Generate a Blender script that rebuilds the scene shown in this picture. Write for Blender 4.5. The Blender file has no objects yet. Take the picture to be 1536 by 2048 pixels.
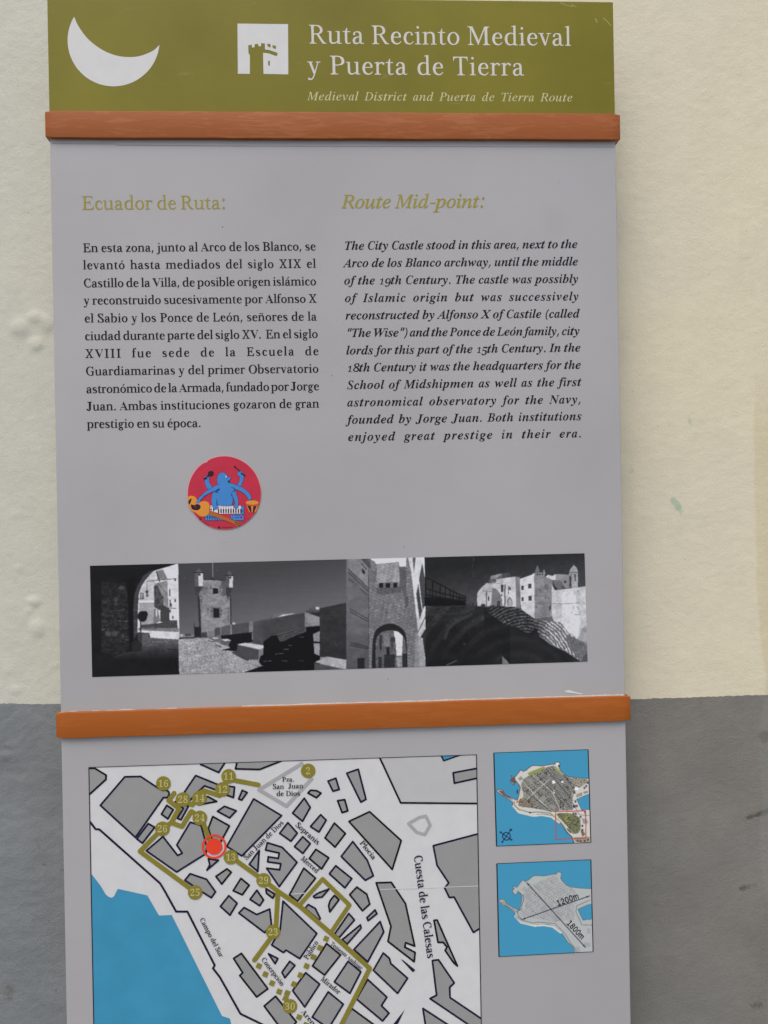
import bpy, math, random
import numpy as np
from mathutils import Vector, Matrix
from mathutils.geometry import delaunay_2d_cdt
R = math.radians
rng = np.random.default_rng(7)
random.seed(7)

# ------------------------------------------------------------------ camera, light, exposure
Z0 = 1.95                                   # height of the top edge of the upper batten
CAM = Vector((0.34627, -1.05581, Z0 - 0.49354))
YAW, PITCH, ROLL = 0.05038469, -0.00265623, -0.01809933
FPX = 1700.0                                # focal length in photograph pixels (2048 high)
scene = bpy.context.scene
_fw = Vector((math.sin(YAW) * math.cos(PITCH), math.cos(YAW) * math.cos(PITCH), math.sin(PITCH)))
_rt = Vector((math.cos(YAW), -math.sin(YAW), 0))
_up = _rt.cross(_fw)
CR = _rt * math.cos(ROLL) + _up * math.sin(ROLL)
CU = -_rt * math.sin(ROLL) + _up * math.cos(ROLL)
CF = _fw
cam = bpy.data.cameras.new("camera")
cam.sensor_fit = 'VERTICAL'
cam.sensor_height = 24.0
cam.lens = FPX / 2048 * 24.0
cam.clip_start = 0.05
cam.clip_end = 500
camo = bpy.data.objects.new("camera", cam)
scene.collection.objects.link(camo)
camo.matrix_world = Matrix(((CR.x, CU.x, -CF.x, CAM.x), (CR.y, CU.y, -CF.y, CAM.y), (CR.z, CU.z, -CF.z, CAM.z), (0, 0, 0, 1)))
scene.camera = camo

SUN_EL, SUN_AZ = R(58), R(200)              # azimuth clockwise from +Y (the wall's inward normal)
world = bpy.data.worlds.new("World")
scene.world = world
world.use_nodes = True
nt = world.node_tree
nt.nodes.clear()
sky = nt.nodes.new('ShaderNodeTexSky')
sky.sky_type = 'NISHITA'
sky.sun_disc = False
sky.sun_elevation = SUN_EL
sky.sun_rotation = SUN_AZ
sky.air_density = 1.0
sky.dust_density = 3.0
sky.ozone_density = 0.6
bg = nt.nodes.new('ShaderNodeBackground')
bg.inputs[1].default_value = 0.10
wo = nt.nodes.new('ShaderNodeOutputWorld')
nt.links.new(sky.outputs[0], bg.inputs[0])
nt.links.new(bg.outputs[0], wo.inputs[0])
sl = bpy.data.lights.new("sun", 'SUN')
sl.energy = 1.0
sl.angle = R(40)
sl.color = (1.0, 0.965, 0.915)
so = bpy.data.objects.new("sun", sl)
scene.collection.objects.link(so)
_sd = Vector((math.sin(SUN_AZ) * math.cos(SUN_EL), math.cos(SUN_AZ) * math.cos(SUN_EL), math.sin(SUN_EL)))
so.rotation_euler = _sd.to_track_quat('Z', 'Y').to_euler()
so.location = (0, -3, 5)
vs = scene.view_settings
vs.view_transform = 'Standard'
vs.look = 'None'
vs.gamma = 1.0
vs.use_curve_mapping = False
vs.exposure = 0.57

# ------------------------------------------------------------------ helpers
def ray(px, py, y=0.0):
    """photograph pixel -> (x, z) on the upright plane at depth y"""
    d = CF + CR * ((px - 768) / FPX) - CU * ((py - 1024) / FPX)
    t = (y - CAM.y) / d.y
    p = CAM + d * t
    return (p.x, p.z)
TL = {'A': (160, 1500, 5.12), 'B': (440, 1500, 5.4857), 'C': (690, 1500, 5.2966), 'D': (160, 1770, 5.12),
      'E': (440, 1770, 5.4857), 'F': (690, 1770, 5.2966), 'G': (970, 1480, 6.678), 'H': (970, 1700, 6.678),
      'P': (0, 0, 1), 'S': (350, 890, 7.68), 'L': (175, 1120, 8.084), 'M': (350, 1120, 8.533), 'N': (520, 1110, 8.533),
      'O': (685, 1105, 8.717), 'Q': (840, 1100, 8.535), 'R': (1000, 1095, 8.084), 'T': (130, 370, 2.793),
      'U': (660, 370, 2.793), 'V': (600, 0, 2.363), 'W': (80, 0, 2.4774), 'K': (465, 35, 12.288)}
def ph(t, pts):
    ox, oy, s = TL[t]
    return [(ox + x / s, oy + y / s) for x, y in pts]
def pl(t, pts, y=0.0):
    return [ray(a, b, y) for a, b in ph(t, pts)]
def lin(c):
    c = c / 255.0
    return c / 12.92 if c <= 0.04045 else ((c + 0.055) / 1.055) ** 2.4
KA = 0.76
def seen(r, g, b):
    return tuple(min(0.85, lin(v) / KA) for v in (r, g, b)) + (1,)

def link(o, parent=None):
    scene.collection.objects.link(o)
    if parent:
        o.parent = parent
    return o
def mesh_obj(name, verts, faces, m, parent=None, smooth=False, **props):
    me = bpy.data.meshes.new(name)
    me.from_pydata(verts, [], faces)
    me.update()
    if smooth:
        me.polygons.foreach_set('use_smooth', [True] * len(me.polygons))
    if m:
        me.materials.append(m)
    o = bpy.data.objects.new(name, me)
    link(o, parent)
    for k, v in props.items():
        o[k] = v
    return o
def empty(name, parent=None, **props):
    o = bpy.data.objects.new(name, None)
    link(o, parent)
    for k, v in props.items():
        o[k] = v
    return o

def triangulate(loops, clip=None):
    """union (non-zero winding) of closed loops -> verts2d, tris; units metres"""
    S = 1000.0
    vs_, es = [], []
    base = [np.asarray(l, float) * S for l in loops if len(l) > 2]
    allp = list(base)
    if clip is not None:
        x0, z0, x1, z1 = [c * S for c in clip]
        allp.append(np.array([(x0, z0), (x1, z0), (x1, z1), (x0, z1)]))
    for l in allp:
        k = len(vs_)
        n = len(l)
        vs_ += [Vector((float(a), float(b))) for a, b in l]
        es += [(k + i, k + (i + 1) % n) for i in range(n)]
    r = delaunay_2d_cdt(vs_, es, [], 0, 1e-5)
    V = np.array([(v.x, v.y) for v in r[0]])
    F = np.array([f for f in r[2] if len(f) == 3])
    if len(F) == 0:
        return [], []
    c = V[F].mean(1)
    w = np.zeros(len(F), int)
    for l in base:
        a = l
        b = np.roll(l, -1, 0)
        for (ax, ay), (bx, by) in zip(a, b):
            if ay == by:
                continue
            up = (ay <= c[:, 1]) & (by > c[:, 1])
            dn = (ay > c[:, 1]) & (by <= c[:, 1])
            s = (bx - ax) * (c[:, 1] - ay) - (c[:, 0] - ax) * (by - ay)
            w += (up & (s > 0)).astype(int) - (dn & (s < 0)).astype(int)
    keep = w != 0
    if clip is not None:
        keep &= (c[:, 0] > x0) & (c[:, 0] < x1) & (c[:, 1] > z0) & (c[:, 1] < z1)
    F = F[keep]
    # face the camera (-Y): x right, z up -> counter-clockwise
    a, b, d = V[F[:, 0]], V[F[:, 1]], V[F[:, 2]]
    ar = (b[:, 0] - a[:, 0]) * (d[:, 1] - a[:, 1]) - (b[:, 1] - a[:, 1]) * (d[:, 0] - a[:, 0])
    F[ar < 0] = F[ar < 0][:, ::-1]
    F = F[np.abs(ar) > 1e-9]
    used = np.unique(F)
    mp = -np.ones(len(V), int)
    mp[used] = np.arange(len(used))
    return (V[used] / S).tolist(), mp[F].tolist()
def flat(name, loops, m, layer, parent, clip=None, y0=0.0, **props):
    """a printed or cut-vinyl film: the union of loops, lying `layer` steps in front of the board"""
    v, f = triangulate(loops, clip)
    y = y0 - 0.00015 * layer
    return mesh_obj(name, [(a, y, b) for a, b in v], f, m, parent, **props)
def ccw(l):
    a = sum(l[i][0] * l[(i + 1) % len(l)][1] - l[(i + 1) % len(l)][0] * l[i][1] for i in range(len(l)))
    return list(l) if a > 0 else list(l)[::-1]
def circ(c, r, n=28, rz=None):
    rz = rz or r
    return [(c[0] + r * math.cos(2 * math.pi * i / n), c[1] + rz * math.sin(2 * math.pi * i / n)) for i in range(n)]
def stroke(pts, w, closed=False, rnd=False, n=10):
    """loops (each ccw) covering a polyline of width w; their union is the stroke"""
    out = []
    P = [Vector(p) for p in pts]
    m = len(P)
    for i in range(m if closed else m - 1):
        a, b = P[i], P[(i + 1) % m]
        d = b - a
        if d.length < 1e-7:
            continue
        d.normalize()
        nn = Vector((-d.y, d.x)) * w / 2
        out.append(ccw([tuple(a + nn), tuple(b + nn), tuple(b - nn), tuple(a - nn)]))
    rngi = range(m) if (closed or rnd) else range(1, m - 1)
    for i in rngi:
        out.append(circ(P[i], w / 2 * 0.995, n))
    return out
def smooth(pts, n=5, closed=True):
    P = np.array(pts, float)
    m = len(P)
    out = []
    for i in range(m if closed else m - 1):
        p0, p1, p2, p3 = (P[(i - 1) % m], P[i], P[(i + 1) % m], P[(i + 2) % m]) if closed else \
            (P[max(i - 1, 0)], P[i], P[i + 1], P[min(i + 2, m - 1)])
        for j in range(n):
            t = j / n
            out.append(tuple(0.5 * ((2 * p1) + (p2 - p0) * t + (2 * p0 - 5 * p1 + 4 * p2 - p3) * t * t + (3 * p1 - p0 - 3 * p2 + p3) * t ** 3)))
    if not closed:
        out.append(tuple(P[-1]))
    return out
PXM = 1.0 / FPX * 1.056                      # metres per photograph pixel on the board

# ------------------------------------------------------------------ materials
def new_mat(name):
    m = bpy.data.materials.new(name)
    m.use_nodes = True
    return m, m.node_tree, m.node_tree.nodes["Principled BSDF"]
def film(name, rgb, rough=0.42, var=0.06, spec=0.22, streak=0.0, scale=60):
    """printed vinyl / ink: a base colour with faint blotches"""
    m, t, b = new_mat(name)
    c = seen(*rgb)
    geo = t.nodes.new('ShaderNodeNewGeometry')
    nz = t.nodes.new('ShaderNodeTexNoise')
    nz.inputs['Scale'].default_value = scale
    nz.inputs['Detail'].default_value = 5
    t.links.new(geo.outputs['Position'], nz.inputs['Vector'])
    mr = t.nodes.new('ShaderNodeMapRange')
    mr.inputs[1].default_value = 0.3
    mr.inputs[2].default_value = 0.7
    mr.inputs[3].default_value = 1 - var
    mr.inputs[4].default_value = 1 + var
    t.links.new(nz.outputs['Fac'], mr.inputs[0])
    vm = t.nodes.new('ShaderNodeVectorMath')
    vm.operation = 'SCALE'
    vm.inputs[0].default_value = c[:3]
    t.links.new(mr.outputs[0], vm.inputs['Scale'])
    t.links.new(vm.outputs[0], b.inputs['Base Color'])
    b.inputs['Roughness'].default_value = rough
    b.inputs['Specular IOR Level'].default_value = spec
    return m
INK = film('black_ink', (22, 22, 25), 0.5, 0.1, 0.15)
NAVY = film('navy_outline_ink', (27, 25, 48), 0.5, 0.1, 0.15)
WHITE = film('white_print', (194, 193, 190), 0.4, 0.03)
TITLE = film('title_white', (194, 189, 180), 0.45, 0.03)
SUBT = film('subtitle_cream', (182, 178, 132), 0.45, 0.03)
HEAD = film('heading_olive', (140, 129, 48), 0.45, 0.06)
MAPW = film('map_white', (191, 190, 188), 0.4, 0.03)
MAPL = film('map_pale_grey', (172, 171, 169), 0.4, 0.02)
BLOCK = film('map_block_grey', (137, 137, 134), 0.4, 0.04, scale=30)
SEA = film('map_sea_blue', (58, 132, 163), 0.38, 0.06, scale=25)
ROUTE = film('map_route_olive', (122, 114, 42), 0.4, 0.06)
RED = film('map_red', (228, 62, 38), 0.4, 0.03)
PLAZA = film('map_plaza_grey', (152, 152, 152), 0.4, 0.03)
NUM = film('map_number_cream', (176, 168, 118), 0.4, 0.03)

def board_mat(name, rgb, rough, var, smudge, spec=0.5):
    """painted board: colour with blotches, faint scratches, satin clear coat and small dents"""
    m, t, b = new_mat(name)
    c = seen(*rgb)
    L = t.links
    geo = t.nodes.new('ShaderNodeNewGeometry')
    n1 = t.nodes.new('ShaderNodeTexNoise')
    n1.inputs['Scale'].default_value = 5
    n1.inputs['Detail'].default_value = 7
    n1.inputs['Roughness'].default_value = 0.6
    L.new(geo.outputs['Position'], n1.inputs['Vector'])
    mr = t.nodes.new('ShaderNodeMapRange')
    mr.inputs[1].default_value = 0.3
    mr.inputs[2].default_value = 0.7
    mr.inputs[3].default_value = 1 - var
    mr.inputs[4].default_value = 1 + var
    L.new(n1.outputs['Fac'], mr.inputs[0])
    vm = t.nodes.new('ShaderNodeVectorMath')
    vm.operation = 'SCALE'
    vm.inputs[0].default_value = c[:3]
    L.new(mr.outputs[0], vm.inputs['Scale'])
    n5 = t.nodes.new('ShaderNodeTexNoise')
    n5.inputs['Scale'].default_value = 2.2
    n5.inputs['Detail'].default_value = 2
    L.new(geo.outputs['Position'], n5.inputs['Vector'])
    m5 = t.nodes.new('ShaderNodeMapRange')
    m5.inputs[1].default_value = 0.35
    m5.inputs[2].default_value = 0.65
    m5.inputs[3].default_value = 0.955
    m5.inputs[4].default_value = 1.045
    L.new(n5.outputs['Fac'], m5.inputs[0])
    dn = t.nodes.new('ShaderNodeVectorMath')
    dn.operation = 'DISTANCE'
    L.new(geo.outputs['Position'], dn.inputs[0])
    sm = ray(1112, 442)
    dn.inputs[1].default_value = (sm[0], 0, sm[1])
    ms = t.nodes.new('ShaderNodeMapRange')
    ms.interpolation_type = 'SMOOTHSTEP'
    ms.inputs[1].default_value = 0.006
    ms.inputs[2].default_value = 0.026
    ms.inputs[3].default_value = 0.965
    ms.inputs[4].default_value = 1.0
    L.new(dn.outputs['Value'], ms.inputs[0])
    mm = t.nodes.new('ShaderNodeMath')
    mm.operation = 'MULTIPLY'
    L.new(m5.outputs[0], mm.inputs[0])
    L.new(ms.outputs[0], mm.inputs[1])
    vm2 = t.nodes.new('ShaderNodeVectorMath')
    vm2.operation = 'SCALE'
    L.new(vm.outputs[0], vm2.inputs[0])
    L.new(mm.outputs[0], vm2.inputs['Scale'])
    vm = vm2
    b.inputs['Specular IOR Level'].default_value = spec
    # pale scuffs
    mp = t.nodes.new('ShaderNodeMapping')
    mp.inputs['Rotation'].default_value = (0, R(35), 0)
    mp.inputs['Scale'].default_value = (14, 14, 60)
    L.new(geo.outputs['Position'], mp.inputs['Vector'])
    n2 = t.nodes.new('ShaderNodeTexNoise')
    n2.inputs['Scale'].default_value = 1.0
    n2.inputs['Detail'].default_value = 8
    n2.inputs['Roughness'].default_value = 0.7
    L.new(mp.outputs[0], n2.inputs['Vector'])
    m2 = t.nodes.new('ShaderNodeMapRange')
    m2.inputs[1].default_value = 0.62
    m2.inputs[2].default_value = 0.78
    m2.inputs[3].default_value = 0
    m2.inputs[4].default_value = smudge
    L.new(n2.outputs['Fac'], m2.inputs[0])
    mx = t.nodes.new('ShaderNodeMix')
    mx.data_type = 'RGBA'
    L.new(m2.outputs[0], mx.inputs[0])
    L.new(vm.outputs[0], mx.inputs[6])
    mx.inputs[7].default_value = seen(190, 188, 170)
    L.new(mx.outputs[2], b.inputs['Base Color'])
    mrr = t.nodes.new('ShaderNodeMapRange')
    mrr.inputs[3].default_value = rough - 0.08
    mrr.inputs[4].default_value = rough + 0.12
    L.new(n1.outputs['Fac'], mrr.inputs[0])
    L.new(mrr.outputs[0], b.inputs['Roughness'])
    n3 = t.nodes.new('ShaderNodeTexNoise')
    n3.inputs['Scale'].default_value = 45
    n3.inputs['Detail'].default_value = 6
    L.new(geo.outputs['Position'], n3.inputs['Vector'])
    bp = t.nodes.new('ShaderNodeBump')
    bp.inputs['Strength'].default_value = 0.12
    bp.inputs['Distance'].default_value = 0.001
    L.new(n3.outputs['Fac'], bp.inputs['Height'])
    L.new(bp.outputs[0], b.inputs['Normal'])
    return m
GREY = board_mat('grey_board_paint', (155, 153, 152), 0.36, 0.04, 0.11, 0.5)
OLIVE = board_mat('olive_board_vinyl', (113, 106, 30), 0.34, 0.15, 0.24, 0.22)  # strong pale clouding in the colour stands in for the header's uneven gloss

def batten_mat(name, rgb, pale, amount, seed):
    m, t, b = new_mat(name)
    L = t.links
    geo = t.nodes.new('ShaderNodeNewGeometry')
    mp = t.nodes.new('ShaderNodeMapping')
    mp.inputs['Location'].default_value = (seed, seed * 2, 0)
    mp.inputs['Rotation'].default_value = (0, R(12), 0)
    mp.inputs['Scale'].default_value = (26, 60, 190)
    L.new(geo.outputs['Position'], mp.inputs['Vector'])
    n = t.nodes.new('ShaderNodeTexNoise')
    n.inputs['Scale'].default_value = 1
    n.inputs['Detail'].default_value = 7
    n.inputs['Roughness'].default_value = 0.62
    n.inputs['Distortion'].default_value = 0.7
    L.new(mp.outputs[0], n.inputs['Vector'])
    n0 = t.nodes.new('ShaderNodeTexNoise')
    n0.inputs['Scale'].default_value = 6
    n0.inputs['Detail'].default_value = 3
    L.new(geo.outputs['Position'], n0.inputs['Vector'])
    ml = t.nodes.new('ShaderNodeMath')
    ml.operation = 'MULTIPLY_ADD'
    L.new(n0.outputs['Fac'], ml.inputs[0])
    ml.inputs[1].default_value = 0.5
    ml.inputs[2].default_value = -0.25
    ad = t.nodes.new('ShaderNodeMath')
    ad.operation = 'ADD'
    L.new(n.outputs['Fac'], ad.inputs[0])
    L.new(ml.outputs[0], ad.inputs[1])
    mr = t.nodes.new('ShaderNodeMapRange')
    mr.inputs[1].default_value = 0.50
    mr.inputs[2].default_value = 0.62
    mr.inputs[3].default_value = 0
    mr.inputs[4].default_value = amount
    L.new(ad.outputs[0], mr.inputs[0])
    mx = t.nodes.new('ShaderNodeMix')
    mx.data_type = 'RGBA'
    mx.inputs[6].default_value = seen(*rgb)
    mx.inputs[7].default_value = seen(*pale)
    L.new(mr.outputs[0], mx.inputs[0])
    L.new(mx.outputs[2], b.inputs['Base Color'])
    b.inputs['Roughness'].default_value = 0.5
    b.inputs['Specular IOR Level'].default_value = 0.25
    bp = t.nodes.new('ShaderNodeBump')
    bp.inputs['Strength'].default_value = 0.25
    bp.inputs['Distance'].default_value = 0.001
    L.new(n.outputs['Fac'], bp.inputs['Height'])
    L.new(bp.outputs[0], b.inputs['Normal'])
    return m
BAT1 = batten_mat('worn_orange_brown_paint', (142, 78, 36), (160, 104, 62), 0.4, 3.1)
BAT2 = batten_mat('orange_brown_paint', (148, 79, 26), (162, 100, 52), 0.2, 9.4)

# ------------------------------------------------------------------ value noise for relief and prints
def vnoise(x, y, seed=0):
    r = np.random.default_rng(seed).random((256, 256))
    xi = np.floor(x).astype(int)
    yi = np.floor(y).astype(int)
    fx = x - xi
    fy = y - yi
    fx = fx * fx * (3 - 2 * fx)
    fy = fy * fy * (3 - 2 * fy)
    g = lambda a, b: r[b % 256, a % 256]
    return (g(xi, yi) * (1 - fx) + g(xi + 1, yi) * fx) * (1 - fy) + (g(xi, yi + 1) * (1 - fx) + g(xi + 1, yi + 1) * fx) * fy
def fbm(x, y, oct=4, seed=0, gain=0.5):
    s = 0
    a = 1.0
    t = 0
    for i in range(oct):
        s = s + a * vnoise(x * 2 ** i + 17.3 * i, y * 2 ** i + 5.1 * i, seed + i)
        t += a
        a *= gain
    return s / t

# ------------------------------------------------------------------ the wall
WY = 0.075                                   # the wall stands 5 cm behind the face of the sign
wall = empty('painted_wall', label='rough plastered wall behind the sign, cream above and grey painted band below', category='wall')
def axis(a, b, lo, hi, fine, far):
    g = list(np.arange(a, b + 1e-9, fine))
    x = a
    st = fine
    L = []
    while x > lo:
        st = min(st * 1.5, far)
        x -= st
        L.append(x)
    x = b
    st = fine
    H = []
    while x < hi:
        st = min(st * 1.5, far)
        x += st
        H.append(x)
    return np.array(L[::-1] + g + H)
wl0 = ray(0, 1407, WY)
wl1 = ray(118, 1408, WY)
wr0 = ray(1262, 1398.5, WY)
wr1 = ray(1536, 1390, WY)
def zb(x):
    a = wl0[1] + (x - wl0[0]) * (wl1[1] - wl0[1]) / (wl1[0] - wl0[0])
    b = wr0[1] + (x - wr0[0]) * (wr1[1] - wr0[1]) / (wr1[0] - wr0[0])
    t = np.clip((x - wl1[0]) / (wr0[0] - wl1[0]), 0, 1)
    z = a * (1 - t) + b * t
    z = np.where(x < -0.4, wl0[1] + (-0.4 - wl0[0]) * (wl1[1] - wl0[1]) / (wl1[0] - wl0[0]), z)
    return z + 0.0010 * (vnoise(x * 40 + 40, x * 0, 5) - 0.5) + 0.0010 * (vnoise(x * 300 + 40, x * 0, 6) - 0.5)
xs = axis(-0.14, 0.93, -3.2, 4.0, 0.0024, 0.25)
zu = axis(0.0, 0.93, -0.001, 1.9, 0.0024, 0.25)
zu = zu[zu >= 0]
zl = -axis(0.0, 0.47, -0.001, 1.07, 0.0024, 0.2)
zl = zl[zl <= 0][::-1]
blobs = [(40, 655, 19, 17, 3.2), (70, 634, 17, 13, 2.8), (94, 646, 13, 16, 2.6), (72, 688, 15, 14, 3.0), (68, 1203, 13, 10, 2.4), (75, 1256, 15, 17, 3.0),
         (36, 1136, 9, 8, 1.0), (58, 1222, 8, 8, 1.0), (35, 1028, 14, 8, 0.6), (30, 1380, 14, 10, 1.2), (110, 1330, 8, 6, 0.7), (60, 840, 10, 6, 0.5), (15, 1340, 10, 8, 0.9),
         (30, 1512, 26, 12, 1.8), (8, 1512, 10, 9, 1.3), (40, 1547, 18, 9, -1.0), (20, 1490, 16, 8, 1.0),
         (1478, 470, 9, 60, 0.9), (1500, 560, 8, 20, 0.7), (1490, 510, 12, 9, 0.7), (1470, 430, 8, 12, 0.6)]
def relief(X, Z):
    d = 0.0006 * (fbm(X * 12, Z * 16, 2, 11) - 0.5) + 0.0004 * (fbm(X * 60, Z * 90, 3, 21, 0.6) - 0.5)
    low = (Z < zb(X)).astype(float)
    left = np.clip((0.35 - X) / 0.5, 0, 1)
    d += (0.0003 + 0.0022 * left ** 2) * low * (fbm(X * 55, Z * 65, 4, 31, 0.7) - 0.5)
    d += 0.0004 * left * (1 - low) * (fbm(X * 80, Z * 80, 3, 33, 0.7) - 0.5)
    d += 0.0004 * (fbm(X * 150, Z * 190, 2, 41, 0.7) - 0.5)
    for bx, by, rx, rz, h in blobs:
        cx, cz = ray(bx, by, WY)
        rr = ((X - cx) / (rx * PXM * 1.05)) ** 2 + ((Z - cz) / (rz * PXM * 1.05)) ** 2
        d += h * 0.00062 * np.where(rr < 2.5, np.exp(-rr ** 1.6 * 1.2), 0)
    return d
def gauss(X, Z, px, py, rx, rz, ang=0):
    cx, cz = ray(px, py, WY)
    u = (X - cx)
    v = (Z - cz)
    ca, sa = math.cos(ang), math.sin(ang)
    u, v = u * ca + v * sa, -u * sa + v * ca
    return np.exp(-((u / (rx * PXM)) ** 2 + (v / (rz * PXM)) ** 2))
def wall_part(name, rows, m, label):
    X, Dz = np.meshgrid(xs, rows)
    Z = zb(X) + Dz
    Y = WY - relief(X, Z)
    n, k = X.shape
    co = np.stack([X, Y, Z], -1).reshape(-1, 3)
    idx = np.arange(n * k).reshape(n, k)
    q = np.stack([idx[:-1, :-1], idx[:-1, 1:], idx[1:, 1:], idx[1:, :-1]], -1).reshape(-1, 4)
    me = bpy.data.meshes.new(name)
    me.vertices.add(len(co))
    me.vertices.foreach_set('co', co.ravel())
    me.loops.add(q.size)
    me.loops.foreach_set('vertex_index', q.ravel().astype(np.int32))
    me.polygons.add(len(q))
    me.polygons.foreach_set('loop_start', np.arange(0, q.size, 4, dtype=np.int32))
    me.update(calc_edges=True)
    me.polygons.foreach_set('use_smooth', np.ones(len(q), bool))
    g = 0
    for a in ((1263, 940, 9, 15, 0), (1380, 842, 7, 22, 0.15), (1356, 1013, 9, 19, 0.5), (1345, 1000, 6, 7, 0), (1250, 870, 8, 10, 0), (1436, 990, 8, 10, 0), (1395, 880, 6, 6, 0)):
        s = {1356: 1.35, 1345: 1.1, 1263: 0.8, 1380: 0.75}.get(a[0], 0.35)
        g = g + s * gauss(X, Z, *a)
    br = 0
    for a, s in (((1530, 1472, 14, 14, 0), 1.2), ((1528, 1500, 8, 22, 0), 0.5), ((1522, 1542, 6, 10, 0), .6), ((1498, 1634, 9, 7, 0.3), 1.0), ((1518, 1628, 14, 6, 0.3), 1.2), ((1536, 1622, 12, 6, 0.3), 1.2),
                 ((1488, 1776, 14, 8, 0.2), 1.0), ((1510, 1770, 10, 6, 0), .5), ((1512, 2010, 24, 12, 0.2), .7), ((1378, 2014, 8, 6, 0), .45), ((1527, 1900, 7, 5, 0), .5), ((1400, 1950, 6, 5, 0), .35), ((1330, 1940, 7, 6, 0), .3),
                 ((75, 1690, 7, 14, 0.5), .45), ((88, 1728, 13, 10, 0.3), .55), ((112, 1760, 8, 14, 0.5), .4), ((18, 1985, 22, 26, 0), .6), ((112, 1980, 4, 8, 0), .7), ((20, 1510, 10, 8, 0), 0.0)):
        br = br + s * gauss(X, Z, *a)
    # damp yellowing at the right, soft warm band beside the sign
    xr = ray(1512, 1000, WY)[0]
    ye = np.clip((X - xr + 0.006 * (fbm(X * 8, Z * 9, 3, 51) - 0.5) * 4) / 0.004, 0, 1) * np.clip((1.66 - Z) / 0.10, 0, 1)
    cl = np.stack([np.clip(g, 0, 1.5) / 1.5, np.clip(br, 0, 1.5) / 1.5, ye + 0 * X, np.ones_like(X)], -1).reshape(-1, 4)
    at = me.color_attributes.new('stain', 'FLOAT_COLOR', 'POINT')
    at.data.foreach_set('color', cl.astype(np.float32).ravel())
    me.materials.append(m)
    o = bpy.data.objects.new(name, me)
    link(o, wall)
    o['label'] = label
    return o
def wall_mat(name, base, base2, green, brown, yellow, lowpart):
    m, t, b = new_mat(name)
    L = t.links
    geo = t.nodes.new('ShaderNodeNewGeometry')
    at = t.nodes.new('ShaderNodeVertexColor')
    at.layer_name = 'stain'
    sp = t.nodes.new('ShaderNodeSeparateColor')
    L.new(at.outputs[0], sp.inputs[0])
    n1 = t.nodes.new('ShaderNodeTexNoise')
    n1.inputs['Scale'].default_value = 3.2
    n1.inputs['Detail'].default_value = 6
    L.new(geo.outputs['Position'], n1.inputs['Vector'])
    sx = t.nodes.new('ShaderNodeSeparateXYZ')
    L.new(geo.outputs['Position'], sx.inputs[0])
    mr = t.nodes.new('ShaderNodeMapRange')      # the colour turns yellower towards the right end
    mr.inputs[1].default_value = -0.1
    mr.inputs[2].default_value = 0.95
    L.new(sx.outputs[0], mr.inputs[0])
    ad = t.nodes.new('ShaderNodeMath')
    ad.operation = 'MULTIPLY_ADD'
    L.new(n1.outputs['Fac'], ad.inputs[0])
    ad.inputs[1].default_value = 0.9
    sb = t.nodes.new('ShaderNodeMath')
    sb.operation = 'SUBTRACT'
    L.new(mr.outputs[0], sb.inputs[0])
    sb.inputs[1].default_value = 0.45
    L.new(sb.outputs[0], ad.inputs[2])
    ad.use_clamp = True
    mx = t.nodes.new('ShaderNodeMix')
    mx.data_type = 'RGBA'
    mx.inputs[6].default_value = seen(*base)
    mx.inputs[7].default_value = seen(*base2)
    L.new(ad.outputs[0], mx.inputs[0])
    cur = mx.outputs[2]
    n2 = t.nodes.new('ShaderNodeTexNoise')
    n2.inputs['Scale'].default_value = 260
    n2.inputs['Detail'].default_value = 4
    L.new(geo.outputs['Position'], n2.inputs['Vector'])
    def layer(cur, out, col, gain, off, mx_amt):
        a = t.nodes.new('ShaderNodeMath')
        a.operation = 'MULTIPLY'
        L.new(out, a.inputs[0])
        a.inputs[1].default_value = 1.5
        s = t.nodes.new('ShaderNodeMath')
        s.operation = 'ADD'
        L.new(a.outputs[0], s.inputs[0])
        L.new(n2.outputs['Fac'], s.inputs[1])
        r = t.nodes.new('ShaderNodeMapRange')
        r.inputs[1].default_value = off
        r.inputs[2].default_value = off + gain
        r.inputs[3].default_value = 0
        r.inputs[4].default_value = mx_amt
        L.new(s.outputs[0], r.inputs[0])
        x = t.nodes.new('ShaderNodeMix')
        x.data_type = 'RGBA'
        L.new(r.outputs[0], x.inputs[0])
        L.new(cur, x.inputs[6])
        x.inputs[7].default_value = seen(*col)
        return x.outputs[2]
    cur = layer(cur, sp.outputs[0], green, 0.5, 0.95, 0.75)
    cur = layer(cur, sp.outputs[1], brown, 0.5, 0.85, 0.8)
    cur = layer(cur, sp.outputs[2], yellow, 1.2, 0.7, 0.5)
    # specks
    n3 = t.nodes.new('ShaderNodeTexVoronoi')
    n3.inputs['Scale'].default_value = 38
    L.new(geo.outputs['Position'], n3.inputs['Vector'])
    m3 = t.nodes.new('ShaderNodeMapRange')
    m3.inputs[1].default_value = 0.05
    m3.inputs[2].default_value = 0.02
    m3.inputs[3].default_value = 0
    m3.inputs[4].default_value = 0.35
    L.new(n3.outputs['Distance'], m3.inputs[0])
    x = t.nodes.new('ShaderNodeMix')
    x.data_type = 'RGBA'
    L.new(m3.outputs[0], x.inputs[0])
    L.new(cur, x.inputs[6])
    x.inputs[7].default_value = seen(110, 105, 85)
    # fine tonal mottling
    n4 = t.nodes.new('ShaderNodeTexNoise')
    n4.inputs['Scale'].default_value = 11 if lowpart else 24
    n4.inputs['Detail'].default_value = 8
    n4.inputs['Roughness'].default_value = 0.65
    L.new(geo.outputs['Position'], n4.inputs['Vector'])
    m4 = t.nodes.new('ShaderNodeMapRange')
    m4.inputs[1].default_value = 0.3
    m4.inputs[2].default_value = 0.7
    m4.inputs[3].default_value = 0.89 if lowpart else 0.965
    m4.inputs[4].default_value = 1.11 if lowpart else 1.035
    L.new(n4.outputs['Fac'], m4.inputs[0])
    vm = t.nodes.new('ShaderNodeVectorMath')
    vm.operation = 'SCALE'
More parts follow.
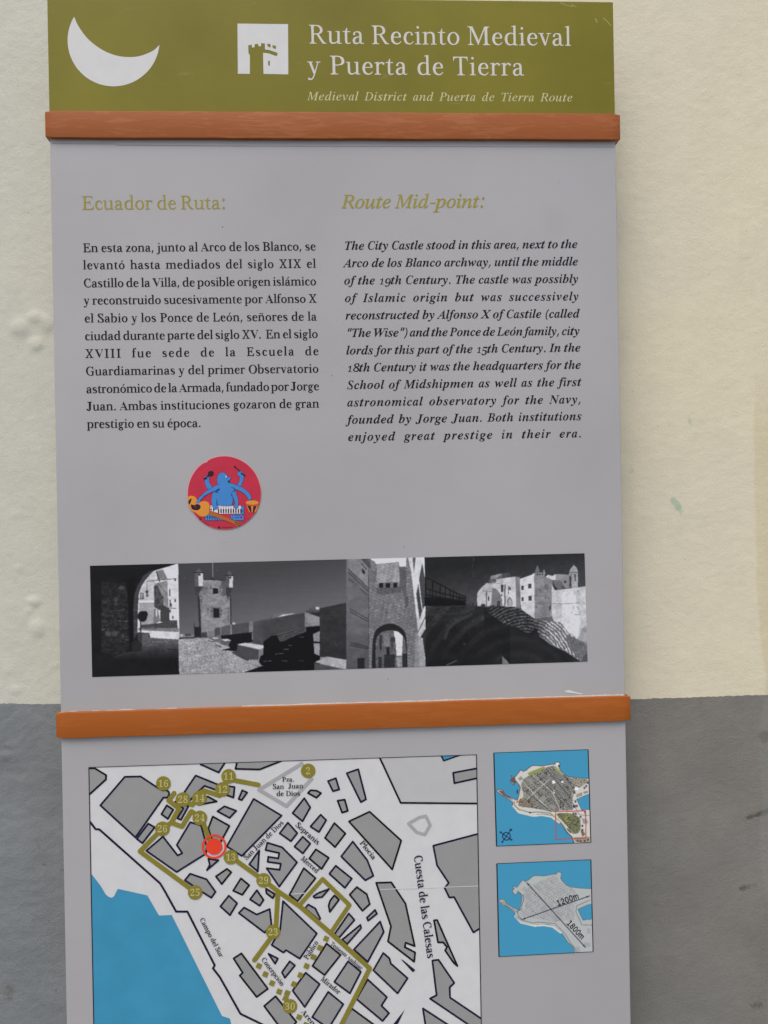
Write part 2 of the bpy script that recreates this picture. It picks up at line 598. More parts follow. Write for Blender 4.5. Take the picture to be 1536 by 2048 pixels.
    L.new(x.outputs[2], vm.inputs[0])
    L.new(m4.outputs[0], vm.inputs['Scale'])
    L.new(vm.outputs[0], b.inputs['Base Color'])
    b.inputs['Roughness'].default_value = 0.75 if lowpart else 0.7
    nb = t.nodes.new('ShaderNodeTexNoise')
    nb.inputs['Scale'].default_value = 420
    nb.inputs['Detail'].default_value = 5
    nb.inputs['Roughness'].default_value = 0.6
    L.new(geo.outputs['Position'], nb.inputs['Vector'])
    bp = t.nodes.new('ShaderNodeBump')
    bp.inputs['Strength'].default_value = 0.7 if lowpart else 0.45
    bp.inputs['Distance'].default_value = 0.0012
    L.new(nb.outputs['Fac'], bp.inputs['Height'])
    L.new(bp.outputs[0], b.inputs['Normal'])
    return m
CREAM = wall_mat('cream_wall_paint', (183, 182, 168), (200, 191, 165), (150, 170, 145), (150, 140, 100), (183, 172, 134), False)
DADO = wall_mat('grey_band_paint', (113, 117, 117), (113, 110, 102), (110, 120, 110), (72, 66, 50), (120, 119, 113), True)
wall_part('upper_wall', zu, CREAM, 'cream painted plaster with small lumps and green smudges')
wall_part('lower_wall', zl, DADO, 'grey painted band with brown stains')

gm, gt, gb = new_mat('pavement_concrete')
gn = gt.nodes.new('ShaderNodeTexNoise')
gn.inputs['Scale'].default_value = 8
gn.inputs['Detail'].default_value = 8
gr = gt.nodes.new('ShaderNodeMapRange')
gr.inputs[3].default_value = 0.10
gr.inputs[4].default_value = 0.18
gt.links.new(gn.outputs['Fac'], gr.inputs[0])
gt.links.new(gr.outputs[0], gb.inputs['Base Color'])
mesh_obj('ground', [(-40, -60, 0), (40, -60, 0), (40, WY + 0.01, 0), (-40, WY + 0.01, 0)], [(0, 1, 2, 3)], gm, None, kind='structure')  # plain ground out of view, added for its bounce light

# ------------------------------------------------------------------ the sign
sign = empty('information_sign', label='tall tourist information sign with olive header, grey text panel, photographs and street map', category='sign')
W = 0.70
def box(name, x0, x1, y0, y1, z0, z1, m, parent, bev=0.0, seg=3, **props):
    import bmesh
    bm = bmesh.new()
    bmesh.ops.create_cube(bm, size=1)
    for v in bm.verts:
        v.co = Vector((x0 + (v.co.x + .5) * (x1 - x0), y0 + (v.co.y + .5) * (y1 - y0), z0 + (v.co.z + .5) * (z1 - z0)))
    if bev:
        bmesh.ops.bevel(bm, geom=bm.edges[:], offset=bev, segments=seg, profile=0.5, affect='EDGES')
    me = bpy.data.meshes.new(name)
    bm.to_mesh(me)
    bm.free()
    me.materials.append(m)
    o = bpy.data.objects.new(name, me)
    link(o, parent)
    for k, v in props.items():
        o[k] = v
    return o
BF = -0.0055
b1t, b1b = ray(660, 224, BF)[1], ray(660, 277, BF)[1]
b2t, b2b = ray(690, 1409, BF)[1], ray(690, 1460, BF)[1]
bx0 = ray(89.5, 250, BF)[0]
bx1 = ray(1241, 250, BF)[0]
cx0 = ray(111.5, 1450, BF)[0]
cx1 = ray(1262, 1420, BF)[0]
top = ray(1228, 4, 0)[1]
box('header_panel', 0.0, W, 0.0, 0.012, b1b + 0.01, top, OLIVE, sign, 0.0006, 2, label='olive green header board')
box('text_panel', 0.0, W, 0.0001, 0.0121, b2b + 0.01, b1b + 0.0095, GREY, sign, 0.0008, 2, label='grey board with two columns of text')
box('map_panel', 0.0, W, 0.0, 0.012, 0.42, b2b + 0.0095, GREY, sign, 0.0008, 2, label='grey board with the street map')
def batten(name, x0, x1, zb_, zt, m, label, seed):
    """a slightly uneven painted wooden batten that wraps the board's edges"""
    n = 60
    prof = []
    y0, y1, r = BF, 0.0175, 0.0008
    for cy, cz, a0 in ((y0 + r, zb_ + r, 180), (y1 - r, zb_ + r, 270), (y1 - r, zt - r, 0), (y0 + r, zt - r, 90)):
        for k in range(4):
            a = R(a0 + 30 * k)
            prof.append((cy + r * math.cos(a), cz + r * math.sin(a)))
    k = len(prof)
    V = []
    for i in range(n + 1):
        x = x0 + (x1 - x0) * i / n
        e = 0.0010 if i in (0, n) else 0
        xx = x
        wob = 0.0004 * (float(vnoise(np.array([x * 22.0]), np.array([seed]), 3)[0]) - .5)
        wob2 = 0.0005 * (float(vnoise(np.array([x * 35.0]), np.array([seed + 9.]), 4)[0]) - .5)
        for (y, z) in prof:
            cy, cz = (y0 + y1) / 2, (zb_ + zt) / 2
            y_ = cy + (y - cy) * (1 - e / 0.012)
            z_ = cz + (z - cz) * (1 - e / 0.016)
            V.append((xx, y_, z_ + (wob if z > cz else wob2)))
    # rounded ends: an inner ring then a cap one step out
    F = []
    for i in range(n):
        for j in range(k):
            a, b = i * k + j, i * k + (j + 1) % k
            F.append((a, b, b + k, a + k))
    for side in (0, 1):
        base = 0 if side == 0 else n * k
        xo = x0 - 0.0007 if side == 0 else x1 + 0.0007
        s = len(V)
        cy, cz = (y0 + y1) / 2, (zb_ + zt) / 2
        for j in range(k):
            _, y, z = V[base + j]
            V.append((xo, cy + (y - cy) * 0.94, cz + (z - cz) * 0.965))
        for j in range(k):
            a, b = base + j, base + (j + 1) % k
            c, d = s + (j + 1) % k, s + j
            F.append((a, d, c, b) if side == 0 else (a, b, c, d))
        F.append(tuple(range(s, s + k)) if side else tuple(range(s + k - 1, s - 1, -1)))
    F = [f[::-1] for f in F]
    o = mesh_obj(name, V, F, m, sign, True, label=label)
    import bmesh
    bm = bmesh.new()
    bm.from_mesh(o.data)
    bmesh.ops.recalc_face_normals(bm, faces=bm.faces[:])
    bm.to_mesh(o.data)
    bm.free()
    return o
batten('batten', bx0 + 0.0007, bx1 - 0.0007, b1b, b1t, BAT1, 'upper orange-brown batten, worn and streaked', 1.7)
batten('batten', cx0 + 0.0007, cx1 - 0.0007, b2b, b2t, BAT2, 'lower orange-brown batten, smoother paint', 6.3)
box('backing_frame', 0.05, 0.65, 0.0122, WY - 0.003, 0.0, top - 0.03, GREY, sign)
# bead of sealant along the top of the lower batten, ragged film edge under the upper one
SEAL = film('pale_sealant', (182, 186, 180), 0.5, 0.12, scale=300)
EDGE = film('film_edge', (128, 127, 127), 0.5, 0.1)
def ragged(name, x0, x1, z, h0, h1, m, seed, lay, lab, thr=0.0):
    xsr = np.linspace(x0, x1, 220)
    hh = h0 + (h1 - h0) * vnoise(xsr * 120 + 50, xsr * 0 + seed, 8)
    g = vnoise(xsr * 26 + 50, xsr * 0 + seed + 3, 9)
    hh = np.where(g < thr, 0.0002, hh)
    loop = [(float(x), z) for x in xsr] + [(float(x), z + float(h)) for x, h in zip(xsr[::-1], hh[::-1])]
    return flat(name, [loop if h1 > 0 else loop[::-1]], m, lay, sign, label=lab)
zs = b2t - 0.0025
ragged('sealant_bead', 0.0, W - 0.004, zs, 0.0016, 0.0044, SEAL, 1.0, 3, 'pale bead of sealant along the lower batten', 0.25)
ragged('sealant_bead', 0.22, W - 0.002, zs, 0.0036, 0.0046, SEAL, 4.0, 4, 'pale bead of sealant along the lower batten', 0.0)
for (a, b2, w_) in (((232, 290), (490, 292), 0.6), ((490, 292), (1228, 294), 0.35), ((104, 287), (232, 288), 0.4)):
    flat('film_edge', stroke([ray(*a), ray(*b2)], w_ * PXM * 2), EDGE, 1, sign)
FL = film('bare_flake', (196, 198, 196), 0.5, 0.05)
flat('paint_flake', [ccw(pl('P', [(1128, 1382), (1138, 1380), (1150, 1384), (1168, 1387.5), (1160, 1388.5), (1145, 1386), (1134, 1385)]))], FL, 2, sign)
SPECK = film('dirt_speck', (105, 100, 80), 0.6, 0.1)
for sx_, sy_, sr in ((445, 454, 1.3), (808, 1094, 1.2), (776, 1358, 1.1), (664, 751, 1.0), (243, 1463 - 20, 0.8), (1118, 365, .8)):
    flat('dirt_speck', [circ(ray(sx_, sy_), sr * PXM, 8)], SPECK, 1, sign)

SCR = film('scratch_pale', (168, 166, 164), 0.5, 0.05)
_r = random.Random(4)
for _ in range(16):
    x, z = _r.uniform(0.02, 0.68), _r.uniform(b2t + 0.03, b1b - 0.04)
    a = _r.choice((0.4, 2.6, 1.3)) + _r.uniform(-.4, .4)
    l = _r.uniform(0.004, 0.022)
    pts = [(x + l * t_ * math.cos(a) + 0.0006 * math.sin(t_ * 5), z + l * t_ * math.sin(a)) for t_ in (0, .3, .6, 1)]
    flat('scratch', stroke(pts, _r.uniform(0.25, 0.5) * PXM, n=6), SCR, 0.6, sign)

# ------------------------------------------------------------------ lettering
# glyph outlines: font code, character code, advance, then loops of (dx, dy) steps in 1/1000 em
FONT = [
[66,97,512,[379,-15,-43,7,-27,23,-11,37,-48,-36,-52,-22,-56,-7,-82,30,-30,77,7,41,22,36,35,31,51,28,68,27,83,26,0,76,-18,61,-58,20,-36,-4,-22,-10,-7,-18,14,-26,14,-38,-20,-44,-48,-16,-49,18,-17,50,24,62,68,44,100,16,64,-5,50,-13,37,-21,24,-31,15,-41,5,-50,0,-220,3,-34,14,-8,24,11,13,-21,-34,-31,-37,-19],[225,50,34,11,37,33,0,158,-67,-27,-40,-42,-13,-58,5,-42,17,-25]],
[66,98,537,[64,-17,0,595,-10,60,-42,16,0,24,194,0,0,-263,35,33,41,19,47,7,93,-29,64,-80,23,-118,-29,-135,-79,-93,-115,-34,-44,6,-44,19,-42,32,-77,-59],[272,21,32,6,24,17,17,29,11,42,7,55,2,68,-21,135,-70,44,-43,-16,-25,-41,0,-258,7,-45,22,-27]],
[66,99,437,[232,-15,-103,31,-73,85,-27,122,30,129,83,90,118,33,112,-31,41,-79,-17,-45,-44,-16,-34,7,-20,23,-6,39,1,16,1,15,-5,21,-14,13,-23,4,-47,-18,-29,-55,-9,-90,4,-67,12,-55,21,-44,27,-31,34,-19,39,-6,100,50,20,-17,-55,-58,-64,-35]],
[66,100,551,[208,-15,-93,30,-63,84,-23,120,24,134,68,89,96,32,44,-7,38,-19,33,-31,0,180,-16,43,-54,14,0,24,213,0,0,-566,8,-52,43,-19,0,-25,-194,-31,0,73,-33,-41,-41,-24],[255,42,45,19,32,52,0,247,-25,41,-48,17,-28,-5,-22,-16,-15,-25,-19,-144,18,-141]],
[66,101,448,[229,-15,-103,30,-71,87,-26,132,27,124,73,85,105,31,53,-7,46,-19,37,-31,28,-43,17,-53,6,-63,0,-11,-247,0,14,-102,41,-62,68,-20,38,7,35,22,32,36,22,-20,-54,-68,-65,-41],[173,286,127,0,0,34,-13,92,-47,30,-37,-16,-23,-46,-7,-77]],
[66,102,318,[22,0,0,24,37,8,15,20,4,57,0,303,-54,0,0,50,54,0,0,64,5,48,16,41,27,33,36,24,44,15,53,5,98,-29,35,-68,-17,-49,-41,-17,-43,14,-16,39,12,44,4,9,3,9,-26,16,-40,-20,-8,-59,0,-119,83,0,0,-50,-83,0,0,-315,15,-59,62,-14,0,-24]],
[66,103,487,[217,-209,-59,3,-49,9,-38,16,-50,70,9,30,27,24,45,19,-37,23,-23,28,-7,32,28,65,89,54,-66,36,-40,51,-13,65,26,82,71,56,104,20,113,-21,125,0,0,-54,-73,0,35,-96,-23,-78,-63,-53,-92,-19,-23,1,-22,1,-44,-15,-17,-34,7,-18,20,-11,33,-4,51,0,124,-13,65,-41,20,-74,-7,-44,-22,-38,-36,-31,-49,-23,-63,-13],[234,185,49,32,14,97,-14,97,-49,31,-50,-31,-14,-97,14,-97],[239,-173,85,8,51,25,17,42,-21,37,-66,10,-161,0,-35,-57,32,-46]],
[66,104,567,[27,0,0,24,40,14,11,45,0,511,-10,45,-40,16,0,23,192,0,0,-281,41,43,47,25,54,9,72,-18,43,-53,15,-88,0,-232,10,-45,39,-14,0,-24,-240,0,0,24,7,0,23,7,14,19,5,33,0,240,-9,61,-39,20,-30,-6,-27,-18,-25,-30,0,-267,9,-45,39,-14,0,-24]],
[66,105,295,[150,539,-54,21,-21,54,21,54,54,22,53,-22,22,-54,-22,-54],[27,0,0,24,40,14,11,45,0,292,-9,49,-39,13,1,25,190,0,0,-379,9,-44,38,-15,0,-24]],
[66,106,312,[158,541,-54,21,-21,54,22,54,53,22,54,-22,22,-54,-22,-53],[53,-209,-69,14,-49,38,-18,53,17,45,44,16,44,-15,17,-40,-11,-32,-12,-23,30,-21,41,26,8,68,0,452,-12,51,-50,15,0,24,204,0,0,-494,-6,-54,-16,-44,-27,-34,-36,-25,-45,-15]],
[66,107,534,[26,0,0,24,41,14,11,45,0,509,-8,47,-40,15,1,24,189,0,0,-427,118,118,25,45,-6,13,-17,7,-29,3,-5,0,0,25,208,0,0,-25,-105,-50,-78,-76,184,-260,45,-27,0,-24,-246,0,0,24,9,0,33,23,-11,26,-103,146,-22,-19,0,-117,9,-44,39,-15,0,-24]],
[66,108,297,[27,0,0,24,40,14,11,45,0,509,-8,47,-40,15,0,24,191,0,0,-595,9,-44,38,-15,0,-24]],
[66,109,824,[27,0,0,24,40,14,11,45,0,294,-10,45,-40,16,0,24,190,0,0,-68,40,44,45,27,50,9,59,-10,41,-28,24,-47,42,47,48,28,55,10,71,-18,42,-53,15,-88,0,-232,9,-45,39,-14,0,-24,-236,0,0,24,38,15,10,44,0,240,-9,61,-39,20,-79,-51,0,-270,9,-44,38,-15,0,-24,-233,0,0,24,38,15,10,44,0,240,-9,60,-39,21,-30,-6,-26,-18,-23,-30,0,-267,9,-44,37,-15,0,-24]],
[66,110,567,[27,0,0,24,40,14,11,45,0,294,-10,45,-40,16,0,24,192,0,0,-64,40,42,47,25,55,9,72,-18,43,-53,15,-88,0,-232,10,-45,39,-14,0,-24,-240,0,0,24,7,0,23,7,14,19,5,33,0,240,-9,61,-39,20,-30,-6,-27,-18,-25,-30,0,-267,9,-45,39,-14,0,-24]],
[66,111,501,[251,-15,-117,32,-78,87,-28,125,28,126,78,87,116,32,115,-31,78,-86,29,-128,-29,-127,-78,-86],[251,17,60,41,12,63,4,108,-2,78,-6,58,-10,38,-58,42,-60,-42,-10,-39,-5,-57,-2,-77,4,-109,13,-63]],
[66,112,553,[26,-207,0,23,34,10,15,24,3,55,0,457,-9,59,-40,18,0,23,184,0,0,-71,34,46,44,28,52,10,93,-31,62,-85,23,-121,-23,-131,-65,-90,-95,-32,-46,7,-39,21,-33,35,0,-134,6,-61,22,-28,46,-8,0,-24],[291,42,65,46,20,142,-17,139,-14,25,-21,15,-28,5,-29,-7,-25,-22,-22,-35,0,-248,18,-33,24,-20]],
[66,113,542,[260,-207,0,24,58,14,15,45,0,167,-36,-32,-40,-19,-46,-6,-94,29,-64,80,-23,119,29,135,79,92,115,34,44,-7,44,-18,42,-31,77,58,16,0,0,-601,10,-45,41,-14,0,-24],[266,44,43,15,24,41,0,259,-8,44,-22,27,-36,9,-31,-6,-24,-16,-17,-28,-12,-40,-7,-53,-2,-64,2,-59,7,-47,11,-36,17,-26,24,-15]],
[66,114,428,[27,0,0,24,40,14,11,45,0,292,-9,49,-39,13,1,25,186,0,0,-87,61,73,69,26,63,-22,21,-56,-17,-47,-45,-18,-39,12,-22,29,-27,15,-40,-28,-19,-73,0,-203,14,-46,58,-13,0,-24]],
[66,115,429,[225,-15,-96,24,-20,4,-33,-26,-23,0,0,170,26,0,50,-99,80,-36,57,17,20,48,-6,26,-18,23,-30,20,-73,37,-78,59,-26,76,41,105,114,42,37,-5,49,-12,11,-3,10,-1,26,21,20,0,0,-145,-23,0,-48,82,-70,29,-49,-16,-17,-39,15,-40,47,-31,67,-33,74,-57,24,-84,-44,-114]],
[66,116,340,[184,-14,-86,29,-26,91,0,309,-42,0,0,31,101,103,61,82,23,0,0,-169,94,0,0,-47,-94,0,0,-293,7,-47,28,-15,57,51,24,-13,-37,-62,-49,-38]],
[66,117,558,[195,-15,-42,5,-32,13,-24,22,-29,119,0,225,-10,51,-41,18,0,24,194,0,0,-352,13,-42,39,-15,77,45,0,271,-11,53,-47,16,0,24,200,0,0,-358,11,-46,43,-14,0,-25,-196,-34,0,75,-63,-55]],
[66,118,456,[212,-15,-155,384,-24,49,-37,19,0,25,248,0,0,-24,-12,0,-40,-27,2,-12,81,-217,76,194,8,29,-6,18,-19,11,-31,4,0,24,151,0,0,-23,-41,-24,-26,-53,-149,-377]],
[66,119,647,[182,-15,-157,409,-16,29,-25,14,0,25,222,0,0,-25,-28,-7,-8,-19,2,-16,6,-19,70,-187,66,161,-15,46,-17,33,-32,10,0,23,231,0,0,-25,-41,-26,1,-11,2,-10,57,-180,69,171,7,29,-11,20,-35,9,0,23,133,0,0,-23,-31,-16,-19,-39,-160,-399,-23,0,-98,308,-124,-308]],
[66,120,475,[7,0,0,22,85,62,91,119,-119,189,-58,45,0,25,245,0,0,-24,-42,-21,13,-30,51,-81,60,76,16,33,-11,17,-39,6,0,24,164,0,0,-21,-85,-63,-83,-104,139,-220,17,-22,24,-9,0,-23,-244,0,0,24,34,5,11,16,-18,43,-53,82,-60,-79,-19,-40,44,-29,5,0,0,-22]],
[66,121,447,[78,-209,-63,23,-25,61,17,46,46,20,42,-14,16,-40,-1,-8,0,-9,18,-17,42,37,22,44,17,59,-155,380,-18,36,-13,19,-28,9,-2,0,0,25,248,0,0,-25,-39,-6,-11,-22,2,-12,5,-15,78,-205,67,182,8,28,3,21,-13,23,-39,6,0,25,144,0,0,-25,-34,-19,-26,-57,-145,-397,-49,-106,-50,-52]],
[66,122,436,[19,0,0,21,231,407,-59,0,-84,-24,-42,-82,-26,0,8,140,362,0,0,-29,-222,-396,40,0,104,28,56,95,24,0,-12,-160]],
[66,65,650,[-13,0,0,27,48,18,38,66,234,583,27,-1,238,-564,40,-78,48,-24,0,-27,-319,0,0,27,45,5,27,13,9,23,-16,53,-30,76,-222,0,-37,-92,-5,-18,-1,-15,8,-25,24,-15,41,-5,6,0,0,-27],[169,239,191,0,-97,236]],
[66,66,659,[24,0,0,26,69,22,18,74,0,427,-8,65,-27,30,-53,9,0,25,305,0,145,-18,88,-52,29,-86,-18,-72,-55,-51,-90,-31,109,-36,65,-57,22,-79,-8,-57,-24,-49,-39,-39,-53,-28,-66,-17,-79,-6],[271,375,9,0,48,3,37,10,27,17,18,26,10,36,4,47,-23,100,-79,32,-43,-14,-8,-50],[330,36,91,37,27,118,-4,50,-12,39,-20,29,-29,19,-39,12,-50,4,-23,0,0,-247,12,-48]],
[66,67,697,[382,-16,-178,45,-121,126,-44,185,44,182,123,125,180,46,161,-38,30,-7,47,45,26,0,0,-234,-25,0,-95,147,-42,30,-45,18,-48,6,-101,-36,-60,-108,-20,-179,22,-168,67,-100,111,-34,119,31,105,92,28,-26,-78,-82,-94,-50]],
[66,68,738,[30,0,0,26,63,18,17,67,0,446,-20,77,-68,19,0,25,308,0,110,-10,91,-29,72,-49,52,-67,31,-84,11,-100,-23,-148,-67,-106,-111,-64,-156,-21],[331,36,59,8,49,26,36,41,26,59,16,77,5,94,-21,169,-64,101,-105,34,-50,-15,-11,-57,0,-466,11,-57]],
[66,69,658,[21,0,0,25,72,19,19,72,0,433,-20,84,-68,20,0,25,570,0,0,-202,-23,0,-13,55,-21,43,-31,31,-41,20,-54,12,-66,4,-48,-4,-20,-17,-5,-42,0,-212,16,0,98,34,43,114,24,0,0,-338,-25,0,-22,94,-48,47,-82,14,-4,0,0,-231,14,-48,57,-11,123,16,86,54,60,102,28,0,-41,-213]],
[66,70,602,[23,0,0,26,70,24,18,75,0,433,-20,72,-70,23,0,25,565,0,0,-202,-24,0,-33,98,-68,52,-119,16,-45,-3,-21,-12,-5,-34,0,-225,12,0,98,34,42,114,27,0,0,-340,-26,0,-9,53,-14,40,-19,29,-101,35,-10,0,0,-213,8,-57,33,-28,70,-9,0,-26]],
[66,71,756,[399,-15,-189,44,-125,124,-44,188,44,183,122,124,176,45,167,-37,27,-7,27,10,20,34,27,0,0,-235,-26,0,-56,106,-79,70,-92,26,-101,-36,-60,-107,-20,-178,6,-96,17,-80,28,-63,38,-45,48,-27,56,-9,78,21,22,66,0,84,-20,63,-80,18,0,24,335,0,0,-24,-65,-17,-16,-63,0,-148,-88,-32,-88,-20]],
[66,72,779,[23,0,0,26,70,21,18,73,0,444,-19,67,-68,22,0,25,336,0,0,-25,-56,-10,-26,-25,-7,-54,0,-191,238,0,0,191,-7,54,-25,25,-57,10,0,25,335,0,0,-25,-69,-22,-17,-67,0,-444,17,-71,69,-23,0,-26,-335,0,0,26,70,19,19,75,0,209,-238,0,0,-209,18,-73,71,-21,0,-26]],
[66,73,388,[20,0,0,26,71,22,21,64,0,464,-18,60,-74,17,0,25,344,0,0,-25,-73,-17,-19,-60,0,-461,7,-49,27,-27,60,-13,0,-26]],
[66,74,492,[162,-97,-86,17,-59,47,-22,67,21,56,50,21,52,-19,20,-51,-12,-43,-12,-27,42,-31,50,23,14,69,0,514,-8,63,-30,31,-64,13,0,25,350,0,0,-25,-56,-12,-26,-30,-6,-65,0,-414,-24,-127,-73,-77]],
[66,75,760,[24,0,0,26,70,21,18,73,0,444,-19,67,-68,22,0,25,336,0,0,-25,-56,-10,-26,-25,-7,-54,0,-216,206,208,41,67,-10,16,-29,10,-47,4,0,25,290,0,0,-25,-13,0,-61,-13,-65,-39,-71,-64,-110,-113,287,-355,35,-32,48,-11,0,-26,-355,0,0,26,37,1,24,4,18,20,-26,47,-174,220,-25,-23,0,-175,18,-73,71,-21,0,-26]],
[66,76,635,[23,0,0,26,70,21,18,73,0,444,-19,68,-68,21,0,25,348,0,0,-25,-62,-7,-31,-26,-8,-56,0,-441,5,-53,21,-24,51,-5,120,18,82,59,59,112,27,0,-38,-230]],
[66,77,943,[21,0,0,26,70,21,21,71,0,451,-7,50,-27,24,-56,10,0,25,253,0,197,-466,197,466,249,0,0,-25,-66,-23,-19,-67,0,-436,7,-64,25,-29,52,-8,0,-26,-328,0,0,26,55,11,26,28,7,59,0,470,-248,-594,-27,0,-245,579,0,-460,21,-75,74,-18,0,-26]],
[66,78,735,[600,-16,-441,537,0,-404,17,-71,72,-20,0,-26,-221,0,0,26,53,8,26,27,7,56,0,461,-29,35,-20,22,-10,10,-27,8,0,25,206,0,349,-427,0,311,-7,54,-26,26,-56,11,0,25,221,0,0,-25,-69,-21,-17,-71,0,-577]],
[66,79,782,[388,-16,-137,27,-111,75,-73,113,-26,140,26,139,74,113,112,76,142,27,137,-27,110,-74,73,-112,27,-142,-27,-140,-74,-113,-113,-75],[394,18,95,36,57,107,19,178,-6,97,-15,79,-27,63,-35,45,-44,28,-51,9,-95,-36,-57,-107,-19,-178,5,-96,16,-80,27,-63,36,-46,43,-27]],
[66,80,622,[23,0,0,26,70,21,18,73,0,444,-19,67,-68,22,0,25,294,0,77,-3,61,-8,44,-12,80,-63,29,-98,-7,-53,-21,-46,-35,-38,-49,-28,-62,-17,-75,-6,-89,0,0,-186,18,-73,71,-21,0,-26],[271,342,29,0,44,4,35,11,25,19,17,28,10,38,4,48,-26,115,-87,37,-41,-11,-10,-38]],
[66,81,782,[563,-172,-123,19,-95,57,-67,95,-127,75,-82,118,-28,147,26,139,74,113,112,76,142,27,137,-27,110,-74,73,-112,27,-142,-8,-77,-22,-71,-36,-64,-50,-54,-61,-42,-73,-31,43,-67,57,-40,70,-13,70,11,5,-28],[395,18,95,36,57,107,19,178,-6,97,-16,79,-26,63,-36,45,-44,28,-51,9,-95,-36,-57,-107,-19,-178,5,-96,16,-80,27,-63,36,-46,44,-27]],
[66,82,704,[23,0,0,26,70,21,18,73,0,444,-19,67,-68,22,0,25,299,0,91,-5,75,-15,58,-24,41,-35,24,-45,9,-56,-17,-74,-51,-55,-84,-36,174,-258,30,-37,39,-12,3,0,0,-26,-211,0,-204,316,-29,0,0,-196,18,-73,71,-21,0,-26],[271,348,32,0,47,4,38,12,28,20,20,29,12,39,4,48,-13,79,-40,47,-65,16,-52,-13,-11,-55]],
[66,83,581,[64,-16,0,251,29,0,19,-66,24,-54,30,-41,36,-29,42,-17,49,-6,89,31,33,80,-9,41,-27,35,-44,29,-93,46,-128,92,-40,118,26,105,71,70,104,25,66,-7,79,-20,14,-4,12,-1,31,32,28,0,0,-219,-25,0,-43,98,-68,65,-80,24,-81,-27,-30,-69,26,-65,77,-50,96,-45,95,-59,49,-67,14,-82,-31,-112,-86,-75,-132,-26,-50,4,-49,12,-41,13,-20,4,-23,-8,-12,-26]],
[66,84,630,[137,0,0,26,74,20,21,74,0,525,-10,0,-49,-5,-42,-15,-34,-25,-26,-34,-18,-42,-10,-51,-27,0,0,205,595,0,0,-206,-25,0,-29,96,-62,57,-95,20,-8,0,0,-525,19,-75,77,-19,0,-26]],
[66,85,733,[369,-19,-84,7,-66,20,-49,34,-34,49,-20,63,-7,77,0,333,-19,67,-68,22,0,25,336,0,0,-25,-57,-10,-26,-25,-6,-54,0,-356,4,-54,11,-44,18,-34,27,-24,36,-14,44,-5,97,23,58,68,20,113,0,326,-19,67,-76,23,0,25,217,0,0,-25,-62,-26,-15,-64,0,-293,-7,-94,-22,-74,-35,-54,-50,-37,-65,-23]],
[66,86,637,[316,-19,-250,586,-33,58,-54,28,0,25,335,0,0,-25,-67,-10,-20,-33,13,-47,145,-350,133,349,10,47,-20,34,-63,10,0,25,213,0,0,-25,-50,-17,-39,-66,-227,-589]],
[66,87,909,[254,-16,-206,601,-26,51,-45,17,0,25,292,0,0,-25,-46,-10,-14,-32,11,-56,112,-327,116,297,-22,69,-28,45,-57,14,0,25,313,0,0,-25,-39,-5,-23,-13,-7,-22,9,-38,112,-328,99,303,12,55,-16,36,-52,12,0,25,179,0,0,-25,-44,-26,-29,-62,-191,-581,-27,0,-167,476,-187,-476]],
[66,88,701,[17,0,0,26,42,8,39,24,36,41,154,211,-172,265,-46,58,-46,20,-3,0,0,25,342,0,0,-25,-22,0,-32,-4,-20,-12,-6,-19,17,-40,94,-147,85,125,26,60,-8,20,-23,12,-38,5,0,25,246,0,0,-25,-5,0,-78,-24,-68,-73,-113,-162,197,-309,34,-44,38,-15,4,0,0,-26,-336,0,0,26,7,0,39,4,23,12,8,19,-23,57,-97,154,-107,-152,-20,-53,8,-23,25,-13,41,-5,0,-26]],
[66,89,634,[151,0,0,26,70,21,18,73,0,146,-170,310,-48,63,-20,9,-21,4,0,26,328,0,0,-26,-17,0,-43,-9,-16,-23,12,-37,126,-247,126,209,23,62,-9,25,-25,15,-41,5,-5,0,0,26,215,0,0,-26,-45,-20,-39,-49,-171,-280,0,-183,18,-73,71,-21,0,-26]],
[66,90,658,[30,0,0,16,381,624,-92,0,-109,-15,-70,-51,-49,-103,-25,0,19,207,520,0,0,-18,-377,-617,128,0,64,5,55,16,45,27,36,38,29,51,21,64,25,0,-25,-244]],
[66,48,559,[280,-10,-57,5,-48,15,-40,26,-78,129,-23,194,23,193,78,127,40,25,49,15,57,5,54,-5,47,-15,39,-25,79,-128,25,-193,-25,-194,-79,-128,-40,-26,-47,-15],[280,55,33,9,24,27,16,44,9,60,6,75,2,88,-2,88,-6,74,-9,60,-16,44,-24,26,-32,9,-33,-9,-25,-26,-16,-44,-10,-60,-6,-74,-2,-88,2,-88,6,-75,10,-60,16,-44,24,-27]],
[66,49,559,[97,0,0,53,82,0,38,14,12,51,0,501,-69,-75,-60,-29,-41,20,-17,54,67,24,87,53,70,52,112,0,0,-600,10,-48,41,-17,81,0,0,-53]],
[66,50,559,[35,0,0,103,148,151,95,111,46,92,13,96,-21,83,-57,27,-72,-44,-20,-129,-93,22,-35,77,24,67,74,49,122,19,69,-5,56,-15,45,-25,33,-33,19,-41,7,-47,-13,-68,-41,-72,-79,-91,-125,-122,-100,-95,233,0,53,18,30,51,8,31,59,0,-5,-210]],
[66,51,559,[243,-10,-123,17,-70,44,-22,59,25,58,60,20,34,-96,89,-32,61,13,45,45,17,89,-40,94,-115,37,-62,0,0,62,66,0,96,40,31,107,-21,85,-62,31,-55,-23,-25,-58,-6,-74,-96,21,-34,68,6,33,19,30,31,27,43,20,55,12,67,5,66,-5,56,-14,47,-24,34,-32,21,-40,7,-48,-44,-113,-109,-67,81,-27,69,-55,28,-93,-23,-103,-61,-66,-86,-36]],
[66,52,559,[180,0,0,53,28,0,58,12,24,60,0,61,-277,0,0,61,284,467,139,0,0,-462,104,0,0,-66,-104,0,0,-61,24,-60,58,-12,13,0,0,-53],[83,252,207,0,0,175,1,95,6,97,-16,-32,-23,-43,-23,-41,-17,-28]],
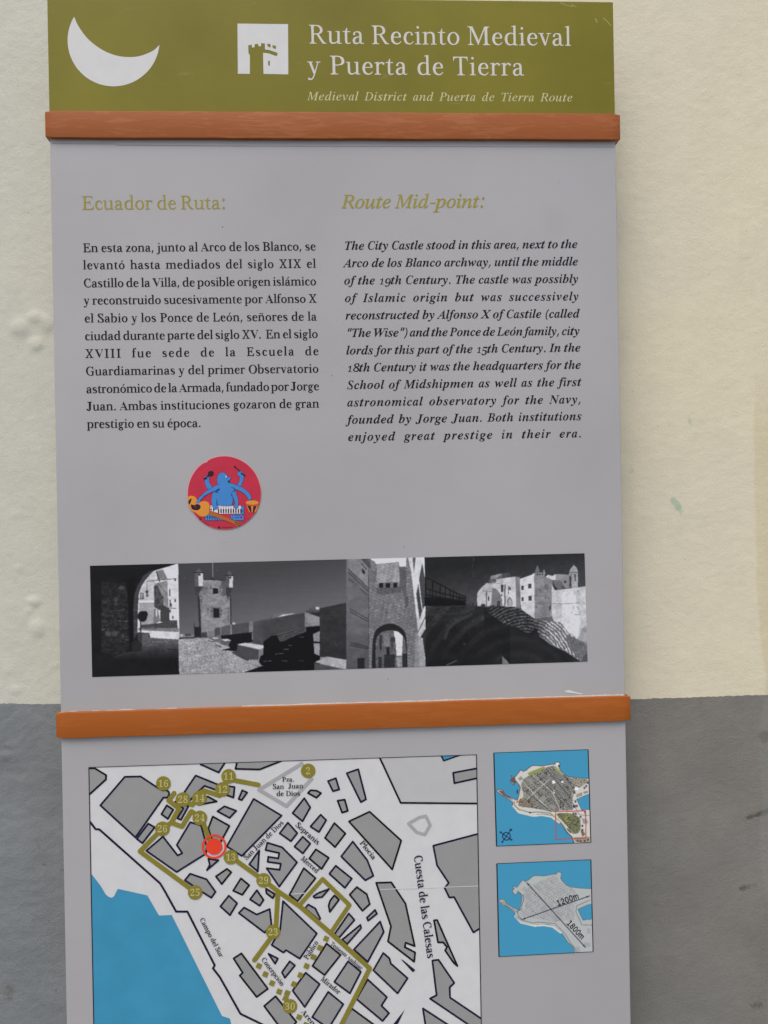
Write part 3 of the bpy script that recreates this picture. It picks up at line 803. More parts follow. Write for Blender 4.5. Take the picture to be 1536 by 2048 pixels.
[66,53,559,[245,-10,-120,17,-65,45,-20,59,22,52,58,17,10,-56,35,-46,65,-18,61,14,45,50,17,96,-36,111,-100,37,-63,-6,-48,-12,-46,18,32,346,378,0,5,-182,-57,0,-8,34,-13,28,-33,10,-208,0,-16,-185,47,10,63,5,72,-6,62,-18,52,-30,39,-41,23,-54,8,-65,-24,-109,-62,-71,-84,-38]],
[66,54,559,[293,-10,-130,36,-87,112,-31,192,17,154,53,125,89,84,126,31,103,-16,56,-40,18,-54,-27,-55,-93,-23,-6,60,-19,49,-41,20,-37,-8,-31,-23,-26,-38,-20,-52,-14,-65,-7,-78,53,25,85,12,56,-6,49,-18,40,-31,30,-41,19,-51,6,-60,-7,-67,-19,-58,-33,-49,-45,-37,-57,-23],[296,56,60,39,23,126,-25,118,-67,38,-58,-16,-43,-32,4,-87,11,-70,17,-52,23,-35,26,-22]],
[66,55,559,[165,0,266,605,-263,0,-30,-6,-19,-17,-9,-28,-6,-50,-60,0,5,210,477,0,0,-49,-276,-665]],
[66,56,559,[273,-10,-137,26,-80,69,-26,97,40,105,107,74,-92,79,-32,102,22,88,73,68,137,26,65,-6,53,-16,41,-28,30,-36,18,-42,6,-47,-37,-95,-98,-67,128,-90,38,-108,-8,-58,-22,-49,-38,-40,-51,-29,-62,-17],[302,421,53,51,17,79,-11,55,-31,43,-51,17,-63,-32,-22,-80,28,-81],[278,47,81,35,31,90,-35,81,-111,68,-57,-56,-22,-87,31,-95]],
[66,57,559,[227,-10,-96,16,-52,43,-16,54,12,37,37,20,42,-76,78,-31,73,32,47,97,21,161,-57,-49,-85,-19,-54,6,-47,17,-40,30,-31,40,-18,52,-6,62,27,126,79,85,123,31,129,-35,88,-109,18,-55,11,-64,4,-73,-16,-155,-51,-127,-89,-85],[274,347,60,18,39,49,-4,77,-10,62,-15,46,-21,32,-25,19,-28,7,-67,-43,-23,-126,10,-79,32,-47]],
[66,46,268,[133,-14,-43,16,-18,52,18,52,43,15,44,-15,19,-52,-19,-52]],
[66,44,268,[41,-129,28,125,22,120,94,0,7,-11,-38,-116,-48,-118]],
[66,58,268,[133,414,-43,16,-18,52,18,53,43,15,44,-15,19,-53,-19,-52],[133,-14,-43,16,-18,52,18,52,43,15,44,-15,19,-52,-19,-52]],
[66,40,300,[187,-158,-112,199,-35,233,35,235,112,205,83,0,-106,-207,-35,-232,35,-228,105,-205]],
[66,41,300,[31,-158,104,205,36,228,-36,232,-105,207,83,0,111,-205,36,-235,-36,-233,-111,-199]],
[66,45,322,[40,229,0,78,242,0,0,-78]],
[73,65,690,[-126,0,4,19,43,7,41,22,38,35,30,35,54,62,76,90,72,86,86,101,99,117,113,133,20,0,-25,-621,19,-51,68,-16,-3,-19,-280,0,4,19,8,0,65,20,19,77,4,119,-231,0,-26,-12,-75,-89,-28,-36,-16,-27,-6,-18,16,-27,54,-7,-5,-19],[213,272,218,0,12,274]],
[73,66,653,[-50,0,5,20,5,0,68,19,35,69,124,465,9,52,-18,35,-57,12,5,20,255,0,127,-17,77,-50,26,-82,-19,-73,-56,-56,-94,-40,65,-36,40,-52,13,-70,-38,-115,-107,-75,-160,-26],[287,385,66,5,55,14,43,24,30,32,19,41,6,48,-14,60,-43,36,-70,13,-47,-4,-20,-13,-13,-30,-19,-68,-37,-142,10,-13],[228,31,66,6,54,17,43,29,32,39,18,48,7,56,-40,96,-119,31,-46,-3,-20,-19,-60,-223,-5,-22,-2,-20,17,-29]],
[73,67,701,[325,-15,-152,34,-100,97,-35,150,30,144,83,133,119,102,68,34,69,21,71,7,135,-26,28,-6,34,25,20,0,-41,-205,-21,0,1,16,0,15,-38,109,-108,39,-122,-33,-107,-91,-75,-132,-28,-158,6,-68,17,-56,30,-47,39,-34,48,-20,56,-7,86,14,80,42,76,69,19,-17,-132,-114]],
[73,68,755,[-53,0,6,20,5,0,68,18,36,70,125,465,9,51,-18,35,-58,13,6,20,265,0,172,-35,111,-99,39,-153,-33,-154,-95,-130,-147,-89,-190,-32],[253,33,149,32,107,89,66,127,22,147,-7,69,-18,57,-31,46,-43,32,-54,20,-66,7,-48,-6,-25,-23,-18,-54,-119,-443,-12,-60,23,-31,30,-7]],
[73,69,676,[-50,0,5,20,4,0,68,17,35,72,125,464,9,51,-18,35,-57,13,5,20,529,0,-29,-150,-17,0,0,4,-11,70,-43,33,-95,9,-85,0,-45,-5,-23,-19,-15,-44,-55,-203,84,0,109,23,48,75,19,0,-70,-245,-18,0,3,39,-8,48,-28,21,-58,5,-89,0,-62,-229,-8,-32,-3,-22,17,-28,55,-7,69,0,122,15,88,50,68,90,20,0,-72,-190]],
[73,70,604,[-46,0,6,20,4,0,50,7,31,26,22,56,125,464,9,51,-18,35,-58,13,6,20,496,0,-31,-164,-20,0,1,9,0,10,-28,86,-92,24,-79,0,-53,-9,-17,-25,-3,-11,-6,-22,-9,-34,-12,-46,-14,-57,-18,-69,56,0,82,8,51,31,36,61,20,0,-66,-251,-21,0,3,24,1,26,-18,53,-74,14,-79,0,-64,-247,-4,-20,-2,-17,19,-37,66,-11,-2,-18]],
[73,71,806,[365,-15,-172,35,-113,99,-40,150,30,145,82,132,118,101,68,33,72,20,77,7,129,-24,49,-19,27,-6,32,9,25,32,17,0,-46,-212,-17,0,-12,55,-22,46,-31,37,-41,27,-48,16,-56,6,-60,-7,-56,-20,-52,-32,-121,-160,-46,-197,6,-71,20,-60,33,-48,44,-35,54,-21,64,-7,96,22,52,57,36,140,4,22,3,19,-20,33,-71,10,5,19,287,0,-5,-19,-57,-10,-29,-29,-10,-26,-10,-37,-40,-165,-82,-37,-84,-23]],
[73,72,775,[-50,0,5,20,4,0,50,7,31,26,22,55,125,465,9,51,-18,35,-57,13,5,20,276,0,-5,-20,-4,0,-67,-18,-37,-74,-42,-155,-4,-22,8,-14,25,-3,256,0,24,4,11,18,44,165,9,51,-18,35,-58,13,6,20,275,0,-5,-20,-8,0,-64,-19,-35,-69,-124,-465,-7,-30,-3,-22,18,-35,58,-12,-5,-20,-276,0,5,20,4,0,51,7,31,26,21,55,56,208,1,7,1,8,-8,14,-25,3,-255,0,-24,-4,-11,-17,-56,-208,-7,-30,-3,-22,18,-35,58,-12,-5,-20]],
[73,73,365,[-46,0,6,20,4,0,50,7,31,26,22,55,125,465,9,51,-18,35,-58,13,6,20,279,0,-5,-20,-8,0,-64,-19,-35,-69,-125,-465,-9,-52,17,-35,58,-12,-5,-20]],
[73,74,382,[33,-15,-80,25,-29,63,15,40,37,16,35,-14,15,-33,-2,-12,-3,-11,-4,-20,24,-25,35,25,11,31,14,44,119,451,12,61,-21,34,-68,10,7,22,286,0,-6,-20,-67,-15,-33,-65,-103,-392,-21,-67,-25,-53,-30,-42,-34,-29,-39,-18]],
[73,75,676,[-50,0,5,20,4,0,50,7,31,26,22,55,125,465,9,51,-18,35,-57,13,5,20,274,0,-6,-20,-8,0,-60,-15,-34,-68,-52,-194,-2,-7,-1,-7,7,-9,12,5,245,197,31,29,19,24,7,19,-6,14,-18,9,-29,3,-6,0,5,20,242,0,-7,-19,-5,0,-92,-38,-141,-108,-169,-134,197,-290,57,-64,66,-20,-5,-19,-296,0,6,19,7,0,48,8,16,28,-8,27,-21,36,-149,221,-13,8,-14,-13,-59,-223,-8,-42,19,-39,66,-10,-5,-20]],
[73,76,668,[-36,0,5,20,4,0,68,18,36,70,124,465,7,30,3,21,-18,35,-58,13,5,20,275,0,-7,-19,-66,-19,-36,-69,-120,-448,-11,-42,-3,-19,16,-33,57,-8,71,0,127,13,83,49,68,99,19,0,-65,-196]],
[73,77,877,[-54,0,6,20,53,7,32,26,22,55,131,465,9,51,-18,35,-58,13,6,20,187,0,72,-531,351,531,189,0,-6,-20,-8,0,-64,-19,-34,-69,-124,-465,-7,-30,-3,-22,18,-35,58,-12,-5,-20,-274,0,5,17,51,10,32,30,24,66,124,461,-389,-584,-14,0,-78,585,-120,-432,-15,-82,17,-40,59,-12,-5,-19]],
[73,78,745,[503,-16,-274,571,-117,-430,-9,-36,-2,-25,18,-34,62,-10,-5,-20,-226,0,5,20,70,17,37,71,131,477,3,11,1,12,-19,43,-50,21,-7,0,5,20,145,0,255,-531,110,406,8,36,3,25,-19,34,-62,10,5,20,227,0,-6,-20,-51,-7,-33,-26,-23,-55,-163,-600]],
[73,79,769,[298,-15,-142,31,-92,88,-32,137,25,135,68,127,100,105,121,72,129,27,140,-32,89,-90,32,-135,-18,-113,-50,-111,-73,-100,-89,-78,-65,-35,-69,-21],[299,15,99,28,89,76,71,109,48,130,17,135,-5,55,-12,46,-21,36,-29,26,-36,15,-43,6,-107,-32,-99,-88,-77,-131,-37,-112,-12,-110,4,-56,14,-47,22,-37,31,-27,38,-17]],
[73,80,600,[-50,0,5,20,5,0,67,17,35,71,125,465,9,51,-18,36,-57,12,5,20,272,0,116,-18,70,-51,24,-86,-35,-107,-97,-73,-147,-26,-92,0,-18,-12,-59,-223,-3,-14,-1,-14,21,-38,69,-10,-6,-20],[287,361,63,5,52,16,40,27,29,36,18,44,6,53,-32,91,-100,29,-43,-11,-24,-48,-57,-211,-2,-16,8,-12]],
[73,81,769,[438,-193,-68,7,-81,19,-76,20,-52,6,-119,-46,-12,17,184,165,-54,20,-45,29,-36,37,-26,46,-16,53,-5,61,25,139,70,128,100,103,117,70,122,26,139,-31,92,-88,33,-133,-7,-72,-19,-70,-33,-70,-162,-179,-72,-42,-75,-26,-79,-8,-39,-9,-56,-48,25,2,26,0,66,-7,83,-21,54,-15,41,-10,30,-3,50,10,51,28,54,47,16,-14,-118,-108],[297,16,52,7,50,21,48,36,45,48,40,60,36,72,50,229,-5,56,-13,46,-21,36,-30,26,-37,16,-44,6,-108,-32,-95,-87,-74,-130,-47,-225,4,-55,14,-46,22,-36,31,-27,37,-16]],
[73,82,671,[-50,0,5,20,5,0,68,19,35,69,124,465,9,52,-18,35,-57,12,5,20,293,0,64,-5,53,-13,41,-22,29,-30,18,-37,6,-43,-22,-85,-67,-64,-110,-43,92,-223,44,-81,57,-26,4,0,-6,-20,-155,0,-138,340,-22,0,-45,1,-35,3,-57,-212,-12,-64,17,-39,55,-10,11,0,-6,-19],[301,372,64,5,53,15,42,25,31,34,19,41,6,49,-16,65,-47,39,-79,14,-40,-5,-24,-18,-16,-43,-59,-217,31,-3]],
[73,83,549,[228,-14,-142,29,-13,4,-11,1,-40,-32,-18,0,34,229,19,1,6,-60,15,-50,24,-40,32,-29,38,-17,45,-6,68,18,48,50,18,72,-12,51,-31,52,-35,41,-44,45,-77,97,-21,84,25,93,70,64,104,24,46,-3,42,-10,32,-11,16,-3,38,24,19,0,-32,-203,-16,0,-35,130,-95,44,-84,-31,-31,-84,19,-62,50,-65,45,-48,48,-51,31,-44,19,-49,6,-53,-29,-104,-78,-72]],
[73,84,625,[74,0,4,20,8,0,58,8,36,33,27,72,133,488,3,18,-27,17,-27,0,-102,-13,-62,-42,-37,-77,-22,2,44,166,576,0,-32,-171,-19,0,1,16,0,16,-25,79,-96,24,-41,0,-20,-6,-10,-20,-135,-492,-14,-74,20,-35,68,-9,11,0,-6,-20]],
[73,85,731,[298,-15,-63,6,-54,16,-45,28,-33,37,-19,44,-7,52,18,102,82,307,9,48,-19,36,-66,12,5,19,292,0,-4,-19,-10,0,-71,-24,-38,-81,-74,-281,-13,-53,-8,-41,-3,-30,38,-95,106,-34,102,22,71,62,18,35,19,50,20,67,69,258,15,85,-17,47,-63,13,4,19,233,0,-3,-19,-14,0,-34,-6,-26,-15,-19,-26,-14,-36,-17,-59,-76,-288,-63,-151,-93,-82]],
[73,86,650,[119,-15,24,603,-16,65,-61,19,-10,0,4,20,277,0,-5,-18,-8,0,-65,-20,-18,-78,-19,-434,350,416,27,36,17,27,6,19,-17,26,-53,6,4,20,213,0,-7,-20,-2,0,-56,-26,-69,-74,-494,-587]],
[73,87,881,[123,-15,24,602,-18,67,-69,20,3,18,278,0,-5,-18,-8,0,-65,-20,-18,-78,-17,-404,250,356,3,61,-16,64,-60,20,-7,0,4,19,265,0,-6,-19,-51,-8,-24,-32,-9,-70,-16,-384,250,375,37,88,-8,15,-23,11,-40,5,7,19,208,0,-4,-19,-3,0,-56,-27,-63,-78,-391,-583,-19,0,20,477,-334,-477]],
[73,88,683,[-93,0,6,17,44,11,45,26,48,41,247,247,-69,210,-31,75,-37,34,-63,12,-7,0,6,19,305,0,-5,-20,-17,0,-35,-5,-21,-13,-7,-21,12,-56,56,-162,159,154,28,30,17,25,6,20,-7,16,-20,9,-33,4,-12,0,6,19,240,0,-7,-19,-2,0,-64,-24,-77,-66,-221,-210,77,-239,30,-74,34,-31,61,-10,8,0,-5,-19,-312,0,4,19,18,0,52,8,19,32,-3,25,-7,28,-62,185,-164,-163,-28,-32,-17,-27,-6,-23,9,-19,27,-12,45,-5,-6,-16]],
[73,89,613,[71,0,7,18,63,9,34,24,19,47,54,201,-91,246,-36,77,-42,39,-59,11,5,20,300,0,-7,-20,-62,-10,-18,-32,3,-21,7,-24,86,-235,161,183,50,62,17,41,-20,27,-26,6,-36,3,5,20,238,0,-6,-22,-58,-25,-75,-75,-234,-265,-56,-207,-5,-19,-2,-19,22,-34,75,-8,-6,-18]],
[73,90,683,[-17,0,0,15,543,639,-187,0,-103,-13,-69,-41,-47,-76,-19,0,53,168,522,0,0,-11,-546,-641,176,0,109,4,67,17,49,34,61,95,20,0,-61,-190]],
[73,97,509,[74,-12,-62,27,-22,81,37,165,107,147,46,35,46,21,47,7,36,-6,24,-18,13,-30,13,43,76,0,-91,-326,-14,-68,17,-14,17,7,25,23,31,37,14,-12,-53,-66,-47,-40,-43,-13,-23,5,-14,15,-4,26,4,29,11,47,19,65,-107,-141],[122,49,50,22,54,58,50,81,36,89,14,84,-6,34,-17,21,-28,7,-91,-50,-74,-134,-23,-80,-8,-72,5,-33,14,-20]],
[73,98,507,[122,-12,-95,20,-34,46,4,21,134,526,6,30,1,19,-11,22,-36,6,-16,0,5,18,59,6,44,11,49,12,10,-10,-89,-342,51,54,55,33,59,11,99,-40,38,-107,-27,-120,-74,-108,-107,-79],[141,14,109,45,84,118,33,137,-25,79,-65,29,-89,-44,-65,-130,-42,-149,-7,-42,7,-24,23,-14]],
[73,99,444,[148,-12,-43,5,-37,15,-30,26,-39,128,19,98,53,93,81,73,145,45,73,-22,27,-52,-14,-42,-36,-15,-24,4,-14,14,-5,22,4,18,11,18,5,7,4,8,-34,14,-101,-42,-76,-111,-29,-132,25,-92,69,-34,51,10,52,29,54,49,16,-17,-69,-65,-68,-39]],
[73,100,528,[91,-12,-77,32,-27,89,21,104,57,110,83,92,69,42,69,14,35,-4,25,-11,15,-19,45,182,3,15,1,15,-11,22,-37,6,-15,0,5,19,103,17,49,12,9,-10,-1,-10,-2,-8,-152,-577,-7,-31,-3,-23,24,-21,21,8,28,25,35,42,16,-13,-81,-90,-68,-29,-29,6,-17,17,-5,29,3,31,9,43,16,53,-102,-135],[135,41,54,23,57,63,50,85,35,91,14,83,-14,45,-36,16,-99,-48,-84,-134,-36,-149,16,-55]],
[73,101,428,[132,-10,-101,41,-37,116,19,99,55,97,82,79,141,49,69,-20,24,-55,-8,-41,-25,-38,-41,-35,-57,-31,-73,-23,-89,-16,-6,-37,-1,-29,10,-60,31,-36,52,-12,48,9,51,28,53,46,15,-15,-99,-88],[95,235,62,13,52,20,41,28,30,33,18,36,6,39,-4,22,-12,13,-20,5,-65,-27,-62,-75]],
[73,102,296,[-72,-228,-46,16,-18,39,4,25,13,14,20,5,33,-32,-3,-16,-4,-12,11,-11,47,39,18,51,17,73,86,458,-96,0,8,32,94,0,12,54,19,64,25,54,32,43,38,31,40,19,43,7,64,-21,25,-51,-6,-25,-16,-15,-26,-5,-21,4,-12,13,-4,22,1,10,3,9,4,12,-8,14,-19,6,-35,-15,-29,-42,-21,-70,-25,-118,117,0,-5,-32,-118,0,-40,-198,-50,-212,-51,-138,-36,-56,-40,-34]],
[73,103,426,[94,-228,-125,33,-46,84,14,54,44,49,72,44,-44,49,23,40,55,55,-40,29,-24,37,-8,44,28,91,76,67,107,26,81,-17,59,-17,65,0,0,-44,-69,0,7,-44,-28,-94,-75,-65,-102,-24,-42,3,-32,-43,8,-17,26,-16,43,-15,121,-53,44,-87,-30,-88,-83,-60],[166,192,58,25,43,66,17,88,-18,58,-47,21,-58,-26,-45,-66,-17,-87,7,-44,23,-26],[112,-197,83,12,50,36,17,60,-19,43,-47,32,-56,22,-62,19,-51,-37,-31,-41,-10,-44,14,-57,42,-34]],
[73,104,599,[453,-10,-67,27,-24,73,4,57,15,78,23,104,11,53,4,40,-5,33,-16,19,-25,7,-38,-9,-39,-25,-38,-42,-74,-149,-54,-256,-93,0,130,618,9,53,-8,26,-23,15,-39,6,-8,0,9,42,184,0,-39,-184,-19,-83,-21,-83,11,0,57,75,62,45,66,15,59,-13,36,-37,12,-61,-5,-44,-13,-66,-26,-118,-10,-56,-3,-49,4,-27,11,-16,20,-5,64,23,18,-29,-42,-32,-41,-19]],
[73,105,264,[182,586,-36,15,-15,36,15,36,36,16,36,-16,16,-36,-15,-37],[49,-12,-27,6,-17,18,-5,31,5,36,12,49,65,231,4,18,3,16,-15,27,-48,8,4,17,66,9,47,8,41,9,11,-12,-1,-9,-3,-9,-97,-324,-8,-40,21,-29,23,9,28,25,35,43,15,-15,-56,-68,-53,-40]],
[73,106,259,[185,586,-36,15,-15,36,15,36,36,16,36,-16,16,-36,-15,-37],[-75,-228,-49,19,-20,44,4,23,12,14,20,4,34,-36,-1,-14,-1,-14,14,-13,14,8,15,23,16,39,25,93,29,138,54,270,1,11,1,11,-11,28,-54,8,4,18,58,8,43,8,43,9,11,-16,-78,-370,-36,-137,-42,-98,-31,-43,-35,-26]],
[73,107,505,[324,-11,-45,25,-40,80,-60,145,-63,-47,-55,-192,-81,0,173,617,5,30,-12,25,-40,6,-14,0,6,19,64,9,46,10,28,7,15,2,10,-11,-5,-21,-131,-459,165,123,29,24,17,20,6,16,-48,21,8,17,200,0,-5,-18,-3,0,-38,-7,-43,-19,-47,-31,-122,-93,75,-179,21,-39,29,-16,23,7,26,22,30,36,15,-16,-74,-85]],
[73,108,257,[47,-11,-37,13,-13,37,6,41,17,68,126,466,5,30,-14,31,-50,8,2,18,65,8,46,8,43,8,12,-9,-5,-23,-157,-568,-10,-51,18,-23,21,8,27,24,33,39,16,-15,-83,-89]],
[73,109,819,[610,-11,-28,6,-17,19,-5,32,12,70,59,209,10,54,-29,30,-59,-26,-70,-71,-67,-108,-43,-97,-33,-107,-79,0,89,302,15,81,-27,26,-46,-18,-61,-49,-62,-76,-41,-75,-34,-87,-34,-104,-79,0,93,315,12,47,5,30,-16,27,-50,9,4,18,111,15,29,7,14,3,11,-12,-2,-9,-2,-9,-55,-177,95,114,86,69,76,23,33,-7,20,-19,7,-32,-3,-32,-10,-46,-15,-60,87,109,81,65,76,22,33,-7,20,-20,7,-33,-4,-34,-11,-45,-64,-234,-3,-12,-1,-11,18,-22,35,19,20,24,25,34,14,-16,-49,-69,-49,-41]],
[73,110,542,[331,-13,-37,14,-13,40,4,31,14,56,22,81,22,81,13,57,5,31,-26,31,-45,-17,-53,-46,-54,-64,-45,-71,-25,-55,-25,-70,-25,-86,-81,0,97,329,13,62,-13,26,-45,7,-8,0,3,18,71,9,49,10,45,10,4,-4,0,-9,-60,-194,49,63,48,52,45,39,42,28,37,17,33,6,32,-6,19,-19,7,-30,-4,-40,-10,-43,-58,-200,-10,-36,-3,-22,21,-23,21,9,26,29,31,47,16,-12,-49,-76,-49,-45]],
[73,111,522,[157,-12,-119,44,-24,34,-15,39,-5,47,26,113,71,103,99,75,110,28,48,-5,40,-15,34,-25,25,-33,15,-40,5,-46,-22,-102,-58,-96,-84,-75],[168,17,79,30,67,80,47,104,18,106,-10,60,-28,36,-47,12,-97,-47,-81,-125,-33,-149,22,-80]],
[73,112,507,[-143,-222,5,18,66,17,29,58,124,479,5,21,3,19,-12,28,-53,7,5,18,64,8,46,9,45,10,10,-8,-3,-17,-24,-73,54,55,57,33,59,11,88,-36,33,-99,-26,-121,-70,-113,-98,-82,-114,-31,-76,19,-30,-129,-10,-48,19,-28,61,-8,-5,-17],[150,14,81,30,70,78,49,106,19,111,-19,64,-53,23,-95,-50,-66,-135,-37,-146,-4,-19,-2,-17,6,-25,19,-15]],
[73,113,505,[120,-224,4,19,54,7,28,20,21,56,76,279,-108,-125,-110,-41,-74,33,-26,93,23,112,61,107,85,84,136,50,42,-7,29,-19,17,-33,14,49,77,0,-156,-565,-10,-39,-3,-23,14,-30,52,-8,10,0,-2,-19],[134,44,85,40,92,132,45,153,-16,55,-45,20,-70,-26,-67,-69,-51,-91,-30,-136,15,-58]],
[73,114,333,[-19,0,87,311,15,75,-14,29,-50,8,3,19,66,11,46,9,42,9,9,-13,-52,-191,71,113,59,68,46,23,32,-14,12,-36,-16,-45,-39,-18,-30,11,-15,30,-60,-74,-52,-91,-44,-108,-36,-126]],
[73,115,370,[116,-12,-68,11,-39,10,-22,-15,-20,0,22,164,17,-1,29,-106,71,-36,58,24,23,63,-32,76,-31,40,-30,42,-26,47,-9,47,35,84,89,33,64,-10,41,-11,23,18,17,0,-20,-149,-17,0,-17,70,-32,42,-48,14,-42,-17,-17,-40,37,-78,31,-40,28,-40,26,-49,10,-49,-20,-73,-53,-52]],
[73,116,278,[49,-12,-27,6,-16,17,-5,28,2,26,7,27,88,329,-69,0,4,21,60,23,56,47,53,72,23,0,-38,-131,85,0,-8,-32,-85,0,-81,-305,-9,-49,18,-21,19,8,26,24,33,40,15,-17,-52,-63,-50,-37]],
[73,117,542,[68,-12,-46,18,-16,50,5,46,17,70,47,168,6,27,2,28,-14,26,-49,7,3,18,65,9,46,8,43,8,13,-7,-1,-11,-3,-13,-81,-281,-13,-50,-4,-29,30,-32,66,33,79,90,74,131,52,158,78,0,-87,-323,-13,-67,20,-22,23,9,27,25,32,43,14,-14,-50,-68,-50,-41,-52,-14,-28,6,-17,17,-5,29,15,81,31,107,-49,-74,-46,-60,-43,-47,-41,-33,-40,-19]],
[73,118,442,[91,-12,-16,266,-9,90,-13,51,-54,31,-8,0,4,19,47,8,36,9,24,6,16,2,14,-21,12,-64,8,-105,11,-193,80,87,62,79,29,45,18,34,6,24,-14,22,-23,24,-10,27,13,31,34,12,34,-17,14,-46,-19,-73,-56,-94,-94,-115,-125,-139]],
[73,119,664,[72,-12,-6,272,-5,88,-12,51,-49,31,-5,0,2,17,48,8,35,9,24,6,15,2,12,-24,9,-73,4,-120,2,-119,209,336,17,0,38,-367,71,85,74,101,24,67,-19,28,-20,41,12,32,31,12,33,-18,13,-46,-14,-61,-41,-78,-67,-94,-149,-186,-16,0,-37,341,-215,-341]],
[73,120,415,[230,-12,-42,17,-28,82,-20,93,-71,-100,-58,-67,-59,-22,-32,11,-12,32,12,30,28,12,25,-7,25,-8,46,35,89,124,-30,145,-21,46,-40,14,-25,-1,-21,-3,3,19,95,20,29,8,20,3,24,-29,28,-135,69,96,38,46,24,15,29,5,26,-5,16,-13,5,-22,-11,-29,-28,-11,-27,7,-12,5,-9,1,-22,-10,-14,-17,-31,-41,-46,-65,30,-139,9,-34,8,-24,26,-20,21,8,27,26,32,42,14,-16,-52,-69,-46,-41]],
[73,121,402,[-65,-228,-36,12,-14,30,12,29,31,11,27,-8,32,-8,16,7,22,19,26,33,67,93,-52,271,-13,60,-10,42,-27,48,-52,17,3,17,45,6,36,10,45,10,10,-10,11,-29,12,-48,23,-118,34,-181,74,121,41,71,18,40,7,30,-24,40,-16,12,-9,30,12,29,33,12,37,-17,15,-47,-7,-47,-21,-57,-33,-66,-49,-84,-63,-100,-70,-102,-71,-90,-66,-64]],
[73,122,396,[213,-12,-44,4,-57,13,-93,18,-59,-25,-5,-3,-6,-2,-12,11,15,24,329,360,-59,-6,-64,11,-53,10,-39,-11,-28,-37,-15,8,37,80,50,26,43,-4,56,-10,53,-11,34,-4,50,15,26,15,11,-11,-3,-9,-8,-11,-333,-365,58,7,74,-10,63,-10,32,7,26,23,20,37,16,-8,-33,-85,-35,-37]],
[88,65,625,[-101,0,0,25,82,46,500,616,28,0,-23,-555,0,-14,10,-50,31,-31,51,-12,0,-25,-313,0,0,25,70,32,18,72,2,80,-211,0,-71,-89,-24,-37,-8,-23,7,-17,22,-11,36,-7,0,-25],[177,250,180,0,11,238]],
[88,66,641,[-50,0,0,23,50,7,33,30,25,67,113,422,6,26,2,26,-17,33,-53,13,0,24,221,0,93,-4,73,-12,55,-19,36,-28,21,-37,8,-46,-21,-75,-62,-56,-103,-37,74,-35,44,-50,15,-64,-29,-102,-95,-77,-50,-16,-62,-10,-72,-3],[299,369,51,5,43,16,33,26,24,35,14,42,5,49,-11,53,-31,32,-51,11,-45,-34,-61,-233,16,-2],[247,33,46,6,40,17,33,29,25,38,15,46,5,53,-15,64,-44,39,-73,13,-17,0,-62,-227,-8,-45,6,-18,18,-11]],
[88,67,655,[301,-17,-146,32,-93,91,-32,139,24,145,70,133,105,103,63,35,66,21,69,7,146,-22,18,-4,15,-2,36,28,27,0,-43,-230,-29,2,-4,58,-12,48,-20,38,-27,27,-34,16,-40,6,-46,-7,-43,-19,-41,-31,-38,-45,-35,-56,-31,-69,-44,-215,5,-53,14,-44,24,-37,32,-26,38,-17,46,-5,76,14,69,42,62,71,28,-22,-78,-84,-91,-51]],
[88,68,720,[-50,0,0,23,50,7,33,30,25,67,113,422,8,48,-16,37,-54,13,0,24,267,0,138,-18,98,-52,59,-87,20,-122,-33,-155,-95,-131,-87,-62,-104,-34,-141,-10],[252,31,120,33,92,92,60,132,21,156,-18,109,-51,66,-86,22,-47,-13,-20,-42,-125,-470,-5,-24,-2,-19,13,-33]],
[88,69,656,[-50,0,0,23,50,7,33,30,25,67,113,422,6,27,2,21,-16,37,-54,13,0,24,534,0,-37,-188,-28,0,0,9,-5,48,-14,38,-24,27,-34,19,-44,11,-56,4,-41,-4,-20,-13,-12,-30,-58,-219,28,0,85,10,53,33,40,63,25,0,-71,-276,-22,0,1,19,0,20,-28,75,-92,22,-14,0,-14,-1,-62,-229,-6,-25,-3,-19,14,-24,53,-7,124,15,93,53,80,101,25,0,-58,-203]],
[88,70,611,[-50,0,0,23,50,7,33,30,25,67,113,422,6,26,2,26,-17,34,-53,12,0,24,526,0,-39,-190,-28,0,0,14,-5,45,-14,36,-23,28,-34,19,-45,11,-57,4,-42,-10,-19,-38,-59,-221,15,-1,14,0,106,26,61,82,25,0,-70,-275,-21,0,1,17,0,18,-13,64,-44,29,-84,8,-58,-215,-9,-52,16,-34,54,-13,0,-23]],
[88,71,743,[329,-17,-88,8,-73,25,-59,42,-43,56,-26,67,-9,80,25,143,73,127,114,98,102,44,110,16,65,-6,75,-17,28,-5,33,28,25,0,-43,-217,-28,0,-5,54,-14,45,-22,36,-30,25,-37,15,-43,6,-44,-7,-43,-19,-42,-32,-39,-44,-35,-56,-32,-68,-45,-212,5,-58,15,-48,26,-38,35,-28,43,-16,51,-6,74,21,36,68,27,105,9,51,-17,33,-57,9,0,24,281,0,0,-25,-8,0,-44,-22,-22,-62,-45,-177,-82,-35,-87,-21]],
[88,72,756,[-50,0,0,23,50,7,33,30,25,67,113,422,6,26,2,26,-17,34,-53,12,0,24,313,0,0,-24,-52,-8,-31,-30,-24,-65,-46,-169,239,0,47,174,8,52,-17,34,-54,12,0,24,314,0,0,-24,-50,-7,-32,-27,-24,-64,-114,-427,-9,-51,16,-35,54,-13,0,-23,-313,0,0,23,50,7,33,30,25,67,54,202,-239,0,-55,-207,-9,-52,8,-25,23,-15,39,-7,0,-23]],
[88,73,371,[-50,0,0,23,50,7,33,30,25,67,113,422,6,26,2,26,-8,24,-24,15,-39,7,0,24,314,0,0,-24,-54,-9,-30,-28,-24,-66,-113,-422,-9,-52,8,-25,23,-15,40,-7,0,-23]],
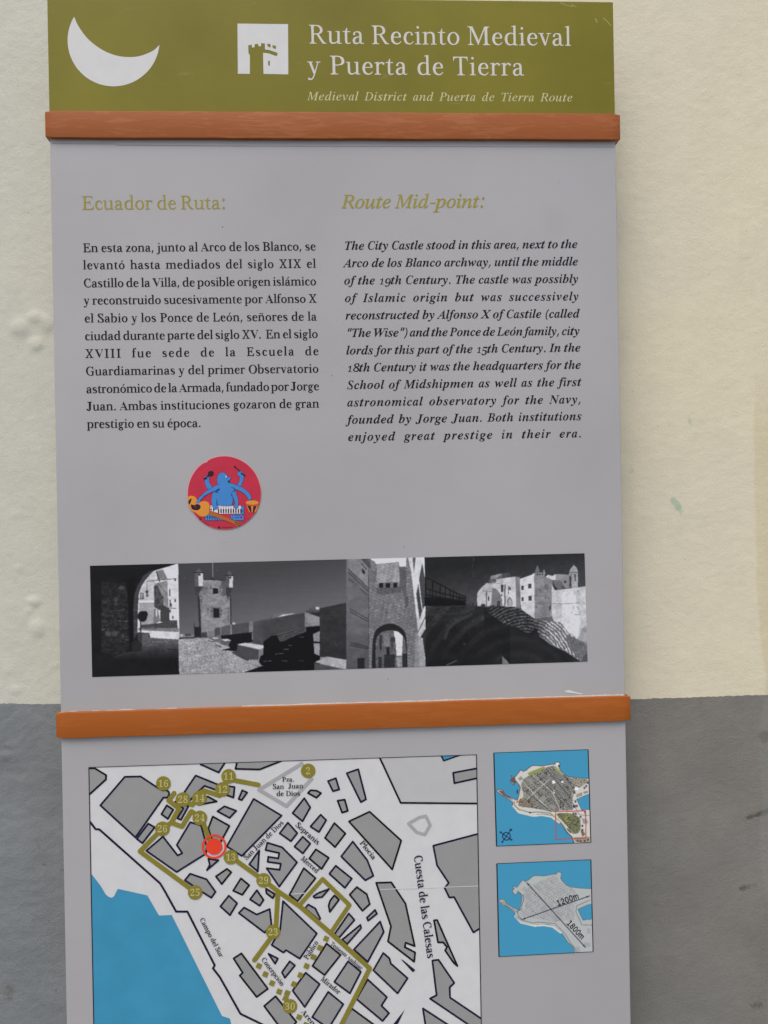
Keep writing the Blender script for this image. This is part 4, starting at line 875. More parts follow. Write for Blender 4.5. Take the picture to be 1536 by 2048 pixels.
[88,74,444,[47,-103,-81,12,-48,34,-16,57,19,49,50,21,43,-15,16,-37,-3,-20,-8,-21,-11,-25,24,-17,41,23,28,69,141,522,6,27,2,21,-17,37,-54,13,0,24,313,0,0,-24,-52,-8,-31,-30,-24,-65,-128,-479,-19,-54,-25,-43,-30,-31]],
[88,75,635,[-50,0,0,23,50,7,33,30,25,67,113,422,6,27,2,21,-16,37,-54,13,0,24,313,0,0,-24,-52,-8,-31,-30,-24,-65,-49,-184,0,-3,2,-2,9,5,177,161,42,41,26,32,9,22,-6,15,-18,11,-30,7,0,22,207,0,0,-24,-8,0,-38,-16,-59,-47,-199,-186,146,-314,28,-43,46,-15,0,-26,-281,0,0,26,16,0,38,8,11,25,-22,63,-94,200,-8,7,-6,-10,-52,-197,-9,-52,16,-35,54,-12,0,-23]],
[88,76,633,[-50,0,0,23,50,7,33,30,25,67,113,422,8,48,-17,37,-54,13,0,24,314,0,0,-24,-52,-9,-33,-31,-23,-63,-111,-421,-12,-60,21,-22,28,-4,40,-2,164,39,109,125,32,0,-63,-199]],
[88,77,873,[280,-16,-66,556,-112,-418,-9,-52,16,-35,54,-12,0,-23,-215,0,0,23,51,7,32,30,25,67,113,422,8,51,-17,35,-53,12,0,24,227,0,58,-475,307,475,226,0,0,-24,-51,-8,-32,-30,-24,-65,-113,-422,-6,-26,-2,-26,7,-25,24,-15,40,-7,0,-23,-314,0,0,23,53,9,30,28,11,25,14,42,113,430,-367,-573]],
[88,78,697,[461,-16,-253,539,-107,-401,-9,-52,8,-25,23,-15,40,-7,0,-23,-215,0,0,23,51,7,32,30,25,67,106,401,8,37,3,24,-18,42,-59,16,0,24,197,0,212,-466,93,344,7,29,3,20,-17,36,-54,13,0,24,215,0,0,-24,-51,-8,-32,-29,-25,-66,-153,-560]],
[88,79,712,[266,-17,-68,7,-58,22,-48,36,-35,50,-22,60,-7,71,28,147,78,139,112,109,63,36,66,21,70,8,69,-8,59,-21,48,-36,36,-49,21,-59,8,-69,-27,-150,-76,-140,-114,-109,-65,-36,-68,-22],[274,19,43,8,41,24,39,39,36,54,34,68,30,81,24,84,14,76,5,68,-27,99,-75,34,-75,-28,-68,-75,-64,-124,-44,-142,-15,-132,26,-100]],
[88,80,609,[-50,0,0,23,50,7,33,30,25,67,113,422,6,26,2,26,-17,33,-53,13,0,24,277,0,124,-18,75,-52,25,-86,-35,-101,-94,-70,-48,-14,-63,-8,-79,-2,-36,0,-53,-198,-9,-52,16,-35,54,-12,0,-23],[296,354,51,5,41,17,33,27,24,37,14,45,5,55,-10,54,-30,32,-49,11,-33,-11,-17,-42,-60,-228,16,-2]],
[88,81,712,[385,-208,-123,24,-112,24,-67,-11,-36,-11,-11,5,-4,9,28,34,139,125,-54,22,-43,29,-33,35,-23,42,-13,49,-5,57,23,137,63,127,94,103,113,70,123,26,71,-7,59,-21,47,-34,34,-48,21,-59,7,-71,-23,-138,-64,-126,-92,-102,-109,-69,-116,-25,-30,-6,-50,-49,20,0,61,-5,79,-18,52,-13,39,-8,27,-3,58,9,52,27,47,46,20,-22,-117,-116],[270,20,93,37,79,103,60,150,21,80,12,72,5,62,-12,72,-34,43,-56,15,-44,-8,-41,-24,-38,-40,-36,-55,-34,-69,-30,-82,-24,-84,-14,-76,-5,-67,11,-72,32,-43]],
[88,82,639,[-50,0,0,23,50,7,33,30,25,67,113,422,6,27,2,21,-16,37,-54,13,0,24,268,0,76,-4,61,-13,46,-20,32,-29,19,-38,7,-46,-49,-110,-143,-67,84,-253,32,-50,54,-15,0,-26,-200,0,-107,331,-31,0,-56,-209,-9,-52,16,-35,54,-12,0,-23],[294,365,50,5,42,16,34,27,26,36,15,43,5,50,-10,54,-30,32,-49,11,-32,-8,-16,-37,-62,-228,13,-1]],
[88,83,549,[229,-17,-143,32,-29,6,-22,-8,-21,-24,-27,0,52,226,28,0,0,-7,4,-58,13,-47,21,-37,30,-26,37,-16,44,-5,62,18,44,46,17,62,-14,55,-43,53,-70,66,-66,65,-33,55,-9,62,27,96,73,67,105,25,60,-7,71,-19,25,-5,44,28,27,0,-48,-206,-29,0,1,11,0,11,-17,79,-46,53,-64,20,-74,-31,-31,-75,18,-56,47,-53,33,-31,35,-30,75,-88,28,-103,-7,-59,-21,-50,-34,-41,-46,-30,-58,-18]],
[88,84,600,[65,0,0,25,63,15,31,49,146,547,-16,0,-111,-38,-83,-106,-25,0,37,179,544,0,-29,-192,-28,0,-19,86,-44,52,-68,18,-7,0,-147,-541,-4,-26,16,-32,55,-11,0,-25]],
[88,85,711,[288,-17,-67,5,-55,17,-44,27,-32,36,-20,43,-6,50,19,105,81,296,5,21,2,17,-17,37,-55,12,0,22,308,0,0,-23,-50,-7,-29,-26,-21,-55,-91,-333,-13,-81,32,-76,85,-29,88,22,68,76,59,150,54,187,22,110,-9,31,-27,20,-44,10,0,24,206,0,0,-25,-51,-27,-13,-21,-14,-33,-14,-46,-83,-281,-65,-152,-88,-80]],
[88,86,594,[100,-16,26,564,-20,71,-64,28,0,24,300,0,0,-26,-52,-10,-21,-26,-4,-25,-4,-40,-17,-361,282,350,30,41,12,39,-7,17,-21,11,-34,5,0,25,207,0,0,-27,-4,0,-53,-20,-50,-55,-475,-585]],
[88,87,818,[118,-17,4,553,-17,82,-60,26,0,27,272,0,0,-26,-47,-24,-11,-70,-3,-313,185,308,1,35,-16,50,-54,15,0,25,269,0,0,-24,-47,-17,-14,-50,-1,-19,-1,-34,-2,-49,-2,-64,-2,-78,-2,-94,196,329,10,22,3,18,-6,20,-18,12,-30,4,-5,0,0,24,185,0,0,-24,-58,-27,-45,-64,-344,-573,-31,0,12,487,-292,-487]],
[88,88,566,[-97,0,0,25,2,0,67,21,65,61,187,202,-79,262,-33,57,-62,19,0,24,303,0,0,-23,-56,-11,-17,-37,2,-17,5,-19,43,-142,113,118,27,31,16,26,6,21,-6,16,-16,9,-27,4,-5,0,0,24,204,0,0,-23,-72,-37,-71,-70,-154,-163,70,-226,32,-80,34,-37,49,-10,0,-25,-303,0,0,25,36,6,22,15,7,24,-1,11,-1,9,-50,172,-127,-131,-28,-34,-11,-37,7,-18,22,-12,37,-5,0,-25]],
[88,89,520,[34,0,0,25,64,15,31,49,54,204,2,11,1,10,-1,11,-3,11,-82,244,-25,51,-39,14,0,26,270,0,0,-24,-52,-8,-14,-30,0,-10,3,-13,69,-228,122,166,36,79,-7,24,-19,15,-32,5,-11,0,0,24,217,0,0,-24,-47,-17,-47,-51,-195,-267,-54,-207,-5,-34,16,-36,59,-10,0,-25]],
[88,90,594,[-11,0,0,28,437,606,-54,0,-114,-15,-87,-46,-74,-86,-28,3,55,181,461,0,0,-39,-426,-596,79,0,167,38,114,122,28,0,-56,-196]],
[88,97,500,[79,-13,-78,33,-29,89,21,110,54,108,78,84,121,50,35,-8,24,-22,14,-36,16,56,107,0,-83,-290,-14,-52,-5,-26,15,-23,19,8,23,23,27,39,22,-14,-51,-72,-51,-43,-51,-14,-35,7,-20,21,-7,36,2,26,8,35,-76,-94],[138,61,46,22,43,58,35,78,24,81,9,69,-5,27,-13,16,-21,6,-47,-26,-47,-66,-39,-89,-20,-66,-6,-51,4,-33,14,-19]],
[88,98,480,[114,-14,-63,9,-49,23,-19,28,6,31,134,481,12,55,-11,25,-36,7,-16,0,0,27,98,10,111,18,-89,-321,41,45,45,28,47,9,78,-35,30,-97,-22,-109,-59,-105,-85,-81],[136,22,53,20,48,55,39,75,26,83,10,77,-13,44,-33,16,-67,-46,-28,-58,-27,-82,-30,-103,-10,-54]],
[88,99,412,[138,-14,-112,42,-40,117,38,145,107,122,135,49,84,-27,32,-63,-18,-50,-46,-18,-41,14,-15,37,9,30,10,25,-24,21,-50,-28,-47,-71,-36,-92,-13,-92,20,-72,52,-24,40,10,41,31,40,51,27,-19,-58,-77,-64,-46]],
[88,100,498,[82,-14,-77,35,-28,101,18,98,48,99,73,86,43,31,42,19,43,6,73,-23,37,129,6,27,2,19,-14,25,-43,6,0,27,98,12,107,17,-157,-577,-8,-33,-3,-19,12,-10,26,17,39,54,23,-16,-76,-97,-71,-33,-34,7,-20,22,-7,37,10,61,-76,-96],[143,62,46,24,43,62,35,80,24,81,9,62,-4,28,-12,17,-20,6,-42,-22,-44,-56,-39,-75,-29,-81,-11,-71,12,-41]],
[88,101,401,[130,-14,-106,42,-40,118,24,109,65,102,90,75,99,29,80,-25,29,-67,-7,-39,-21,-37,-36,-35,-49,-31,-64,-24,-77,-18,-6,-54,18,-57,53,-21,36,10,37,29,36,50,28,-18,-53,-77,-63,-46],[125,218,84,37,58,61,21,71,-10,30,-23,11,-68,-53]],
[88,102,288,[-98,-207,-63,23,-25,58,14,40,37,15,33,-12,13,-34,-8,-28,-8,-14,17,-15,38,22,28,55,28,101,32,151,51,255,-69,0,8,41,70,0,24,76,30,62,35,49,39,34,43,21,46,7,77,-22,28,-56,-6,-30,-17,-18,-29,-6,-35,14,-14,33,8,25,8,18,-16,11,-54,-51,-17,-42,-16,-56,-17,-69,85,0,-6,-41,-85,0,-52,-242,-61,-210,-80,-124]],
[88,103,444,[115,-207,-141,31,-50,77,31,62,94,45,-53,68,21,48,68,46,-55,49,-17,62,28,89,77,66,104,25,141,-49,87,0,-5,-42,-56,0,3,-17,1,-18,-30,-92,-78,-64,-109,-24,-52,3,-26,-33,41,-31,62,-19,69,-28,51,-34,26,-67,-30,-79,-82,-54],[173,186,49,26,38,67,15,88,-5,34,-14,20,-24,7,-51,-28,-39,-70,-14,-86,5,-32,15,-20],[126,-174,84,23,31,53,-35,50,-116,42,-44,-26,-26,-28,-9,-32,33,-58]],
[88,104,532,[312,-14,-37,8,-22,25,-7,42,11,64,32,103,34,102,9,37,-19,21,-37,-13,-40,-37,-41,-63,-101,-275,-122,0,150,557,9,37,3,18,-11,25,-36,7,-16,0,0,27,92,9,116,20,-108,-407,103,127,102,41,41,-9,25,-25,9,-41,-4,-33,-10,-45,-17,-55,-48,-141,-4,-15,-2,-12,16,-21,18,9,24,27,31,46,22,-13,-55,-82,-55,-49]],
[88,105,289,[196,553,-47,19,-19,47,19,47,47,19,46,-19,20,-47,-20,-47],[73,-12,-53,19,-19,54,5,34,9,35,51,184,9,38,4,26,-41,28,-9,0,-1,25,104,14,91,16,-90,-334,-8,-45,16,-19,18,8,24,23,28,40,20,-14,-51,-73,-53,-44]],
[88,106,265,[202,553,-48,19,-19,47,19,47,48,19,46,-19,20,-47,-20,-47],[-98,-209,-73,23,-28,57,14,41,37,15,36,-13,13,-33,-8,-27,-9,-18,20,-11,40,27,30,85,107,416,3,12,1,13,-42,28,-9,0,-1,25,104,14,91,16,-106,-413,-25,-80,-28,-64,-32,-50,-37,-35,-45,-21]],
[88,107,481,[304,-14,-75,43,-18,40,-17,61,-16,84,-35,-27,-49,-187,-122,0,150,557,9,37,3,18,-11,25,-36,7,-16,0,0,27,92,9,116,20,-121,-455,77,61,49,42,33,50,-11,21,-37,7,0,26,204,0,0,-26,-26,-6,-24,-9,-47,-34,-95,-77,18,-110,17,-72,12,-31,14,-19,16,-6,18,7,18,21,18,34,23,-11,-41,-71,-44,-42]],
[88,108,258,[59,-14,-55,19,-19,54,4,32,8,35,118,427,14,64,-42,28,-9,0,-1,25,195,30,-154,-572,-7,-26,-3,-22,16,-19,19,8,24,23,28,40,20,-15,-77,-99]],
[88,109,781,[566,-12,-38,8,-22,25,-7,41,11,64,32,103,34,102,9,37,-19,21,-29,-8,-31,-24,-32,-39,-34,-56,-34,-76,-34,-94,-30,-92,-115,0,101,331,8,37,-19,21,-54,-26,-60,-80,-58,-124,-47,-159,-119,0,84,314,11,43,3,21,-41,28,-9,0,-2,25,200,30,-52,-173,105,131,103,42,41,-8,25,-25,9,-41,-11,-64,92,104,92,34,41,-8,25,-25,9,-41,-4,-33,-10,-45,-17,-55,-48,-141,-4,-15,-2,-12,16,-21,29,18,16,21,22,31,22,-15,-79,-99]],
[88,110,532,[317,-14,-37,8,-23,25,-7,42,11,64,32,103,35,102,8,37,-19,21,-36,-12,-38,-35,-40,-58,-58,-124,-47,-159,-119,0,84,314,11,43,3,21,-41,28,-9,0,-2,25,200,30,-52,-173,105,131,103,42,41,-9,25,-25,9,-41,-8,-50,-24,-83,-30,-91,-18,-56,-6,-21,17,-21,29,18,37,52,22,-15,-80,-100]],
[88,111,470,[143,-14,-114,43,-44,117,23,110,63,102,89,75,101,28,47,-5,40,-14,33,-24,43,-116,-23,-109,-61,-102,-90,-76],[154,20,45,25,41,65,34,86,23,89,9,73,-6,39,-16,24,-28,8,-46,-24,-42,-64,-34,-85,-23,-91,-8,-78,6,-37,17,-23]],
[88,112,491,[-117,-207,0,27,41,11,21,27,11,37,115,445,6,36,-12,25,-41,6,0,25,102,15,89,14,-30,-101,51,56,51,34,52,11,76,-33,28,-94,-24,-122,-63,-113,-88,-82,-98,-31,-68,23,-30,-111,-6,-42,14,-28,48,-9,0,-26],[152,22,49,23,45,61,37,79,25,82,10,66,-11,42,-28,15,-48,-20,-42,-59,-35,-99,-26,-96,-12,-60]],
[88,113,478,[111,-207,0,27,37,5,21,19,16,45,54,203,-70,-80,-80,-26,-76,35,-27,101,17,98,49,99,72,86,40,31,42,19,42,6,79,-34,7,26,116,0,-145,-546,-9,-47,14,-31,47,-10,0,-26],[152,62,44,22,43,59,36,79,25,82,9,71,-4,26,-13,16,-20,5,-39,-20,-41,-50,-37,-66,-26,-67,-20,-102,5,-31,14,-18]],
[88,114,388,[-21,0,84,314,11,43,3,21,-41,28,-9,0,-2,25,200,30,-55,-180,45,81,40,55,38,32,38,12,30,-8,19,-22,6,-37,-16,-51,-42,-19,-51,30,-9,5,-22,-11,-26,-33,-31,-55,-48,-115,-43,-145]],
[88,115,376,[135,-14,-93,21,-20,4,-32,-21,-26,4,26,168,29,-5,15,-76,34,-45,53,-15,32,6,19,19,6,32,-9,36,-28,44,-39,48,-45,70,-15,63,37,87,93,34,95,-17,10,-3,9,-1,30,18,26,0,-22,-152,-26,3,-20,67,-32,40,-43,14,-40,-15,-15,-34,40,-79,33,-40,29,-39,27,-50,10,-50,-19,-69,-53,-49]],
[88,116,275,[45,-14,-38,8,-22,24,-8,40,2,20,5,26,83,303,-48,0,0,35,67,33,60,50,54,67,41,0,-42,-145,79,0,-11,-40,-79,0,-74,-254,-10,-39,-4,-30,15,-23,19,9,25,26,32,45,23,-15,-83,-105]],
[88,117,532,[69,-14,-42,8,-26,25,-8,42,7,50,22,83,34,120,13,64,-41,28,-9,0,-1,25,91,12,108,18,-97,-344,-7,-38,19,-20,35,12,39,37,42,61,40,80,34,93,29,106,119,0,-43,-156,-30,-112,-18,-69,-6,-26,4,-14,12,-6,28,18,17,21,22,31,22,-15,-80,-100,-78,-34,-50,19,-18,55,2,15,6,31,10,47,-100,-126]],
[88,118,423,[71,-14,0,52,-4,193,-10,110,-12,38,-16,23,-21,6,-10,-1,-1,26,147,28,10,-10,9,-29,8,-48,12,-199,0,-43,55,65,37,54,29,66,-22,41,-22,45,16,42,43,16,42,-18,17,-48,-7,-42,-19,-48,-32,-56,-45,-63,-58,-70,-72,-76,-52,-53]],
[88,119,625,[71,-15,0,52,-4,192,-10,110,-12,39,-16,23,-21,7,-10,-1,-1,26,147,28,17,-30,14,-88,10,-147,156,265,25,0,31,-332,54,65,36,55,21,43,7,27,-23,39,-24,46,16,42,42,17,44,-19,16,-51,-14,-63,-42,-80,-69,-98,-96,-115,-44,-50,-28,-2,-26,281,-166,-279]],
[88,120,450,[-2,-16,-47,16,-18,43,16,42,40,17,38,-10,29,-10,33,26,52,84,-31,163,-17,47,-37,13,-9,0,-22,-1,0,24,56,8,44,8,30,5,20,2,30,-17,9,-23,8,-37,12,-59,79,104,76,34,43,-17,17,-41,-14,-41,-33,-15,-20,4,-23,9,-13,5,-14,3,-25,-10,-21,-28,-43,-60,29,-144,10,-36,15,-21,19,-7,28,16,17,18,20,24,20,-15,-76,-91,-72,-30,-63,36,-38,116,-49,-79,-32,-42,-35,-25]],
[88,121,419,[-44,-209,-55,18,-20,43,17,41,41,16,49,-18,42,-18,26,12,31,31,25,39,11,36,-5,53,-14,89,-18,100,-20,84,-18,56,-12,27,-37,12,-13,-1,0,27,47,6,38,8,55,9,15,-9,13,-28,13,-46,22,-109,31,-157,47,90,28,67,10,45,-27,40,-28,46,17,44,45,17,45,-18,16,-49,-15,-68,-40,-100,-59,-116,-71,-117,-79,-102,-79,-73]],
[88,122,387,[229,-77,-72,16,-73,42,-59,27,-35,-16,-25,-16,-18,15,3,9,287,354,-123,0,-42,-4,-22,-15,-20,-40,-25,0,43,153,316,0,-283,-339,70,-52,41,-70,39,-35,14,4,6,9,-2,8,-3,6,-12,23,-2,14,14,36,38,14,29,-6,18,-18,6,-30,-29,-61]],
[83,48,674,[337,-10,-144,46,-91,133,-31,209,32,210,91,133,143,46,144,-46,91,-133,31,-210,-31,-209,-91,-133],[337,74,95,36,59,104,21,164,-21,165,-59,105,-95,36,-94,-36,-60,-105,-20,-165,20,-164,60,-104]],
[83,49,674,[114,0,0,81,468,0,0,-81],[411,757,0,-757,-95,0,0,667,-5,0,-183,-135,0,103,167,122]],
[83,50,674,[95,0,0,71,254,269,71,80,42,66,15,67,-19,70,-52,45,-73,16,-77,-18,-49,-51,-18,-76,-91,0,30,119,85,80,122,29,120,-28,82,-76,30,-109,-15,-81,-52,-88,-103,-118,-170,-177,0,-6,352,0,0,-84]],
[83,56,674,[337,-10,-135,27,-92,75,-33,109,20,89,53,69,77,35,0,3,-89,61,-33,108,30,103,82,72,120,26,118,-26,83,-72,30,-103,-33,-108,-88,-61,0,-3,76,-35,53,-69,20,-89,-33,-109,-92,-75],[337,73,87,17,57,46,20,70,-21,75,-59,51,-84,18,-85,-18,-59,-51,-21,-75,20,-70,57,-46],[337,431,71,16,49,45,18,67,-17,66,-49,44,-72,15,-73,-15,-49,-44,-17,-66,17,-67,49,-45]],
[83,109,907,[78,0,0,564,89,0,0,-125,-7,0,37,76,59,45,70,15,102,-38,50,-99,-13,0,37,73,64,47,84,17,90,-22,65,-64,24,-109,0,-380,-91,0,0,377,-35,88,-80,27,-66,-16,-43,-44,-15,-64,0,-368,-91,0,0,387,-32,76,-79,29,-63,-16,-47,-46,-18,-76,0,-354]],
]
GL = {}
for row in FONT:
    loops = []
    for l in row[3:]:
        x = y = 0
        pts = []
        for i in range(0, len(l), 2):
            x += l[i]
            y += l[i + 1]
            pts.append((x / 1000.0, y / 1000.0))
        loops.append(pts)
    GL[chr(row[0]), chr(row[1])] = (row[2] / 1000.0, loops)
ADV = dict(a=504, b=560, c=454, d=574, e=484, f=325, g=510, h=582, i=293, j=291, k=535, l=287, m=880, n=591, o=539, p=571, q=560,
           r=410, s=432, t=346, u=576, v=497, w=738, x=504, y=493, z=443, A=671, B=654, C=642, D=750, E=653, F=599, G=726, H=815,
           I=390, J=518, K=695, L=602, M=927, N=767, O=744, P=610, Q=744, R=702, S=561, T=618, U=757, V=666, W=977, X=710, Y=615, Z=602)
ADV.update({'.': 270, ',': 270, ':': 313, ' ': 241, '-': 374, '(': 375, ')': 375, '\u201c': 412, '\u201d': 412,
            '0': 614, '1': 429, '2': 559, '3': 552, '4': 565, '5': 528, '6': 566, '7': 503, '8': 596, '9': 565})
ACC = {'\u00f3': ('o', 'a'), '\u00e1': ('a', 'a'), '\u00e9': ('e', 'a'), '\u00fa': ('u', 'a'), '\u00f1': ('n', 't')}
def weigh(loops, dx, dy):
    """thin (or thicken) a glyph: move its outline dx inwards sideways and dy outwards up and down"""
    if not loops:
        return loops
    area = lambda l: sum(l[i][0] * l[(i + 1) % len(l)][1] - l[(i + 1) % len(l)][0] * l[i][1] for i in range(len(l)))
    big = max(loops, key=lambda l: abs(area(l)))
    sg = 1 if area(big) > 0 else -1
    out = []
    for l in loops:
        P = np.array(l)
        keep = np.hypot(*(np.roll(P, -1, 0) - P).T) > 1e-4
        P = P[keep]
        if len(P) < 3:
            continue
        e1 = P - np.roll(P, 1, 0)
        e2 = np.roll(P, -1, 0) - P
        n1 = np.stack([e1[:, 1], -e1[:, 0]], 1) / np.hypot(e1[:, 0], e1[:, 1])[:, None]
        n2 = np.stack([e2[:, 1], -e2[:, 0]], 1) / np.hypot(e2[:, 0], e2[:, 1])[:, None]
        n = n1 + n2
        L2 = np.maximum((n * n).sum(1), 0.9)
        n = n / L2[:, None] * 2 * sg
        n = np.clip(n, -1.3, 1.3)
        out.append([(x - dx * a, y + dy * b) for (x, y), (a, b) in zip(P.tolist(), n.tolist())])
    return out
STY = {  # lower-case font, capital font, dx, dy for each, slant of capitals
    'title': ('B', 0.033, 0.007, 'I', 0.003, 0.003, True),
    'body': ('B', 0.006, 0.004, 'I', -0.018, 0.009, True),
    'map': ('B', 0.006, 0.004, 'I', -0.018, 0.009, True),
    'bi': ('X', 0.001, 0.004, 'X', 0.006, 0.004, False),
    'it': ('I', -0.003, 0.004, 'I', 0.0, 0.002, False),
    'hb': ('B', 0.027, 0.006, 'I', 0.0, 0.004, True),
    'hi': ('I', -0.009, 0.005, 'I', -0.006, 0.003, False)}
XH, AS, DE, TS = 0.481, 0.757, -0.216, 0.036
def roman(c, S):
    """a lower-case roman letter drawn stroke by stroke; S is the stem width"""
    D = S - 0.085
    out = []
    def wd(w):
        return w + D * min(1.0, max(0.3, (w - 0.02) / 0.065))
    def rect(x0, y0, x1, y1):
        out.append([(x0, y0), (x1, y0), (x1, y1), (x0, y1)])
    def vs(p):
        q = smooth([(x, y, wd(w)) for x, y, w in p], 5, False)
        n = len(q)
        Lf, Rt = [], []
        for i in range(n):
            a, b = q[max(i - 1, 0)], q[min(i + 1, n - 1)]
            dx, dy = b[0] - a[0], b[1] - a[1]
            m = math.hypot(dx, dy) or 1
            nx, ny = -dy / m * q[i][2] / 2, dx / m * q[i][2] / 2
            Lf.append((q[i][0] + nx, q[i][1] + ny))
            Rt.append((q[i][0] - nx, q[i][1] - ny))
        for i in range(n - 1):
            out.append(ccw([Lf[i], Lf[i + 1], Rt[i + 1], Rt[i]]))
    def ball(x, y, r):
        out.append(circ((x, y), r + D * 0.3, 12))
    def stem(x, y0, y1):
        rect(x - S / 2, y0, x + S / 2, y1)
    def foot(x, y=0.0, l=0.068, r=0.068):
        rect(x - S / 2 - l, y, x + S / 2 + r, y + TS)
    def flag(x, y):
        out.append(ccw([(x - S / 2 - 0.075, y - 0.050), (x - S / 2 - 0.075, y - 0.026), (x + S / 2 - 0.012, y + 0.008), (x + S / 2, y), (x + S / 2, y - 0.07), (x - S / 2, y - 0.07), (x - S / 2, y - 0.05)]))
    def arch(x0, x1):
        w = x1 - x0
        vs([(x0 + 0.01, 0.345, 0.028), (x0 + 0.22 * w, 0.425, 0.04), (x0 + 0.55 * w, 0.460, 0.055), (x0 + 0.88 * w, 0.425, 0.078), (x1, 0.325, 0.085), (x1, 0.0, 0.085)])
    if c in 'nmhr':
        x0 = 0.135
        stem(x0, 0, AS if c == 'h' else XH)
        flag(x0, AS if c == 'h' else XH)
        foot(x0, 0, 0.068, 0.068 if c != 'r' else 0.085)
        if c == 'r':
            vs([(x0 + 0.01, 0.32, 0.028), (x0 + 0.06, 0.41, 0.04), (x0 + 0.14, 0.455, 0.052), (x0 + 0.215, 0.456, 0.045)])
            ball(x0 + 0.222, 0.418, 0.043)
        else:
            x1 = 0.45 if c != 'm' else 0.438
            arch(x0, x1)
            foot(x1)
            if c == 'm':
                arch(x1, 0.742)
                foot(0.742)
    elif c == 'u':
        vs([(0.13, 0.47, 0.085), (0.13, 0.14, 0.085), (0.165, 0.045, 0.07), (0.25, 0.020, 0.052), (0.35, 0.055, 0.04), (0.445, 0.14, 0.028)])
        stem(0.44, 0, XH)
        rect(0.02, XH - TS, 0.14, XH)
        rect(0.33, XH - TS, 0.45, XH)
        rect(0.44, 0, 0.56, TS)
    elif c in 'il':
        x0 = 0.148
        stem(x0, 0, XH if c == 'i' else AS)
        flag(x0, XH if c == 'i' else AS)
        foot(x0)
        if c == 'i':
            ball(x0 - 0.005, 0.652, 0.050)
    elif c == 'j':
        vs([(0.165, 0.46, 0.085), (0.165, 0.0, 0.085), (0.150, -0.12, 0.075), (0.085, -0.190, 0.045), (0.0, -0.195, 0.038)])
        ball(-0.005, -0.165, 0.038)
        flag(0.165, XH)
        ball(0.160, 0.652, 0.050)
    elif c in 'bp':
        x0 = 0.115 if c == 'b' else 0.135
        o = x0 - 0.115
        stem(x0, 0.0 if c == 'b' else DE, AS if c == 'b' else XH)
        flag(x0, AS if c == 'b' else XH)
        if c == 'p':
            foot(x0, DE)
        vs([(x0, 0.35, 0.028), (o + 0.20, 0.435, 0.04), (o + 0.30, 0.462, 0.048), (o + 0.415, 0.40, 0.082), (o + 0.455, 0.245, 0.096), (o + 0.410, 0.085, 0.082), (o + 0.30, 0.014, 0.042), (o + 0.20, 0.022, 0.036), (x0, 0.075, 0.03)])
    elif c in 'dq':
        x0 = 0.43
        stem(x0, 0.0 if c == 'd' else DE, AS if c == 'd' else XH)
        if c == 'd':
            flag(x0, AS)
            rect(x0, 0, x0 + S / 2 + 0.075, TS)
        else:
            foot(x0, DE)
        vs([(x0, 0.40, 0.03), (0.37, 0.445, 0.038), (0.275, 0.462, 0.046), (0.145, 0.395, 0.082), (0.100, 0.235, 0.096), (0.145, 0.075, 0.082), (0.255, 0.016, 0.045), (0.345, 0.036, 0.038), (x0, 0.105, 0.03)])
    elif c == 'o':
        n = 36
        rx, ry = 0.228 + D * 0.25, 0.250
        o_ = [(0.27 + rx * math.cos(2 * math.pi * i / n), 0.238 + ry * math.sin(2 * math.pi * i / n)) for i in range(n)]
        ix, iy = rx - (0.090 + D), ry - (0.040 + D * 0.4)
        i_ = [(0.27 + ix * math.cos(-2 * math.pi * i / n), 0.238 + iy * math.sin(-2 * math.pi * i / n)) for i in range(n)]
        out += [o_, i_]
    elif c == 'a':
        vs([(0.098, 0.375, 0.045), (0.125, 0.430, 0.045), (0.215, 0.463, 0.040), (0.315, 0.430, 0.072), (0.345, 0.33, 0.085), (0.345, 0.10, 0.085), (0.372, 0.034, 0.055), (0.425, 0.018, 0.036), (0.478, 0.034, 0.03)])
        ball(0.108, 0.372, 0.042)
        vs([(0.345, 0.278, 0.034), (0.24, 0.262, 0.042), (0.135, 0.215, 0.072), (0.092, 0.125, 0.088), (0.125, 0.042, 0.075), (0.200, 0.018, 0.050), (0.285, 0.045, 0.040), (0.345, 0.11, 0.03)])
    elif c == 'c':
        vs([(0.375, 0.385, 0.045), (0.345, 0.440, 0.042), (0.265, 0.464, 0.042), (0.150, 0.405, 0.082), (0.100, 0.238, 0.096), (0.148, 0.08, 0.082), (0.265, 0.018, 0.048), (0.350, 0.040, 0.040), (0.418, 0.115, 0.028)])
        ball(0.366, 0.380, 0.042)
    elif c == 'e':
        rect(0.10, 0.255, 0.42, 0.255 + 0.034 + D * 0.3)
        vs([(0.402, 0.262, 0.068), (0.390, 0.365, 0.075), (0.335, 0.440, 0.050), (0.262, 0.463, 0.042), (0.148, 0.400, 0.082), (0.100, 0.238, 0.096), (0.148, 0.08, 0.082), (0.270, 0.018, 0.050), (0.365, 0.042, 0.040), (0.438, 0.115, 0.028)])
    elif c == 'f':
        vs([(0.140, 0.0, 0.085), (0.140, 0.55, 0.085), (0.160, 0.665, 0.072), (0.225, 0.730, 0.044), (0.305, 0.738, 0.038)])
        ball(0.318, 0.705, 0.040)
        rect(0.03, XH - TS, 0.30, XH)
        foot(0.140, 0, 0.068, 0.085)
    elif c == 't':
        vs([(0.150, 0.47, 0.085), (0.150, 0.11, 0.085), (0.176, 0.036, 0.062), (0.24, 0.018, 0.042), (0.325, 0.045, 0.028)])
        out.append(ccw([(0.150 - S / 2, 0.45), (0.150 + S / 2, 0.45), (0.150 + S / 2, 0.605), (0.150 + S / 2 - 0.03, 0.605)]))
        out.append(ccw([(0.02, XH - TS), (0.150 - S / 2 + 0.02, XH - TS), (0.150, XH + 0.03)]))
        rect(0.02, XH - TS, 0.31, XH)
    elif c == 's':
